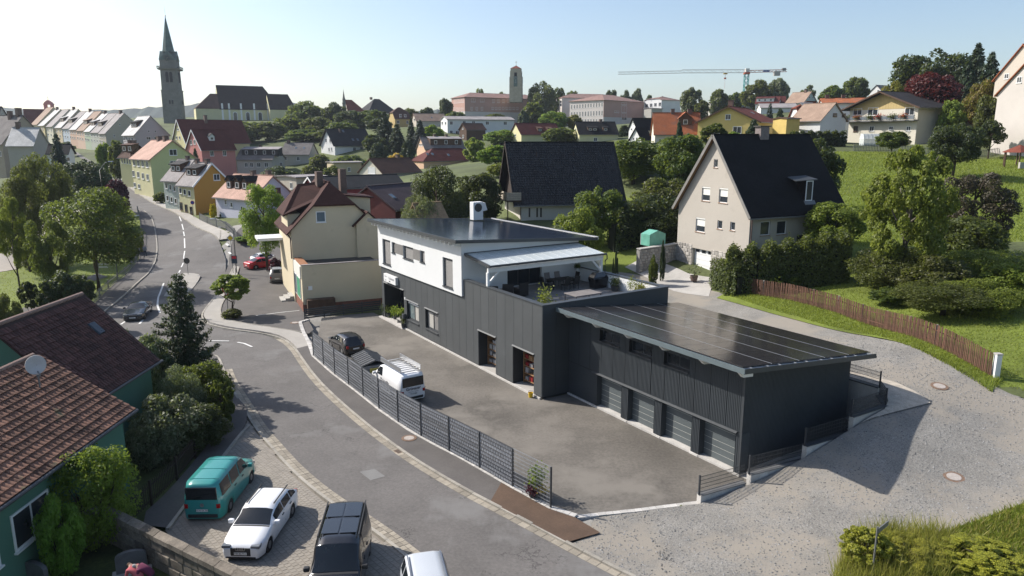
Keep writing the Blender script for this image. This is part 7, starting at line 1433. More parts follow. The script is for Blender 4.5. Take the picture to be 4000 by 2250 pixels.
# ------------------------------------------------------------------ privacy fence: posts, bars, woven strips
FP = mat('fence_anthracite',(.04,.043,.048),.5,.1,finevar=.05); STR1 = mat('privacy_strip',(.22,.23,.25),.45,.12,3,finevar=.05,island=.25); BARM = mat('fence_bar_zinc',(.36,.37,.38),.4,.1,metal=.4,finevar=0)
fe = empty('privacy_fence',(FL[0].x,FL[0].y,.14)); tag(fe,'long curved anthracite fence with woven grey privacy strips along the yard','fence')
seg = resample([Vector(p[:2]) for p in FL],n=12); FHT = 1.98
ribbon = None
for k,p in enumerate(seg): MB().box(-.03,.03,-.04,.04,-.1,FHT + .03).xf(Matrix.Translation((p.x - fe.location.x,p.y - fe.location.y,0)) @ Matrix.Rotation(math.atan2((seg[min(k + 1,11)] - seg[max(k - 1,0)]).y,(seg[min(k + 1,11)] - seg[max(k - 1,0)]).x),4,'Z')).build('post',FP,fe)
for k in range(11):
    a,b_ = seg[k],seg[k + 1]; l_ = (b_ - a).length; M_ = Matrix.Translation((a.x - fe.location.x,a.y - fe.location.y,0)) @ Matrix.Rotation(math.atan2((b_ - a).y,(b_ - a).x),4,'Z'); solid = 0 < k < 10 or k == 0
    solid = k != 10 
    bars = MB(); nr = 10
    for r_ in range(nr + 1):
        z = .05 + r_ * FHT / nr - .02
        for y in (-.022,.022): bars.box(.03,l_ - .03,y - .005,y + .005,z - .006,z + .006)
    nvb = int((l_ - .06) / .1) if not solid else int((l_ - .06) / .2)
    for i in range(nvb): x = .05 + (i + .5) * (l_ - .1) / nvb; bars.box(x - .004,x + .004,-.004,.004,.03,FHT)
    bars.xf(M_).build('mesh_panel',BARM if not solid else FP,fe)
    if solid and not (k == 0 and False):
        for r_ in range(nr):
            z0,z1_ = .05 + r_ * FHT / nr + .0,.05 + (r_ + 1) * FHT / nr - .03; n = int(l_ / .055); mb = MB(); rows = []
            for zz in (z0,z1_): rows.append([(.03 + (l_ - .06) * i / n,.009 * math.sin((i + (2 if r_ % 2 else 0)) * math.pi / 2 + .4),zz) for i in range(n + 1)])
            m_ = n + 1; mb.add(rows[0] + rows[1],[(i,i + 1,m_ + i + 1,m_ + i) for i in range(n)]); mb.xf(M_).build('privacy_strip',STR1,fe)
# mesh fence with stepped low wall round the garage end
def mesh_panel(E,a,b_,z0,z1_,step=.05,nr=5):
    a,b_ = Vector(a) - E.location,Vector(b_) - E.location; mb = MB(); l_ = (b_.xy - a.xy).length; n = int(l_ / step); d = (b_ - a)
    for r_ in range(nr): z = z0 + .05 + (z1_ - z0 - .1) * r_ / (nr - 1); mb.bar((a.x,a.y,a.z + z),(b_.x,b_.y,b_.z + z),.012,.02)
    for i in range(n + 1): q = a.lerp(b_,(i + .5) / (n + 1)); mb.bar((q.x,q.y,q.z + z0),(q.x,q.y,q.z + z1_),.008,.008)
    mb.build('mesh_panel',FP,E)
ramp = empty('retaining_wall',LW(-15.5,-1.7)); tag(ramp,'stepped pale retaining wall with mesh fence round the garage end','retaining wall')
RW = [(-15.45,-1.75,.5),(-15.75,1.05,.5),(-15.9,1.2,.95),(-16.35,4.6,.95),(-16.4,4.75,1.75),(-16.6,8.1,1.75),(-16.65,8.2,2.65),(-16.7,11.3,2.65),(-15.6,12.5,3.1),(-13.4,12.5,3.1),(-9,12.45,3.1)]
RP = [LW(a,b_,0) for a,b_,z in RW]; oR = ramp.location
for i in range(len(RP) - 1):
    a,b_ = RP[i],RP[i + 1]; z = max(RW[i][2],RW[i + 1][2]) if abs(RW[i][1] - RW[i + 1][1]) < .5 else RW[i][2]
    if (b_ - a).length < .4: continue
    d = (b_ - a).normalized(); n = Vector((-d.y,d.x,0)) * .14; nb_ = max(1,int((b_ - a).length / .5))
    for k in range(nb_):
        p,q = a.lerp(b_,k / nb_),a.lerp(b_,(k + 1) / nb_); g = d * .004
        MB().prism([p + g - n - oR + Vector((0,0,-.5)),q - g - n - oR + Vector((0,0,-.5)),q - g + n - oR + Vector((0,0,-.5)),p + g + n - oR + Vector((0,0,-.5))],[p + g - n - oR + Vector((0,0,z)),q - g - n - oR + Vector((0,0,z)),q - g + n - oR + Vector((0,0,z)),p + g + n - oR + Vector((0,0,z))]).build('wall_block',GRANW if i < 6 else CONC,ramp)
    n2 = n * 1.25; MB().prism([a - n2 - oR + Vector((0,0,z + .002)),b_ - n2 - oR + Vector((0,0,z + .002)),b_ + n2 - oR + Vector((0,0,z + .002)),a + n2 - oR + Vector((0,0,z + .002))],[a - n2 - oR + Vector((0,0,z + .05)),b_ - n2 - oR + Vector((0,0,z + .05)),b_ + n2 - oR + Vector((0,0,z + .05)),a + n2 - oR + Vector((0,0,z + .05))]).build('coping',TRIMD if i > 3 else GUT,ramp)
    ht = .95; mesh_panel(ramp,a + Vector((0,0,z)),b_ + Vector((0,0,z)),.08,ht,.06)
    for p in (a,) if i < len(RP) - 2 else (a,b_): MB().box(-.035,.035,-.035,.035,z,z + 1.0).xf(Matrix.Translation((p.x - oR.x,p.y - oR.y,0)) @ Matrix.Rotation(RZ2,4,'Z')).build('fence_post',FP,ramp)
sheet('side_path',[LW(-14.62,b_,0) for b_ in (2.2,5,8,12.4)],[LW(-15.7,2.2),LW(-16.25,5),LW(-16.5,8),LW(-16.5,11.2)],CONC,0,flat=.03,cross=3,label='grey slab path beside the garage end wall',cat='path')
sheet('pebble_strip',[LW(-16.95,8.4),LW(-16.95,11.4),LW(-15.7,12.75),LW(-13,12.75),LW(-6,12.75)],[LW(-17.1,9.5),LW(-18.0,13.6),LW(-15.9,14.3),LW(-12.8,13.9),LW(-6,13.4)],PEBB,.12,cross=3,label='pebble strip behind the retaining wall',cat='pebbles')
# ------------------------------------------------------------------ brown picket fence along the lane
PICK = mat('picket_brown',(.13,.065,.042),.85,.25,2,14,.3,island=.35); PICKR = mat('picket_red_brown',(.22,.07,.04),.85,.2,2)
pf = [G(2885,1150,3.2),G(3080,1190,3.25),G(3260,1235,3.3),G(3430,1290,3.35),G(3640,1375,3.4),G(3870,1462,3.45)]
pfE = empty('picket_fence',pf[0]); tag(pfE,'brown wooden picket fence along the gravel lane','fence')
S_ = resample([Vector(p[:2]) for p in pf],.125); pkt = MB().prism([(-.044,-.012,.05),(.044,-.012,.05),(.044,.012,.05),(-.044,.012,.05)],[(-.036,-.012,1.42),(.036,-.012,1.42),(.036,.012,1.42),(-.036,.012,1.42)]).build('picket',PICK,pfE)
print('PICKETS',len(S_)); rest = MB()
for k,p in enumerate(S_):
    d = S_[min(k + 1,len(S_) - 1)] - S_[max(0,k - 1)]; o = pkt if k == 0 else inst(pkt,'picket',pfE); o.location = (p.x - pf[0].x,p.y - pf[0].y,H(p.x,p.y) + .08 - pf[0].z + random.uniform(-.02,.02)); o.rotation_euler = (random.gauss(0,.015),random.gauss(0,.02),math.atan2(d.y,d.x))
for k in range(0,len(S_) - 20,20):
    p,q = S_[k],S_[min(k + 20,len(S_) - 1)]; hp,hq = H(p.x,p.y) + .08 - pf[0].z,H(q.x,q.y) + .08 - pf[0].z; nrm_ = Vector((-(q - p).y,(q - p).x)).normalized() * .04
    for z in (.35,1.05): MB().bar((p.x - pf[0].x + nrm_.x,p.y - pf[0].y + nrm_.y,hp + z),(q.x - pf[0].x + nrm_.x,q.y - pf[0].y + nrm_.y,hq + z),.04,.07).build('rail',PICK,pfE)
    MB().box(-.06,.06,-.06,.06,-.2,1.4).xf(Matrix.Translation((p.x - pf[0].x + nrm_.x * 2.6,p.y - pf[0].y + nrm_.y * 2.6,hp))).build('fence_post',CONCD,pfE)
p = S_[-1]; gp_ = empty('gate_post',(p.x + .25,p.y - .05,H(p.x,p.y))); tag(gp_,'white concrete gate post at the end of the picket fence','post'); MB().box(-.16,.16,-.16,.16,-.3,1.45).build('post',WHITE,gp_,bevel=.02); MB().box(-.18,.18,-.18,.18,1.45,1.52).build('cap',CONC,gp_)
# left picket fence in front of the green house, grey railing along the park, garden fences
def pickets(label,path,hgt,step,m,zf,name='picket_fence',flat=None,wd=.05):
    E = empty(name,(path[0][0],path[0][1],zf(path[0]))); tag(E,label,'fence'); S = resample(path,step); o0 = None
    for k,p in enumerate(S):
        d = S[min(k + 1,len(S) - 1)] - S[max(0,k - 1)]
        if o0 is None: o0 = MB().box(-wd / 2,wd / 2,-.012,.012,.06,hgt).build('picket',m,E); o = o0
        else: o = inst(o0,'picket',E)
        o.location = (p.x - E.location.x,p.y - E.location.y,zf(p) - E.location.z); o.rotation_euler = (0,0,math.atan2(d.y,d.x))
    for z in (.2,hgt - .25):
        for a,b_ in zip(S[::12],S[12::12] + [S[-1]]):
            if (b_ - a).length > .05: MB().bar((a.x - E.location.x,a.y - E.location.y + .03,z + zf(a) - E.location.z),(b_.x - E.location.x,b_.y - E.location.y + .03,z + zf(b_) - E.location.z),.035,.06).build('rail',m,E)
    for p in S[::16]: MB().box(-.05,.05,-.01,.09,-.1,hgt + .05).xf(Matrix.Translation((p.x - E.location.x,p.y - E.location.y,zf(p) - E.location.z))).build('post',m,E)
    return E
pickets('dark picket fence between the footway and the green house garden',[Vector(p[:2]) for p in gp([(900,1590),(800,1745),(700,1870),(610,1962),(520,2040)])],1.15,.16,TIMD,lambda p: .1)
pickets('grey railing between the park and its footway',[Vector(p[:2]) for p in smooth2(lw_l,1)],1.0,.3,GUT,lambda p: H(p[0],p[1]) + .12,'park_railing',wd=.03)
pickets('grey garden fence in front of the lilac house',[Vector(AT(*q)[:2]) for q in ((780,855,121),(830,885,115),(880,910,110.5),(925,945,105))],1.2,.3,GUT,lambda p: H(p[0],p[1]) + .1,'garden_fence',wd=.16)
pickets('grey picket fence along the top of the meadow',[Vector(AT(*q)[:2]) for q in ((3335,590,131),(3600,592,131),(3800,590,131),(4060,592,131))],1.3,.28,GUT,lambda p: H(p[0],p[1]),'meadow_fence',wd=.1)
# black slat fence at the shop
bf = empty('slat_fence',G(1190,1250)); tag(bf,'black horizontal slat fence below the cream shop wall','fence'); a,b_ = G(1190,1250),G(1486,1214)
for k in range(5): MB().bar(a + Vector((0,0,.2 + k * .2)) - bf.location,b_ + Vector((0,0,.2 + k * .2)) - bf.location,.03,.14).build('slat',FP,bf)
for t in (0,.25,.5,.75,1): q = a.lerp(b_,t) - bf.location; MB().box(-.04,.04,-.04,.04,-.1,1.15).xf(Matrix.Translation(q + Vector((.0,.05,0)))).build('post',FP,bf)
# dry stone retaining wall beside the steep house
rwl = empty('garden_wall',AT(2500,930,74)); tag(rwl,'rough stone garden wall left of the stone garage','wall')
gq = GHq; pA = GHl(.1,GHq['W'] + .05,0) + GH.location; pB = AT(2500,960,73); pB.z = pA.z
dW = (pB - pA); lW = dW.xy.length; dW.normalize(); nW = Vector((-dW.y,dW.x,0)); nW = -nW if nW.y > 0 else nW
def fnw(u,d_,z): return pA + dW * u + nW * d_ + Vector((0,0,z)) - rwl.location
MB().prism([fnw(0,-.02,-.8),fnw(lW,-.02,-.8),fnw(lW,-.5,-.8),fnw(0,-.5,-.8)],[fnw(0,-.02,2.3),fnw(lW,-.02,2.0),fnw(lW,-.5,2.0),fnw(0,-.5,2.3)]).build('wall_core',CONCD,rwl)
stone_rows(rwl,fnw,0,lW,-.5,2.1,.28,.42)
MB().prism([fnw(0,.1,2.302),fnw(lW,.1,2.1),fnw(lW,-.55,2.1),fnw(0,-.55,2.302)],[fnw(0,.1,2.4),fnw(lW,.1,2.2),fnw(lW,-.55,2.2),fnw(0,-.55,2.4)]).build('coping',CONC,rwl)
# ------------------------------------------------------------------ cemetery wall in the lower left
CW = mat('sandstone_block',(.2,.17,.135),.95,.3,1.5,9,.35,.6,10,island=.35,stain=((.09,.085,.06),1.2,.58))
cw_ = empty('cemetery_wall',(-15,24,0)); tag(cw_,'old sandstone block wall forming a corner in the lower left','wall')
zc = -1.2; TOPZ = 1.55
A_ = G(400,1990,TOPZ); Bq = G(950,2262,TOPZ); Cq = G(0,2130,TOPZ); 
def cwall(p,q,th,nb,face):
    d = (q - p); l_ = d.xy.length; d = Vector((d.x,d.y,0)).normalized(); n = Vector((-d.y,d.x,0)); n = n if n.dot(face) > 0 else -n; o = cw_.location
    MB().prism([p - o + Vector((0,0,zc - TOPZ)),q - o + Vector((0,0,zc - TOPZ)),q - n * th - o + Vector((0,0,zc - TOPZ)),p - n * th - o + Vector((0,0,zc - TOPZ))],[p - o + Vector((0,0,-.2)),q - o + Vector((0,0,-.2)),q - n * th - o + Vector((0,0,-.2)),p - n * th - o + Vector((0,0,-.2))]).build('wall_core',CONCD,cw_)
    r = 0; z = zc
    while z < TOPZ - .25:
        hh = .42; u = -(.4 if r % 2 else 0)
        while u < l_:
            w_ = random.uniform(.55,1.05); a,b_ = max(0,u),min(l_,u + w_)
            if b_ - a > .1:
                g = .015; i_ = .03; dp = random.uniform(.03,.07); f = lambda uu,dd,zz: p + d * uu + n * dd - o + Vector((0,0,zz - TOPZ))
                MB().prism([f(a + g,.001,z + g),f(b_ - g,.001,z + g),f(b_ - g,.001,z + hh - g),f(a + g,.001,z + hh - g)],[f(a + g + i_,dp,z + g + i_),f(b_ - g - i_,dp,z + g + i_),f(b_ - g - i_,dp,z + hh - g - i_),f(a + g + i_,dp,z + hh - g - i_)]).build('wall_block',CW,cw_)
            u += w_
        z += hh; r += 1
    nb_ = max(1,int(l_ / .9)); f = lambda uu,dd,zz: p + d * uu + n * dd - o + Vector((0,0,zz))
    for k in range(nb_):
        u0,u1 = l_ * k / nb_ + .01,l_ * (k + 1) / nb_ - .01; j = random.uniform(-.02,.02); MB().prism([f(u0,.1,-.2),f(u1,.1,-.2),f(u1,-th - .08,-.2),f(u0,-th - .08,-.2)],[f(u0,.09,.0 + j),f(u1,.09,.0 + j),f(u1,-th * .5,.1 + j),f(u0,-th * .5,.1 + j)]).build('coping_stone',CW,cw_)
cwall(A_,Bq + (Bq - A_) * .35,.45,10,Vector((-1,-.6,0))); cwall(A_,Cq + (Cq - A_) * .3,.45,10,Vector((.3,-1,0)))
sheet('cemetery_ground',[A_ - Vector((0,0,0)),(Bq + (Bq - A_) * .4)],[(Cq + (Cq - A_) * .3),G(0,3200,0)],mat('cemetery_turf',(.06,.075,.02),.95,.4,.6,8,.4,.5,12),0,flat=.07,cross=6,label='mossy turf inside the old wall',cat='turf')

# ------------------------------------------------------------------ vehicles
def paint(n,c,r=.3): return mat('paint_' + n,c,r,.02,1,finevar=0,spec=.5,coat=.6)
CARG = glass('car_glass',(.012,.015,.018),.04); TYRE = mat('tyre',(.02,.02,.02),.9); RIM = mat('rim',(.35,.35,.36),.35,metal=.8); PLAS = mat('black_plastic',(.025,.025,.027),.6); LAMPR = mat('tail_lamp',(.35,.01,.01),.2); LAMPW = mat('head_lamp',(.16,.17,.18),.08); PLATE = mat('plate_white',(.75,.75,.73),.5,finevar=0)
def lerp_tab(tab,x):
    for (x0,v0),(x1,v1) in zip(tab,tab[1:]):
        if x <= x1: t = (x - x0) / max(1e-6,x1 - x0); return v0 + (v1 - v0) * max(0,min(1,t))
    return tab[-1][1]
def car(name,label,cat,ctr,head,L,W,top,belt,body,glassx,side,wr=.72,plate='',rearglass=None,wheels=None,rim=RIM,z=0.0,strip=None,roofm=None,wh=.33,lampz=.68):
    """x runs from the nose (0) to the tail (L); top = roof line table; glassx = (bonnet end, roof start, roof end, glass end); side = side window spans"""
    E = empty(name,(ctr[0],ctr[1],z),R(head)); tag(E,label,cat); wx = wheels or (.84,L - .9); hw = W / 2
    xs = sorted(set([0,.04,.12,.25] + list(np.linspace(.4,L - .4,46)) + [L - .25,L - .12,L - .04,L] + list(glassx) + [w_ + d for w_ in wx for d in (-.4,-.37,-.3,-.15,.15,.3,.37,.4)]))
    f = 1 / 1.0
    def ring(x):
        e = min(1,.74 + .26 * math.sqrt(min(1,x / .55)),.8 + .2 * math.sqrt(min(1,(L - x) / .35)) if L - x > 0 else .8); w_ = hw * e; t = lerp_tab(top,x); b_ = min(lerp_tab(belt,x),t - .015); zs = .2
        for q in wx:
            if abs(x - q) < .4: zs = max(zs,math.sqrt(max(0,.4 ** 2 - (x - q) ** 2)) * .95 + .28)
        zs = min(zs,b_ - .1); g = max(0,min(1,(t - b_ - .03) / .3)); wt = w_ * (.93 + (wr - .93) * g); ze = t - (.012 + .05 * g)
        return [(w_ * .95,zs),(w_,max(zs + .02,.42)),(w_ * .995,max(zs + .04,b_ * .8)),(w_ * .955,b_),(wt,ze),(wt * .55,t - .004),(0,t)]
    rings = [(x,ring(x)) for x in xs]
    def P(x,w_,z_): return (L / 2 - x,w_,z_)
    mb = MB(); n = len(rings); row = 13; vs = []
    for x,r_ in rings: vs += [P(x,-w_,z_) for w_,z_ in r_] + [P(x,w_,z_) for w_,z_ in r_[-2::-1]]
    mb.add(vs,[(i * row + k,i * row + k + 1,(i + 1) * row + k + 1,(i + 1) * row + k) for i in range(n - 1) for k in range(row - 1)] + [tuple(range(row)),tuple(range((n - 1) * row + row - 1,(n - 1) * row - 1,-1))])
    bo = mb.build('body',body,E,smooth=True); bpy.context.view_layer.update() if False else None
    bo.data.polygons[-1].use_smooth = False; bo.data.polygons[-2].use_smooth = False
    bm = bmesh.new(); bm.from_mesh(bo.data); bmesh.ops.recalc_face_normals(bm,faces=bm.faces); bm.to_mesh(bo.data); bm.free()
    MB().box(-L / 2 + .2,L / 2 - .2,-hw * .8,hw * .8,.16,.5).build('underbody',PLAS,E)
    def patch(nm,x0,x1,k0,k1,m,off=.012,sides=(-1,1),trim=0.0):
        xx = [x0] + [x for x in xs if x0 < x < x1] + [x1]; g = MB()
        for s in sides:
            rr = []
            for x in xx:
                q = ring(x); a,b_ = Vector((q[k0][0],q[k0][1])),Vector((q[k1][0],q[k1][1])); a2 = a.lerp(b_,trim); b2 = b_.lerp(a,trim); nn = Vector((b_.y - a.y,a.x - b_.x)).normalized() if (b_ - a).length > 1e-4 else Vector((0,1)); nn = nn if (nn.x > 0 or nn.y > .9) else -nn
                rr.append([P(x,s * (p.x + nn.x * off),p.y + nn.y * off) for p in (a2,b2)])
            m_ = len(xx); g.add([p[0] for p in rr] + [p[1] for p in rr],[(i,i + 1,m_ + i + 1,m_ + i) for i in range(m_ - 1)])
        return g.build(nm,m,E,smooth=True)
    for x0,x1 in side: 
        for s in (-1,1): patch('side_window',x0,x1,3,4,CARG,sides=(s,),trim=.1)
    def cross(nm,x0,x1,m,off=.012):
        xx = np.linspace(x0,x1,5); g = MB(); rr = []
        for x in xx:
            q = ring(x); rr.append([P(x - off,s * w_ * .95,z_ + off) for s,w_,z_ in ((-1,q[4][0],q[4][1]),(-1,q[5][0],q[5][1]),(1,0,q[6][1]),(1,q[5][0],q[5][1]),(1,q[4][0],q[4][1]))])
        return g.add([p for r_ in rr for p in r_],[(i * 5 + k,i * 5 + k + 1,i * 5 + k + 6,i * 5 + k + 5) for i in range(4) for k in range(4)]).build(nm,m,E,smooth=True)
    for s in (-1,1):
        for x in sorted({v for q in side[:2] for v in q}): patch('door_seam',x - .01,x + .01,1,3,PLAS,.004,(s,))
    cross('bonnet_seam',glassx[0] - .05,glassx[0] + .03,PLAS,.004)
    cross('windscreen',glassx[0] + .06,glassx[1] - .05,CARG)
    if glassx[3] - glassx[2] > .15: cross('rear_window',glassx[2] + .05,glassx[3] - .06,CARG)
    if rearglass: MB().box(-L / 2 - .025,-L / 2 + .03,-rearglass[0],rearglass[0],rearglass[1],rearglass[2]).build('rear_window',CARG,E,bevel=.04)
    if roofm: cross('roof_panel',glassx[1] + .03,glassx[2] - .02,roofm,.006)
    wm = MB().lathe([(.16,-.11),(wh - .03,-.11),(wh,-.08),(wh,.08),(wh - .03,.11),(.16,.11)],20,cap=False); wm.xf(Matrix.Rotation(R(90),4,'X')); rm = MB().lathe([(.03,.08),(.1,.09),(.2,.07),(.23,.1)],14,cap=True).xf(Matrix.Rotation(R(90),4,'X'))
    t0 = r0 = None
    for x in wx:
        for s in (-1,1):
            wl = empty('wheel',(L / 2 - x,s * (hw - .13),wh),0 if s < 0 else math.pi); wl.parent = E
            if t0 is None: t0 = wm.build('tyre',TYRE,wl,smooth=True); r0 = rm.build('rim',rim,wl)
            else: inst(t0,'tyre',wl); inst(r0,'rim',wl)
    e0,e1 = ring(.12)[1][0],ring(L - .05)[2][0]
    for s in (-1,1):
        MB().box(L / 2 - .42,L / 2 - .02,s * e0 * .52 if s > 0 else -e0 * 1.0,s * e0 * 1.0 if s > 0 else -e0 * .52,lampz - .07,lampz + .06).build('headlight',LAMPW,E,bevel=.03)
        MB().box(-L / 2 - .012,-L / 2 + .14,min(s * e1 * .78,s * e1 * 1.0),max(s * e1 * .78,s * e1 * 1.0),lampz - .02,lampz + .2).build('tail_light',LAMPR,E,bevel=.02)
        mx = glassx[0] + .32; MB().box(L / 2 - mx - .1,L / 2 - mx + .08,min(s * hw * .97,s * (hw + .2)),max(s * hw * .97,s * (hw + .2)),lerp_tab(belt,mx) - .02,lerp_tab(belt,mx) + .16).build('mirror',body if strip != 'dark' else PLAS,E,bevel=.04)
        for x in ([side[0][0] + .75,side[0][0] + 1.7] if len(side) else []): MB().box(L / 2 - x - .1,L / 2 - x + .1,s * hw * .97 - .03,s * hw * .97 + .03,lerp_tab(belt,x) - .12,lerp_tab(belt,x) - .08).build('door_handle',PLAS,E)
    MB().box(L / 2 - .06,L / 2 + .015,-hw * .46,hw * .46,.3,lampz - .03).build('grille',PLAS,E,bevel=.03); MB().box(L / 2 - .1,L / 2 + .02,-hw * .68,hw * .68,.2,.27).build('front_bumper',PLAS,E,bevel=.02); MB().box(-L / 2 - .03,-L / 2 + .1,-hw * .72,hw * .72,.25,.42).build('rear_bumper',PLAS,E,bevel=.02)
    for x,s,zz in ((L / 2 + .016,1,.42),(-L / 2 - .035,-1,.62)):
        pt = MB().box(min(x,x + s * .01),max(x,x + s * .01),-.26,.26,zz - .055,zz + .055).build('number_plate',PLATE,E)
        if plate: lettering(plate,.11,PLAS,'lettering',pt,M=Matrix(((0,0,s,x + s * .013),(s,0,0,0),(0,1,0,zz),(0,0,0,1))),depth=.001)
    return E
def bars(E,L,w_,x0,x1,z,m):
    for s in (-1,1): MB().bar((L / 2 - x0,s * w_,z),(L / 2 - x1,s * w_,z),.04,.04).build('roof_rail',m,E)
wagon = lambda L,h: [(0,.62),(.1,.74),(1.1,.96),(1.25,.99),(2.05,h - .06),(2.5,h),(L - .9,h - .05),(L - .25,1.0),(L - .1,.92),(L,.8)]
sedan = lambda L,h: [(0,.6),(.1,.7),(1.15,.93),(1.35,.97),(2.1,h - .05),(2.6,h),(L - 1.35,h - .08),(L - .5,1.02),(L - .1,.98),(L,.85)]
van = lambda L,h: [(0,.7),(.1,.9),(.75,1.12),(.9,1.18),(1.75,h - .06),(2.1,h),(L - .3,h),(L - .06,h - .05),(L,h - .12)]
TEAL = paint('teal',(.03,.25,.23)); PWHT = paint('white',(.78,.78,.78)); PBLK = paint('black',(.012,.012,.014),.2); PSIL = paint('silver',(.5,.52,.54),.3); PRED = paint('red',(.5,.012,.02)); PGRY = paint('grey',(.16,.15,.145)); PNAV = paint('blue_black',(.012,.018,.025),.2)
tv = car('van','teal panel van with rear window parked nearest the picket fence','van',(-13.97,31.9),91,4.75,1.84,[(0,.75),(.1,.95),(.95,1.15),(1.1,1.22),(1.75,1.84),(2.1,1.92),(4.4,1.92),(4.7,1.84),(4.75,1.7)],[(0,.7),(.9,1.08),(4.75,1.12)],TEAL,(.95,1.75,4.6,4.62),[(1.35,2.35),(2.45,3.4),(3.5,4.5)],.8,'NEW·IX 707',(.7,1.12,1.72),(.95,3.8),lampz=.72)
for k in range(3): MB().box(-1.9 + k * 1.0,-1.88 + k * 1.0,-.66,.66,1.915,1.935).build('roof_rib',TEAL,tv)
MB().lathe([(.0,-.01),(.09,-.01),(.09,.01),(0,.01)],16,cap=False).xf(Matrix.Translation((-2.385,0,.86)) @ Matrix.Rotation(R(90),4,'Y')).build('emblem',RIM,tv)
au = car('estate_car','white estate car facing the wall between the teal van and the black van','car',(-10.98,28.75),-92.3,4.7,1.83,wagon(4.7,1.42),[(0,.58),(1.2,.9),(4.7,.96)],PWHT,(1.22,2.08,3.75,4.5),[(1.75,2.65),(2.72,3.55),(3.62,4.2)],.77,'TIR·BS 911',None,(.86,3.67),RIM)
bars(au,4.7,.6,2.3,4.0,1.43,PLAS)
for k in range(4): MB().lathe([(.055,-.008),(.075,-.008),(.075,.008),(.055,.008),(.055,-.008)],14,cap=False).xf(Matrix.Translation((2.365,-.135 + k * .09,.62)) @ Matrix.Rotation(R(90),4,'Y')).build('emblem_ring',RIM,au)
bv = car('van','black transporter van with panelled roof parked beside the white estate car','van',(-6.72,25.4),-84.5,4.97,1.98,[(0,.8),(.1,1.0),(.85,1.22),(1.0,1.28),(1.7,1.95),(2.05,2.03),(4.7,2.05),(4.93,1.97),(4.97,1.8)],[(0,.75),(.9,1.18),(4.97,1.22)],PBLK,(.9,1.75,4.8,4.82),[(1.35,2.3),(2.45,3.5)],.82,'',(.75,1.25,1.8),(.95,3.95),lampz=.85,strip='dark')
for x0 in (-2.15,-.9): MB().box(x0,x0 + 1.1,-.68,-.03,2.045,2.065).box(x0,x0 + 1.1,.03,.68,2.045,2.065).build('roof_panel',paint('roof_black',(.02,.024,.03),.25),bv,bevel=.02)
bars(bv,4.97,.78,2.1,4.8,2.05,PLAS)
sv_ = car('compact_van','silver family car with roof rails cut by the lower picture edge','car',(-2.95,22.9),-76,4.3,1.8,[(0,.7),(.1,.85),(.9,1.05),(1.05,1.1),(1.75,1.58),(2.2,1.64),(3.9,1.62),(4.2,1.2),(4.3,1.0)],[(0,.65),(1,1.02),(4.3,1.08)],PSIL,(.95,1.8,3.9,4.18),[(1.3,2.3),(2.4,3.3),(3.4,3.85)],.76)
bars(sv_,4.3,.62,1.9,3.8,1.66,RIM)
cv = car('van','white company van with roof rack standing in the yard behind the fence','van',(-7.87,46.63),124.4,4.97,1.98,van(4.97,1.97),[(0,.75),(.9,1.18),(4.97,1.15)],PWHT,(.9,1.75,4.75,4.77),[(1.35,2.2)],.84,'TIR·G 300',(.76,1.12,1.75),(.95,3.9))
for s in (-1,1):
    for k in range(2): MB().bar((.9,s * .72,2.1 + k * .28),(-2.2,s * .72,2.1 + k * .28),.04).build('rack_rail',ALU,cv)
    MB().box(-2.2,.9,s * .72 - .01,s * .72 + .01,2.14,2.34).build('rack_board',ALU,cv)
for k in range(8): MB().bar((.8 - k * .42,-.7,2.06),(.8 - k * .42,.7,2.06),.05).build('rack_bar',ALU,cv)
rearM = lambda z,x=-2.53: Matrix(((0,0,-1,x),(-1,0,0,0),(0,1,0,z),(0,0,0,1)))
lettering('Grünauer',.27,INK,'lettering',cv,M=rearM(.98),bold=.004); lettering('Heizung · Sanitär',.11,INKG,'lettering',cv,M=rearM(.78)); lettering('Solar · Lüftung',.09,INKG,'lettering',cv,M=rearM(.66))
sM = lambda x,y,z: Matrix(((-1,0,0,x),(0,0,1,y),(0,1,0,z),(0,0,0,1)))
lettering('Grünauer',.34,INKG,'lettering',cv,M=sM(-.2,.985,1.0)); lettering('Heizung · Sanitär',.13,INKG,'lettering',cv,M=sM(-.2,.985,.78))
hb = car('hatchback','black hatchback parked at the far end of the yard','car',(-13.6,56.6),125,4.1,1.76,[(0,.65),(.1,.78),(1.0,.98),(1.15,1.02),(1.9,1.44),(2.4,1.48),(3.5,1.42),(3.98,1.02),(4.1,.8)],[(0,.6),(1.1,.94),(4.1,1.0)],PBLK,(1.1,1.95,3.45,3.95),[(1.55,2.4),(2.5,3.3)],.78)
cm = car('sports_car','dark blue sports coupe driving on the main road','car',(-36.46,67.9),-74,4.78,1.9,[(0,.6),(.1,.72),(1.5,.95),(1.7,.98),(2.5,1.3),(2.9,1.35),(3.5,1.28),(4.3,1.02),(4.7,.98),(4.78,.8)],[(0,.58),(1.6,.92),(4.78,.95)],PNAV,(1.6,2.5,3.4,4.2),[(2.0,3.3)],.68,'TIR·RS 1',wh=.36)
rs = car('sedan','red sedan parked on the forecourt beside the white hatchback','car',(-33.5,94.7),48,4.5,1.76,sedan(4.5,1.46),[(0,.58),(1.2,.9),(4.5,.98)],PRED,(1.3,2.1,3.1,3.9),[(1.75,2.65),(2.72,3.5)],.77)
wc = car('hatchback','white hatchback parked behind the red sedan','car',(-34.2,98.8),40,4.35,1.8,wagon(4.35,1.47),[(0,.6),(1.2,.94),(4.35,1.0)],PWHT,(1.22,2.08,3.45,4.15),[(1.75,2.6),(2.68,3.5)],.77)
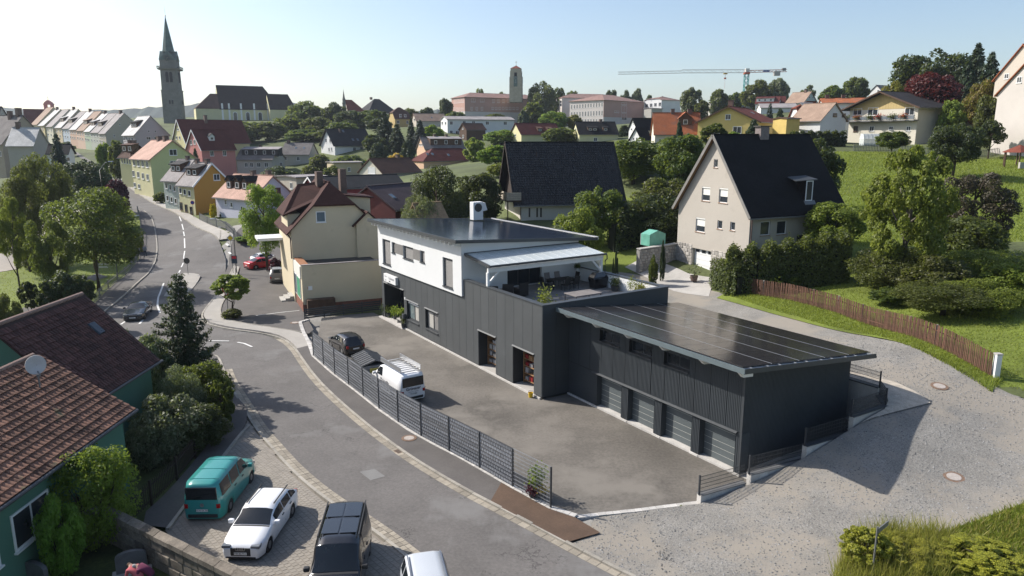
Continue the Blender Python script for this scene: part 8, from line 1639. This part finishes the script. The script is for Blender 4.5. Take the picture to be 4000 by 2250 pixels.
su = car('suv','grey sport utility car with its back to the camera on the forecourt','car',(-28.7,86.0),108,4.45,1.82,[(0,.75),(.1,.92),(1.0,1.1),(1.15,1.15),(1.85,1.6),(2.3,1.68),(3.75,1.64),(4.3,1.15),(4.45,.95)],[(0,.7),(1.1,1.02),(4.45,1.08)],PGRY,(1.08,1.9,3.75,4.28),[(1.5,2.4),(2.48,3.3),(3.38,3.8)],.74,'TIR·A 88',roofm=paint('roof_silver',(.4,.42,.44)),wh=.36)
bars(su,4.45,.62,2.0,3.9,1.7,RIM)
fr = copy_tree(rs); fr.location = AT(462,655,222); fr.location.z = H(fr.location.x,fr.location.y) + .1; tag(fr,'small distant red car at the top of the road','car')
# waste container
wc_ = empty('waste_container',(-10.3,49.7,0),R(117)); tag(wc_,'grey ribbed waste container between the black hatchback and the white van','container'); GRM = mat('container_grey',(.17,.175,.18),.6,.2,1.5)
MB().prism([(-1.4,-.85,.1),(1.4,-.85,.1),(1.4,.85,.1),(-1.4,.85,.1)],[(-1.4,-.95,1.3),(1.4,-.95,1.3),(1.4,.95,1.3),(-1.4,.95,1.3)]).build('body',GRM,wc_)
for s in (-1,1): MB().prism([(-1.45,s * .98,1.3),(1.45,s * .98,1.3),(1.45,0,1.62),(-1.45,0,1.62)],[(-1.45,s * .98,1.34),(1.45,s * .98,1.34),(1.45,0,1.66),(-1.45,0,1.66)]).build('lid',mat('container_lid',(.05,.052,.055),.6,.3),wc_)
for k in range(8): x = -1.35 + k * .385; MB().bar((x,-.98,1.36),(x,0,1.68),.05,.05).bar((x,0,1.68),(x,.98,1.36),.05,.05).build('lid_rib',GRM,wc_); MB().box(x - .03,x + .03,-.97,-.86,.15,1.28).box(x - .03,x + .03,.86,.97,.15,1.28).build('side_rib',GRM,wc_)
MB().box(-1.42,-1.401,-.4,.4,.6,1.1).build('notice',mat('notice_yellow',(.6,.5,.1),.6),wc_)

# ------------------------------------------------------------------ people
SKIN = mat('skin',(.5,.3,.22),.6,finevar=0)
def person(label,loc,rz,joints,edges,rad,parts,scale=1.0):
    """one continuous skinned body; parts: list of (name, material, z range test) for clothing colours"""
    E = empty('person',loc,rz); tag(E,label,'person'); me_ = bpy.data.meshes.new('body'); me_.from_pydata([tuple(Vector(j) * scale) for j in joints],edges,[]); o = bpy.data.objects.new('body',me_); COL.objects.link(o)
    sk = o.modifiers.new('skin','SKIN'); o.modifiers.new('sub','SUBSURF').render_levels = 2; o.modifiers['sub'].levels = 2
    for v,r_ in zip(me_.skin_vertices[0].data,rad): v.radius = (r_ * scale,r_ * scale)
    me_.skin_vertices[0].data[0].use_root = True
    bpy.context.view_layer.update(); m2 = bpy.data.meshes.new_from_object(o.evaluated_get(bpy.context.evaluated_depsgraph_get())); bpy.data.objects.remove(o)
    m2.materials.clear()
    for _,m_,_t in parts: m2.materials.append(m_)
    for p in m2.polygons:
        c = p.center; p.use_smooth = True; p.material_index = next(i for i,q in enumerate(parts) if q[2](c))
    b_ = bpy.data.objects.new('body',m2); COL.objects.link(b_); b_.parent = E; return E
def walker(st=.22):
    J = [(0,0,.95),(0,0,1.2),(0,.0,1.42),(0,.01,1.53),(0,.02,1.66),(.19,0,1.4),(.25,-.08,1.12),(.26,.08,.9),(-.19,0,1.4),(-.25,.06,1.12),(-.26,.16,.9),(.1,0,.9),(.11,st * .5,.5),(.11,st,.08),(.11,st + .14,.04),(-.1,0,.9),(-.11,-st * .3,.5),(-.11,-st,.1),(-.11,-st + .14,.04),(0,.03,1.75),(.27,.12,.8),(-.27,.2,.8)]
    Ed = [(0,1),(1,2),(2,3),(3,4),(4,19),(2,5),(5,6),(6,7),(7,20),(2,8),(8,9),(9,10),(10,21),(0,11),(11,12),(12,13),(13,14),(0,15),(15,16),(16,17),(17,18)]
    Ra = [.15,.15,.15,.055,.1,.075,.05,.038,.075,.05,.038,.095,.065,.045,.04,.095,.065,.045,.04,.07,.03,.03]
    return J,Ed,Ra
J,Ed,Ra = walker(); pw_ = G(568,1000,.45)
GREYS = mat('grey_jacket',(.26,.27,.29),.9); NAVY = mat('dark_trousers',(.03,.035,.05),.9); GHAIR = mat('grey_hair',(.35,.34,.33),.9); MAR = mat('maroon_shirt',(.16,.03,.07),.9); CORAL = mat('coral_shirt',(.55,.13,.14),.9); BHAIR = mat('brown_hair',(.1,.06,.04),.9)
person('man in grey jacket walking away along the park footway',(pw_.x,pw_.y,H(pw_.x,pw_.y) + .15),R(15),J,Ed,Ra,[('hair',GHAIR,lambda c: c.z > 1.62),('skin',SKIN,lambda c: c.z > 1.5 or (abs(c.x) > .2 and c.z < .9)),('jacket',GREYS,lambda c: c.z > .92),('trousers',NAVY,lambda c: True)])
BJ = [(0,0,.9),(0,.18,1.08),(0,.38,1.2),(0,.47,1.22),(0,.56,1.24),(.2,.36,1.16),(.24,.45,.88),(.2,.6,.66),(-.2,.36,1.16),(-.24,.45,.88),(-.2,.6,.66),(.11,-.02,.85),(.12,.0,.46),(.12,-.04,.07),(.12,.1,.04),(-.11,-.02,.85),(-.12,.04,.46),(-.12,0,.07),(-.12,.14,.04),(0,.64,1.22),(.17,.68,.6),(-.17,.68,.6)]
for lab,px,py,z,sh,hr,rz in (('person in maroon shirt bending over a grave',590,2235,1.0,MAR,GHAIR,100),('person in coral shirt stooping beside the maroon shirt',545,2262,.9,CORAL,BHAIR,60)):
    q = G(px,py,z); person(lab,(q.x,q.y,.08),R(rz),BJ,Ed,Ra,[('hair',hr,lambda c: c.y > .5 and c.z > 1.2),('skin',SKIN,lambda c: (c.y > .43 and c.z > 1.12) or (c.z < .78 and c.y > .42)),('shirt',sh,lambda c: c.z > .86),('trousers',NAVY,lambda c: True)])
# graves
GRAN = mat('grave_granite',(.13,.13,.135),.3,.2,3); 
for lab,px,py,rz in (('rounded grey gravestone beside the stooping people',512,2190,25),('dark polished gravestone at the lower picture edge',140,2235,-20)):
    q = G(px,py,.6); E = empty('gravestone',(q.x,q.y,.07),R(rz)); tag(E,lab,'gravestone'); pts = [(-.55,0),(.55,0),(.55,.75)] + [(math.cos(t) * .55,.75 + math.sin(t) * .22) for t in np.linspace(.3,2.84,7)] + [(-.55,.75)]
    MB().prism([(x,-.09,z) for x,z in pts],[(x,.09,z) for x,z in pts]).build('stone',GRAN,E); MB().box(-.7,.7,-.2,.2,-.05,.1).build('base',CONC,E)
# ------------------------------------------------------------------ street furniture
def lamp(label,p,hgt,dx,dy):
    E = empty('street_lamp',p); tag(E,label,'street lamp','street lamps'); pts = [(0,0,0),(0,0,hgt * .8)] + [(dx * t,dy * t,hgt * .8 + hgt * .2 * math.sin(t * 1.57)) for t in (.15,.4,.7,1)]
    MB().tube(pts,[.08,.06,.055,.05,.045,.04],8).build('pole',GUT,E,smooth=True); d = Vector((dx,dy,0)).normalized(); c = Vector((dx,dy,hgt)) + d * .35; M_ = Matrix.Translation(c) @ Matrix.Rotation(math.atan2(dy,dx),4,'Z'); MB().prism([(-.4,-.13,-.06),(.4,-.1,-.05),(.4,.1,-.05),(-.4,.13,-.06)],[(-.35,-.1,.09),(.35,-.06,.06),(.35,.06,.06),(-.35,.1,.09)]).xf(M_).build('lamp_head',mat('lamp_grey',(.5,.52,.53),.5),E)
lamp('curved street lamp between the park lawn and the footway',G(460,1085,.1),7.6,2.2,.8); q = G(928,1120,0); lamp('street lamp reaching over the road in front of the lilac house',AT(925,1075,90.5) * 1.0,7.2,-2.4,.6); lamp('far street lamp beside the purple plum',AT(405,800,118),7,1.6,0)
def sign(name,label,p,pole,build,rz=0):
    E = empty(name,p,rz); tag(E,label,'sign'); MB().tube([(0,0,-.1),(0,0,pole)],.035,8).build('pole',GUT,E); build(E); return E
SREDM = mat('sign_red',(.5,.02,.03),.5); SBLU = mat('sign_blue',(.02,.06,.3),.5)
def giveway(E):
    z = 2.4
    for k,(r_,m_) in enumerate(((.5,SREDM),(.36,WHITE))): MB().prism([(-r_,-.03 - k * .012,z + r_ * .58),(r_,-.03 - k * .012,z + r_ * .58),(0,-.03 - k * .012,z - r_ * 1.15)],[(-r_,-.045 - k * .012,z + r_ * .58),(r_,-.045 - k * .012,z + r_ * .58),(0,-.045 - k * .012,z - r_ * 1.15)]).build('plate',m_,E)
sign('give_way_sign','red and white give way triangle at the corner of the forecourt',G(892,1232,.12),2.9,giveway,R(-12))
disc = lambda E,z,r_,m_,y=-.04: MB().prism([(math.cos(t) * r_,y,z + math.sin(t) * r_) for t in np.linspace(0,6.28,20,False)],[(math.cos(t) * r_,y - .015,z + math.sin(t) * r_) for t in np.linspace(0,6.28,20,False)]).build('plate',m_,E)
sign('round_sign','dark back of a round traffic sign on the island',G(735,1072,.13),1.9,lambda E: disc(E,1.75,.38,CHCAP)); sign('round_sign','blue round parking ban sign at the ochre house',AT(757,846,123),2.6,lambda E: (disc(E,2.4,.34,SREDM),disc(E,2.4,.26,SBLU,-.06)))
disc2 = empty('no_entry_sign',LW(0,0)); disc2.location = EX0 + Vector((E2.x * .75 + -E1.x * .06,E2.y * .75 - E1.y * .06,2.45)); disc2.rotation_euler = (0,0,RZ2); tag(disc2,'red ringed white round sign on the cream shop wall','sign'); disc(disc2,0,.26,SREDM,-.01); disc(disc2,0,.19,WHITE,-.03)
sign('direction_sign','dark back of an arrow shaped direction sign behind the spruce',G(718,1240,.1),3.9,lambda E: MB().prism([(-1.0,-.05,1.1),(1.0,-.05,1.1),(1.35,-.05,1.45),(1.0,-.05,1.8),(-1.0,-.05,1.8)],[(-1.0,-.08,1.1),(1.0,-.08,1.1),(1.35,-.08,1.45),(1.0,-.08,1.8),(-1.0,-.08,1.8)]).build('plate',GUT,E))
sign('priority_sign','yellow diamond priority sign on the lamp beside the road',AT(912,1075,90.3),5.2,lambda E: [MB().prism([(0,-.05 - k * .015,4.8 - r_),(r_,-.05 - k * .015,4.8),(0,-.05 - k * .015,4.8 + r_),(-r_,-.05 - k * .015,4.8)],[(0,-.06 - k * .015,4.8 - r_),(r_,-.06 - k * .015,4.8),(0,-.06 - k * .015,4.8 + r_),(-r_,-.06 - k * .015,4.8)]).build('plate',m_,E) for k,(r_,m_) in enumerate(((.5,WHITE),(.36,YELP)))])
def poster(E): MB().box(-.35,.35,-.09,-.05,1.6,2.6).build('board',mat('poster_dark',(.03,.05,.08),.6),E); MB().box(-.28,.28,-.1,-.091,2.2,2.52).build('print',SREDM,E)
sign('poster_board','red and dark poster board on the lamp by the forecourt',G(921,1078,.1),1.0,poster)
def noticeb(E): MB().box(-1.0,1.0,-.06,.06,1.3,2.0).build('board',mat('notice_pale',(.6,.55,.5),.6),E); MB().box(-.9,.9,-.07,-.061,1.35,1.6).build('print',SREDM,E); MB().tube([(1.0,0,-.1),(1.0,0,1.3)],.05,8).tube([(-.9,0,-.1),(-.9,0,1.3)],.05,8).build('leg',TIMB,E)
sign('notice_board','park notice board with red print beside the railing',G(432,1030,.1),1.3,noticeb,R(15))
def finger(E):
    for z,a in ((2.6,.2),(2.9,.5)): MB().box(.05,1.0,-.02,.02,z,z + .2).xf(Matrix.Rotation(a,4,'Z')).build('arm',WHITE,E)
sign('finger_post','white finger post at the park railing',G(395,1135,.1),3.2,finger); sign('street_sign','grey street name sign among the bank bushes',G(3405,2262,.5),2.2,lambda E: MB().box(0,.95,-.02,.02,1.9,2.1).xf(Matrix.Rotation(R(40),4,'Z')).build('plate',GUT,E))
# ------------------------------------------------------------------ tower crane
cb_ = AT(2905,470,430); CR = empty('tower_crane',(cb_.x,cb_.y,zat(480,430))); tag(CR,'tower crane with long lattice jib above the hillside','crane'); zc_ = lambda py: zat(py,430) - CR.location.z
TQ = mat('crane_turquoise',(.08,.35,.34),.6); CYEL = mat('crane_yellow',(.5,.33,.06),.6); CWH = mat('crane_white',(.62,.6,.55),.6); CRD = mat('crane_red',(.45,.1,.04),.6)
def lattice(p,q,w_,n,t,up=Vector((0,1,0))):
    p,q = Vector(p),Vector(q); d = (q - p).normalized(); a = d.cross(up).normalized() * w_ / 2; b_ = d.cross(a).normalized() * w_ / 2; mb = MB(); cs = [a + b_,a - b_,-a - b_,-a + b_]
    for c in cs: mb.bar(p + c,q + c,t)
    for k in range(n):
        u,v = p.lerp(q,k / n),p.lerp(q,(k + 1) / n)
        for i in range(4): c0,c1 = cs[i],cs[(i + 1) % 4]; mb.bar(u + (c0 if k % 2 else c1),v + (c1 if k % 2 else c0),t * .7)
    return mb
lattice((0,0,-5),(0,0,zc_(383)),2.4,5,.3).build('mast_section',CYEL,CR); lattice((0,0,zc_(383)),(0,0,zc_(285)),2.2,10,.28).build('mast_section',TQ,CR)
MB().box(-1.5,1.5,-1.5,1.5,zc_(290),zc_(282)).build('slewing_ring',CRD,CR); MB().box(-.9,1.2,-1.2,1.2,zc_(282),zc_(268)).build('cab',CWH,CR)
mpx = 430 / FPX; tip = (-(2903 - 2420) * mpx,0,zc_(286)); lattice((-1,0,zc_(278)),(-(2903 - 2660) * mpx,0,zc_(279)),1.7,16,.16,Vector((0,0,1))).build('jib',CWH,CR); lattice((-(2903 - 2660) * mpx,0,zc_(281)),tip,1.3,15,.14,Vector((0,0,1))).build('jib',CWH,CR)
lattice((1,0,zc_(279)),((3052 - 2903) * mpx,0,zc_(276)),1.2,9,.2,Vector((0,0,1))).build('counter_jib',CRD,CR); MB().box((3005 - 2903) * mpx,(3027 - 2903) * mpx,-1,1,zc_(296),zc_(278)).build('counterweight',CONC,CR); MB().box((3035 - 2903) * mpx,(3048 - 2903) * mpx,-.8,.8,zc_(276),zc_(266)).build('winch',GUT,CR)
sgc = MB().box((2962 - 2903) * mpx,(2986 - 2903) * mpx,-1.1,-1.0,zc_(281),zc_(273)).build('sign',SBLU,CR); lettering('RÖSCH',1.0,WHITE,'lettering',sgc,loc=((2974 - 2903) * mpx,-1.12,zc_(277)),rot=(R(90),0,0))
tx = -(2903 - 2823) * mpx; MB().box(tx - 1,tx + 1,-.8,.8,zc_(290),zc_(286)).build('trolley',CYEL,CR); MB().bar((tx,0,zc_(290)),(tx,0,zc_(303)),.12).box(tx - .6,tx + .6,-.3,.3,zc_(309),zc_(303)).bar((tx,0,zc_(309)),(tx,0,zc_(345)),.07).build('hook',CRD,CR)
# ------------------------------------------------------------------ heat pump on the roof
hp = empty('heat_pump',LW(24.6,9.0,roofz(9.0) + .2),RZ2); tag(hp,'white heat pump with round black fan on the solar roof','heat pump'); MB().box(0,1.1,0,.75,.08,1.85).build('casing',WHITE,hp,bevel=.03); MB().prism([(1.1,.1,.9),(1.65,.1,1.0),(1.4,.1,1.75),(1.1,.1,1.75)],[(1.1,.65,.9),(1.65,.65,1.0),(1.4,.65,1.75),(1.1,.65,1.75)]).build('air_hood',WHITE,hp)
disc(hp,1.3,.42,CHCAP,-.001); fan = MB()
for k in range(5): t = k * 1.2566; fan.prism([(.55 + math.cos(t) * .08,-.03,1.3 + math.sin(t) * .08),(.55 + math.cos(t) * .36,-.03,1.3 + math.sin(t) * .36),(.55 + math.cos(t + .45) * .34,-.03,1.3 + math.sin(t + .45) * .34)],[(.55 + math.cos(t) * .08,-.045,1.3 + math.sin(t) * .08),(.55 + math.cos(t) * .36,-.04,1.3 + math.sin(t) * .36),(.55 + math.cos(t + .45) * .34,-.06,1.3 + math.sin(t + .45) * .34)])
fan.build('fan',TRIMD,hp); [c for c in hp.children if c.name.startswith('plate')][0].location = (.55,0,0)
# ------------------------------------------------------------------ terrace furniture
WICK = mat('dark_wicker',(.025,.022,.02),.8,.2,8); CUSH = mat('grey_cushion',(.2,.18,.17),.9)
def T(a,b_,z=TZ + .015): return LW(a,b_,z)
tb = empty('garden_table',T(8.1,7.5),RZ2); tag(tb,'dark dining table under the terrace canopy','table'); MB().box(-1.1,1.1,-.5,.5,.72,.76).build('tabletop',WICK,tb)
for x in (-1,.94):
    for y in (-.44,.38): MB().box(x,x + .06,y,y + .06,0,.72).build('leg',WICK,tb)
def chair(label,a,b_,rz):
    E = empty('garden_chair',T(a,b_),RZ2 + R(rz)); tag(E,label,'chair','chairs round the terrace table'); MB().box(-.26,.26,-.25,.25,.42,.47).build('seat',WICK,E); MB().prism([(-.26,.23,.47),(.26,.23,.47),(.26,.27,.47),(-.26,.27,.47)],[(-.26,.36,1.1),(.26,.36,1.1),(.26,.4,1.1),(-.26,.4,1.1)]).build('backrest',CUSH if a > 8.4 else WICK,E)
    for x in (-.25,.21):
        for y in (-.24,.2): MB().box(x,x + .04,y,y + .04,0,.42).build('leg',TRIMD,E)
        MB().box(x,x + .04,-.22,.26,.64,.67).build('armrest',TRIMD,E)
for lab,a,b_,rz in (('grey cushioned chair at the wall side of the terrace table, nearer the glass door',8.95,7.0,0),('grey cushioned chair at the wall side of the terrace table, farther from the glass door',8.95,8.0,0),('dark chair at the yard end of the terrace table',8.1,6.0,90),('dark chair at the far end of the terrace table',8.3,9.0,-90),('dark chair pulled up to the front of the terrace table',7.2,7.3,180),('second dark chair at the front of the terrace table, by the grill',7.2,8.2,180)): chair(lab,a,b_,rz)
for lab,a,b_,rz in (('black wicker armchair beside the left canopy post',8.6,1.5,60),('black wicker armchair facing the glass door',7.3,3.2,180),('black wicker armchair nearest the parapet',7.6,2.2,150)):
    E = empty('wicker_armchair',T(a,b_),RZ2 + R(rz)); tag(E,lab,'armchair','wicker armchairs on the terrace'); MB().box(-.42,.42,-.4,.4,.08,.42).build('seat',WICK,E,bevel=.04); MB().box(-.42,.42,.28,.42,.42,1.05).build('backrest',WICK,E,bevel=.04)
    for x in (-.42,.3): MB().box(x,x + .12,-.4,.28,.42,.64).build('armrest',WICK,E,bevel=.03)
gr2 = empty('covered_grill',T(6.6,10.1),RZ2); tag(gr2,'grill under a black cover beside the terrace parapet','grill'); MB().prism([(-.6,-.35,0),(.6,-.35,0),(.6,.35,0),(-.6,.35,0)],[(-.75,-.4,.85),(.75,-.4,.85),(.75,.4,.85),(-.75,.4,.85)]).prism([(-.75,-.4,.85),(.75,-.4,.85),(.75,.4,.85),(-.75,.4,.85)],[(-.4,-.25,1.25),(.4,-.25,1.25),(.4,.3,1.25),(-.4,.3,1.25)]).build('cover',PBLK,gr2,bevel=.05)
lg = empty('sun_lounger',T(3.6,6.2),RZ2); tag(lg,'flat dark lounger frame with grey cover on the terrace','lounger'); MB().box(-1.2,1.2,-.75,.75,.5,.58).build('cover',CUSH,lg,bevel=.02)
for x in (-1.15,1.1):
    for y in (-.7,.65): MB().box(x,x + .05,y,y + .05,0,.5).build('leg',TRIMD,lg)
def pot(label,p,r_,h_,m,pr,ph,n=420,pm=None,grp=None):
    E = empty('potted_plant',p); tag(E,label,'potted plant',grp); MB().lathe([(r_ * .75,0),(r_,h_),(r_ * .88,h_),(r_ * .7,h_ * .8)],14).build('pot',pm or TRIMD,E); rng = np.random.default_rng(int(abs(p[0] * 100)) + 3); C = rng.normal(size=(n,3)) * np.array([pr * .5,pr * .5,ph * .28]) + np.array([0,0,h_ + ph * .5]); me_ = leaf_mesh('leaves',C,rng.normal(size=(n,3)) + np.array([0,0,.5]),max(.06,pr * .2),rng); me_.materials.clear(); me_.materials.append(m); o = bpy.data.objects.new('leaves',me_); COL.objects.link(o); o.parent = E
    MB().tube([(0,0,h_ * .6),(0,0,h_ + ph * .5)],.02,6).build('stem',BARK,E)
pot('tall yellow green shrub in a pot at the terrace corner',T(1.6,1.3),.22,.3,L_YEL,.55,1.5); pot('low rusty plant beside the terrace corner shrub',T(1.2,2.6),.22,.25,L_GOLD,.45,.5); pot('round bush in a dark bowl against the white terrace parapet',T(4.9,10.4),.35,.4,L_DRK,.4,.6)
pot('feather grass at the white terrace parapet',T(3.2,10.5),.2,.2,L_YEL,.3,1.2); pot('pinkish grass at the terrace end wall',T(1.9,10.3),.25,.25,L_GOLD,.5,.8); pot('white potted plant on the covered sideboard under the canopy',T(9.6,10.3,TZ + .9),.16,.22,L_MID,.25,.35,pm=WHITE)
for lab,a,b_,m_,pr,ph in (('conifer in a dark tub at the outer edge of the doorstep',26.7,.1,L_CONI,.35,.9),('green shrub tub second from the outer edge of the doorstep',26.0,.25,L_MID,.3,.7),('bright bonsai pine tub in front of the entrance door',25.0,.5,L_LIME,.45,.9),('large bright bonsai on the stone bench by the entrance',23.1,.35,L_LIME,.5,.6),('rusty leaved tub at the near end of the doorstep',22.1,.3,L_GOLD,.3,.5),('small upright conifer pot at the doorstep corner',21.65,-.15,L_DRK,.25,.8)): pot(lab,LW(a,b_,.1 if 'bench' not in lab else .55),.22,.38,m_,pr,ph)
bn = empty('stone_bench',LW(23.2,.3,.1),RZ2); tag(bn,'pale stone bench beside the entrance','bench'); MB().box(-.22,.22,-.5,.5,.36,.44).build('seat',CONC,bn); MB().box(-.2,.2,-.48,-.4,0,.36).build('leg',CONC,bn); MB().box(-.2,.2,.4,.48,0,.36).build('leg',CONC,bn)
pot('standard tree in a grey tub inside the mesh fence end',G(2098,1945,0),.28,.6,L_LIME,.45,1.0); pot('yellow flowers in a low bowl beside the tub tree',G(2112,1950,0),.3,.4,L_FYEL,.3,.25); pot('dark red foliage bowl beside the yellow flowers',G(2085,1950,0),.25,.35,L_PLUM,.4,.4); pot('thin bush in a clay pot on the gravel triangle',G(2710,1100,3.3) + Vector((0,0,.1)),.4,.5,L_GREY,.6,1.2,120,BRICKC)
# ------------------------------------------------------------------ garden things on the right slope
gh_ = empty('greenhouse',AT(3420,568,142)); tag(gh_,'glass greenhouse leaning against the chalet with the flower balcony','greenhouse'); gh_.location.z = H(gh_.location.x,gh_.location.y)
GLP = FROST; MB().box(-2.3,2.3,0,2,0,1.4).build('glass_wall',GLP,gh_); MB().prism([(-2.3,0,1.42),(2.3,0,1.42),(2.3,2,1.42),(-2.3,2,1.42)],[(-2.1,.7,2.3),(2.1,.7,2.3),(2.1,2,2.4),(-2.1,2,2.4)]).build('glass_roof',GLP,gh_)
for k in range(7): x = -2.32 + k * .773; MB().bar((x,-.03,0),(x,-.03,1.42),.07).bar((x,-.03,1.42),(x * .93,.68,2.34),.07).build('glazing_bar',ALU,gh_)
pvl = empty('garden_pavilion',AT(3985,572,118)); pvl.location.z = H(pvl.location.x,pvl.location.y); tag(pvl,'open garden pavilion with red roof at the right picture edge','pavilion'); MB().lathe([(2.6,2.3),(2.5,2.4),(.1,3.5)],6).build('roof',RED,pvl)
for k in range(6): t = k * 1.047; MB().bar((2.1 * math.cos(t),2.1 * math.sin(t),-.2),(2.1 * math.cos(t),2.1 * math.sin(t),2.35),.16).build('post',TIMB,pvl)
MB().box(-1.2,1.4,-2.3,-1.9,-.2,.8).build('counter',CONC,pvl)
gt_ = empty('garden_tent',pA + dW * 2.0 - nW * 1.6 + Vector((0,0,2.2))); tag(gt_,'small green foil tent greenhouse on the stone garden wall','tent'); gt_.rotation_euler = (0,0,math.atan2(dW.y,dW.x)); FOIL = mat('green_foil',(.16,.42,.32),.4); MB().prism([(-1.1,-.7,0),(1.1,-.7,0),(1.1,-.7,1.2),(0,-.7,1.6),(-1.1,-.7,1.2)],[(-1.1,.7,0),(1.1,.7,0),(1.1,.7,1.2),(0,.7,1.6),(-1.1,.7,1.2)]).build('cover',FOIL,gt_)
for x in (-1.1,1.1): MB().bar((x,-.72,0),(x,-.72,1.2),.03).build('pole',WF,gt_)
L_WEED = leafmat('leaf_weed',(.12,.13,.02),(.42,.38,.05),.4)
for lab,px,py,wd,m_,k in (('sparse yellow bush on the bank at the lower right',3390,2040,240,L_WEED,.5),('yellow green bush spilling over the bank',3560,2110,360,L_WEED,.6),('green thicket at the lower right corner',3850,2120,380,L_WEED,.5)): tree(lab,px,py,wd,25.5 if px < 3800 else 25,m_,'wild',0,'shrub',fine=.55)
weedp = [tuple(G(*q,.6)[:2]) for q in ((3260,2230),(3330,2120),(3450,2080),(3700,2110),(3700,2300),(3260,2300))]
scatter('weeds','tall yellowing weeds at the foot of the bank',weedp,5000,.25,1.1,.035,BLADEY,0,9,.35,cat='weeds')
def stones(name,label,poly,n,s0,s1,m,zoff,seed):
    rng = np.random.default_rng(seed); X_ = rng.uniform(min(p[0] for p in poly),max(p[0] for p in poly),n * 3); Y_ = rng.uniform(min(p[1] for p in poly),50,n * 3); k = inpoly(X_,Y_,poly); X_,Y_ = X_[k][:n],Y_[k][:n]; n = len(X_); Zg = flatten(X_,Y_,hgrid(X_,Y_)) + zoff
    base = np.array([(1,0,0),(0,1,0),(-1,0,0),(0,-1,0),(0,0,.7),(0,0,-.5)],float); F = np.array([(0,1,4),(1,2,4),(2,3,4),(3,0,4)]); sz = rng.uniform(s0,s1,n) ** 1.0
    V = (base[None] * rng.uniform(.6,1.3,(n,6,3)) * sz[:,None,None]); a = rng.uniform(0,6.28,n); c_,s_ = np.cos(a)[:,None],np.sin(a)[:,None]; V = np.stack([V[...,0] * c_ - V[...,1] * s_,V[...,0] * s_ + V[...,1] * c_,V[...,2]],-1) + np.stack([X_,Y_,Zg],-1)[:,None]
    me_ = bpy.data.meshes.new(name); me_.from_pydata(V.reshape(-1,3).tolist(),[],(F[None] + 6 * np.arange(n)[:,None,None]).reshape(-1,3).tolist()); me_.materials.append(m); o = bpy.data.objects.new(name,me_); COL.objects.link(o); tag(o,label,'gravel',kind='stuff')
gpoly = [tuple(p[:2]) for p in gl] + [tuple(p[:2]) for p in gr[::-1]]
stones('loose_gravel','loose stones lying on the gravel lane',gpoly,16000,.02,.055,mat('loose_stone',(.25,.245,.235),.9,.3,3,island=.5),.05,12)
# ------------------------------------------------------------------ far hills and haze
rng = np.random.default_rng(5); hx = np.linspace(-3200,3200,320); ht_ = []
for x in hx: ht_.append(92 + 20 * math.sin(x / 430 + 1) + 10 * math.sin(x / 170) + (25 if x < -600 else -18 if x > -200 else 0) + rng.uniform(0,7))
mb = MB(); n = len(hx); mb.add([(x,1900,0) for x in hx] + [(x,2100,z) for x,z in zip(hx,ht_)] + [(x,2700,z * .9) for x,z in zip(hx,ht_)],[(i,i + 1,n + i + 1,n + i) for i in range(n - 1)] + [(n + i,n + i + 1,2 * n + i + 1,2 * n + i) for i in range(n - 1)])
o = mb.build('hills',mat('far_forest',(.03,.045,.025),.95,.4,.02,.2,.4)); tag(o,'distant wooded hills on the horizon','hills',kind='structure')
hz = MB().box(-3400,3400,-30,3000,-40,150).build('haze',mat('haze_surface',(.5,.5,.5))); hz.data.materials.clear(); hm_ = bpy.data.materials.new('haze_air'); hm_.use_nodes = True; t_ = hm_.node_tree; t_.nodes.clear(); vo = t_.nodes.new('ShaderNodeVolumePrincipled'); vo.inputs['Color'].default_value = (.8,.88,1,1); vo.inputs['Density'].default_value = .00011; vo.inputs['Anisotropy'].default_value = .3; mo = t_.nodes.new('ShaderNodeOutputMaterial'); t_.links.new(vo.outputs[0],mo.inputs['Volume']); hz.data.materials.append(hm_); tag(hz,'thin summer haze over the town','haze',kind='stuff')
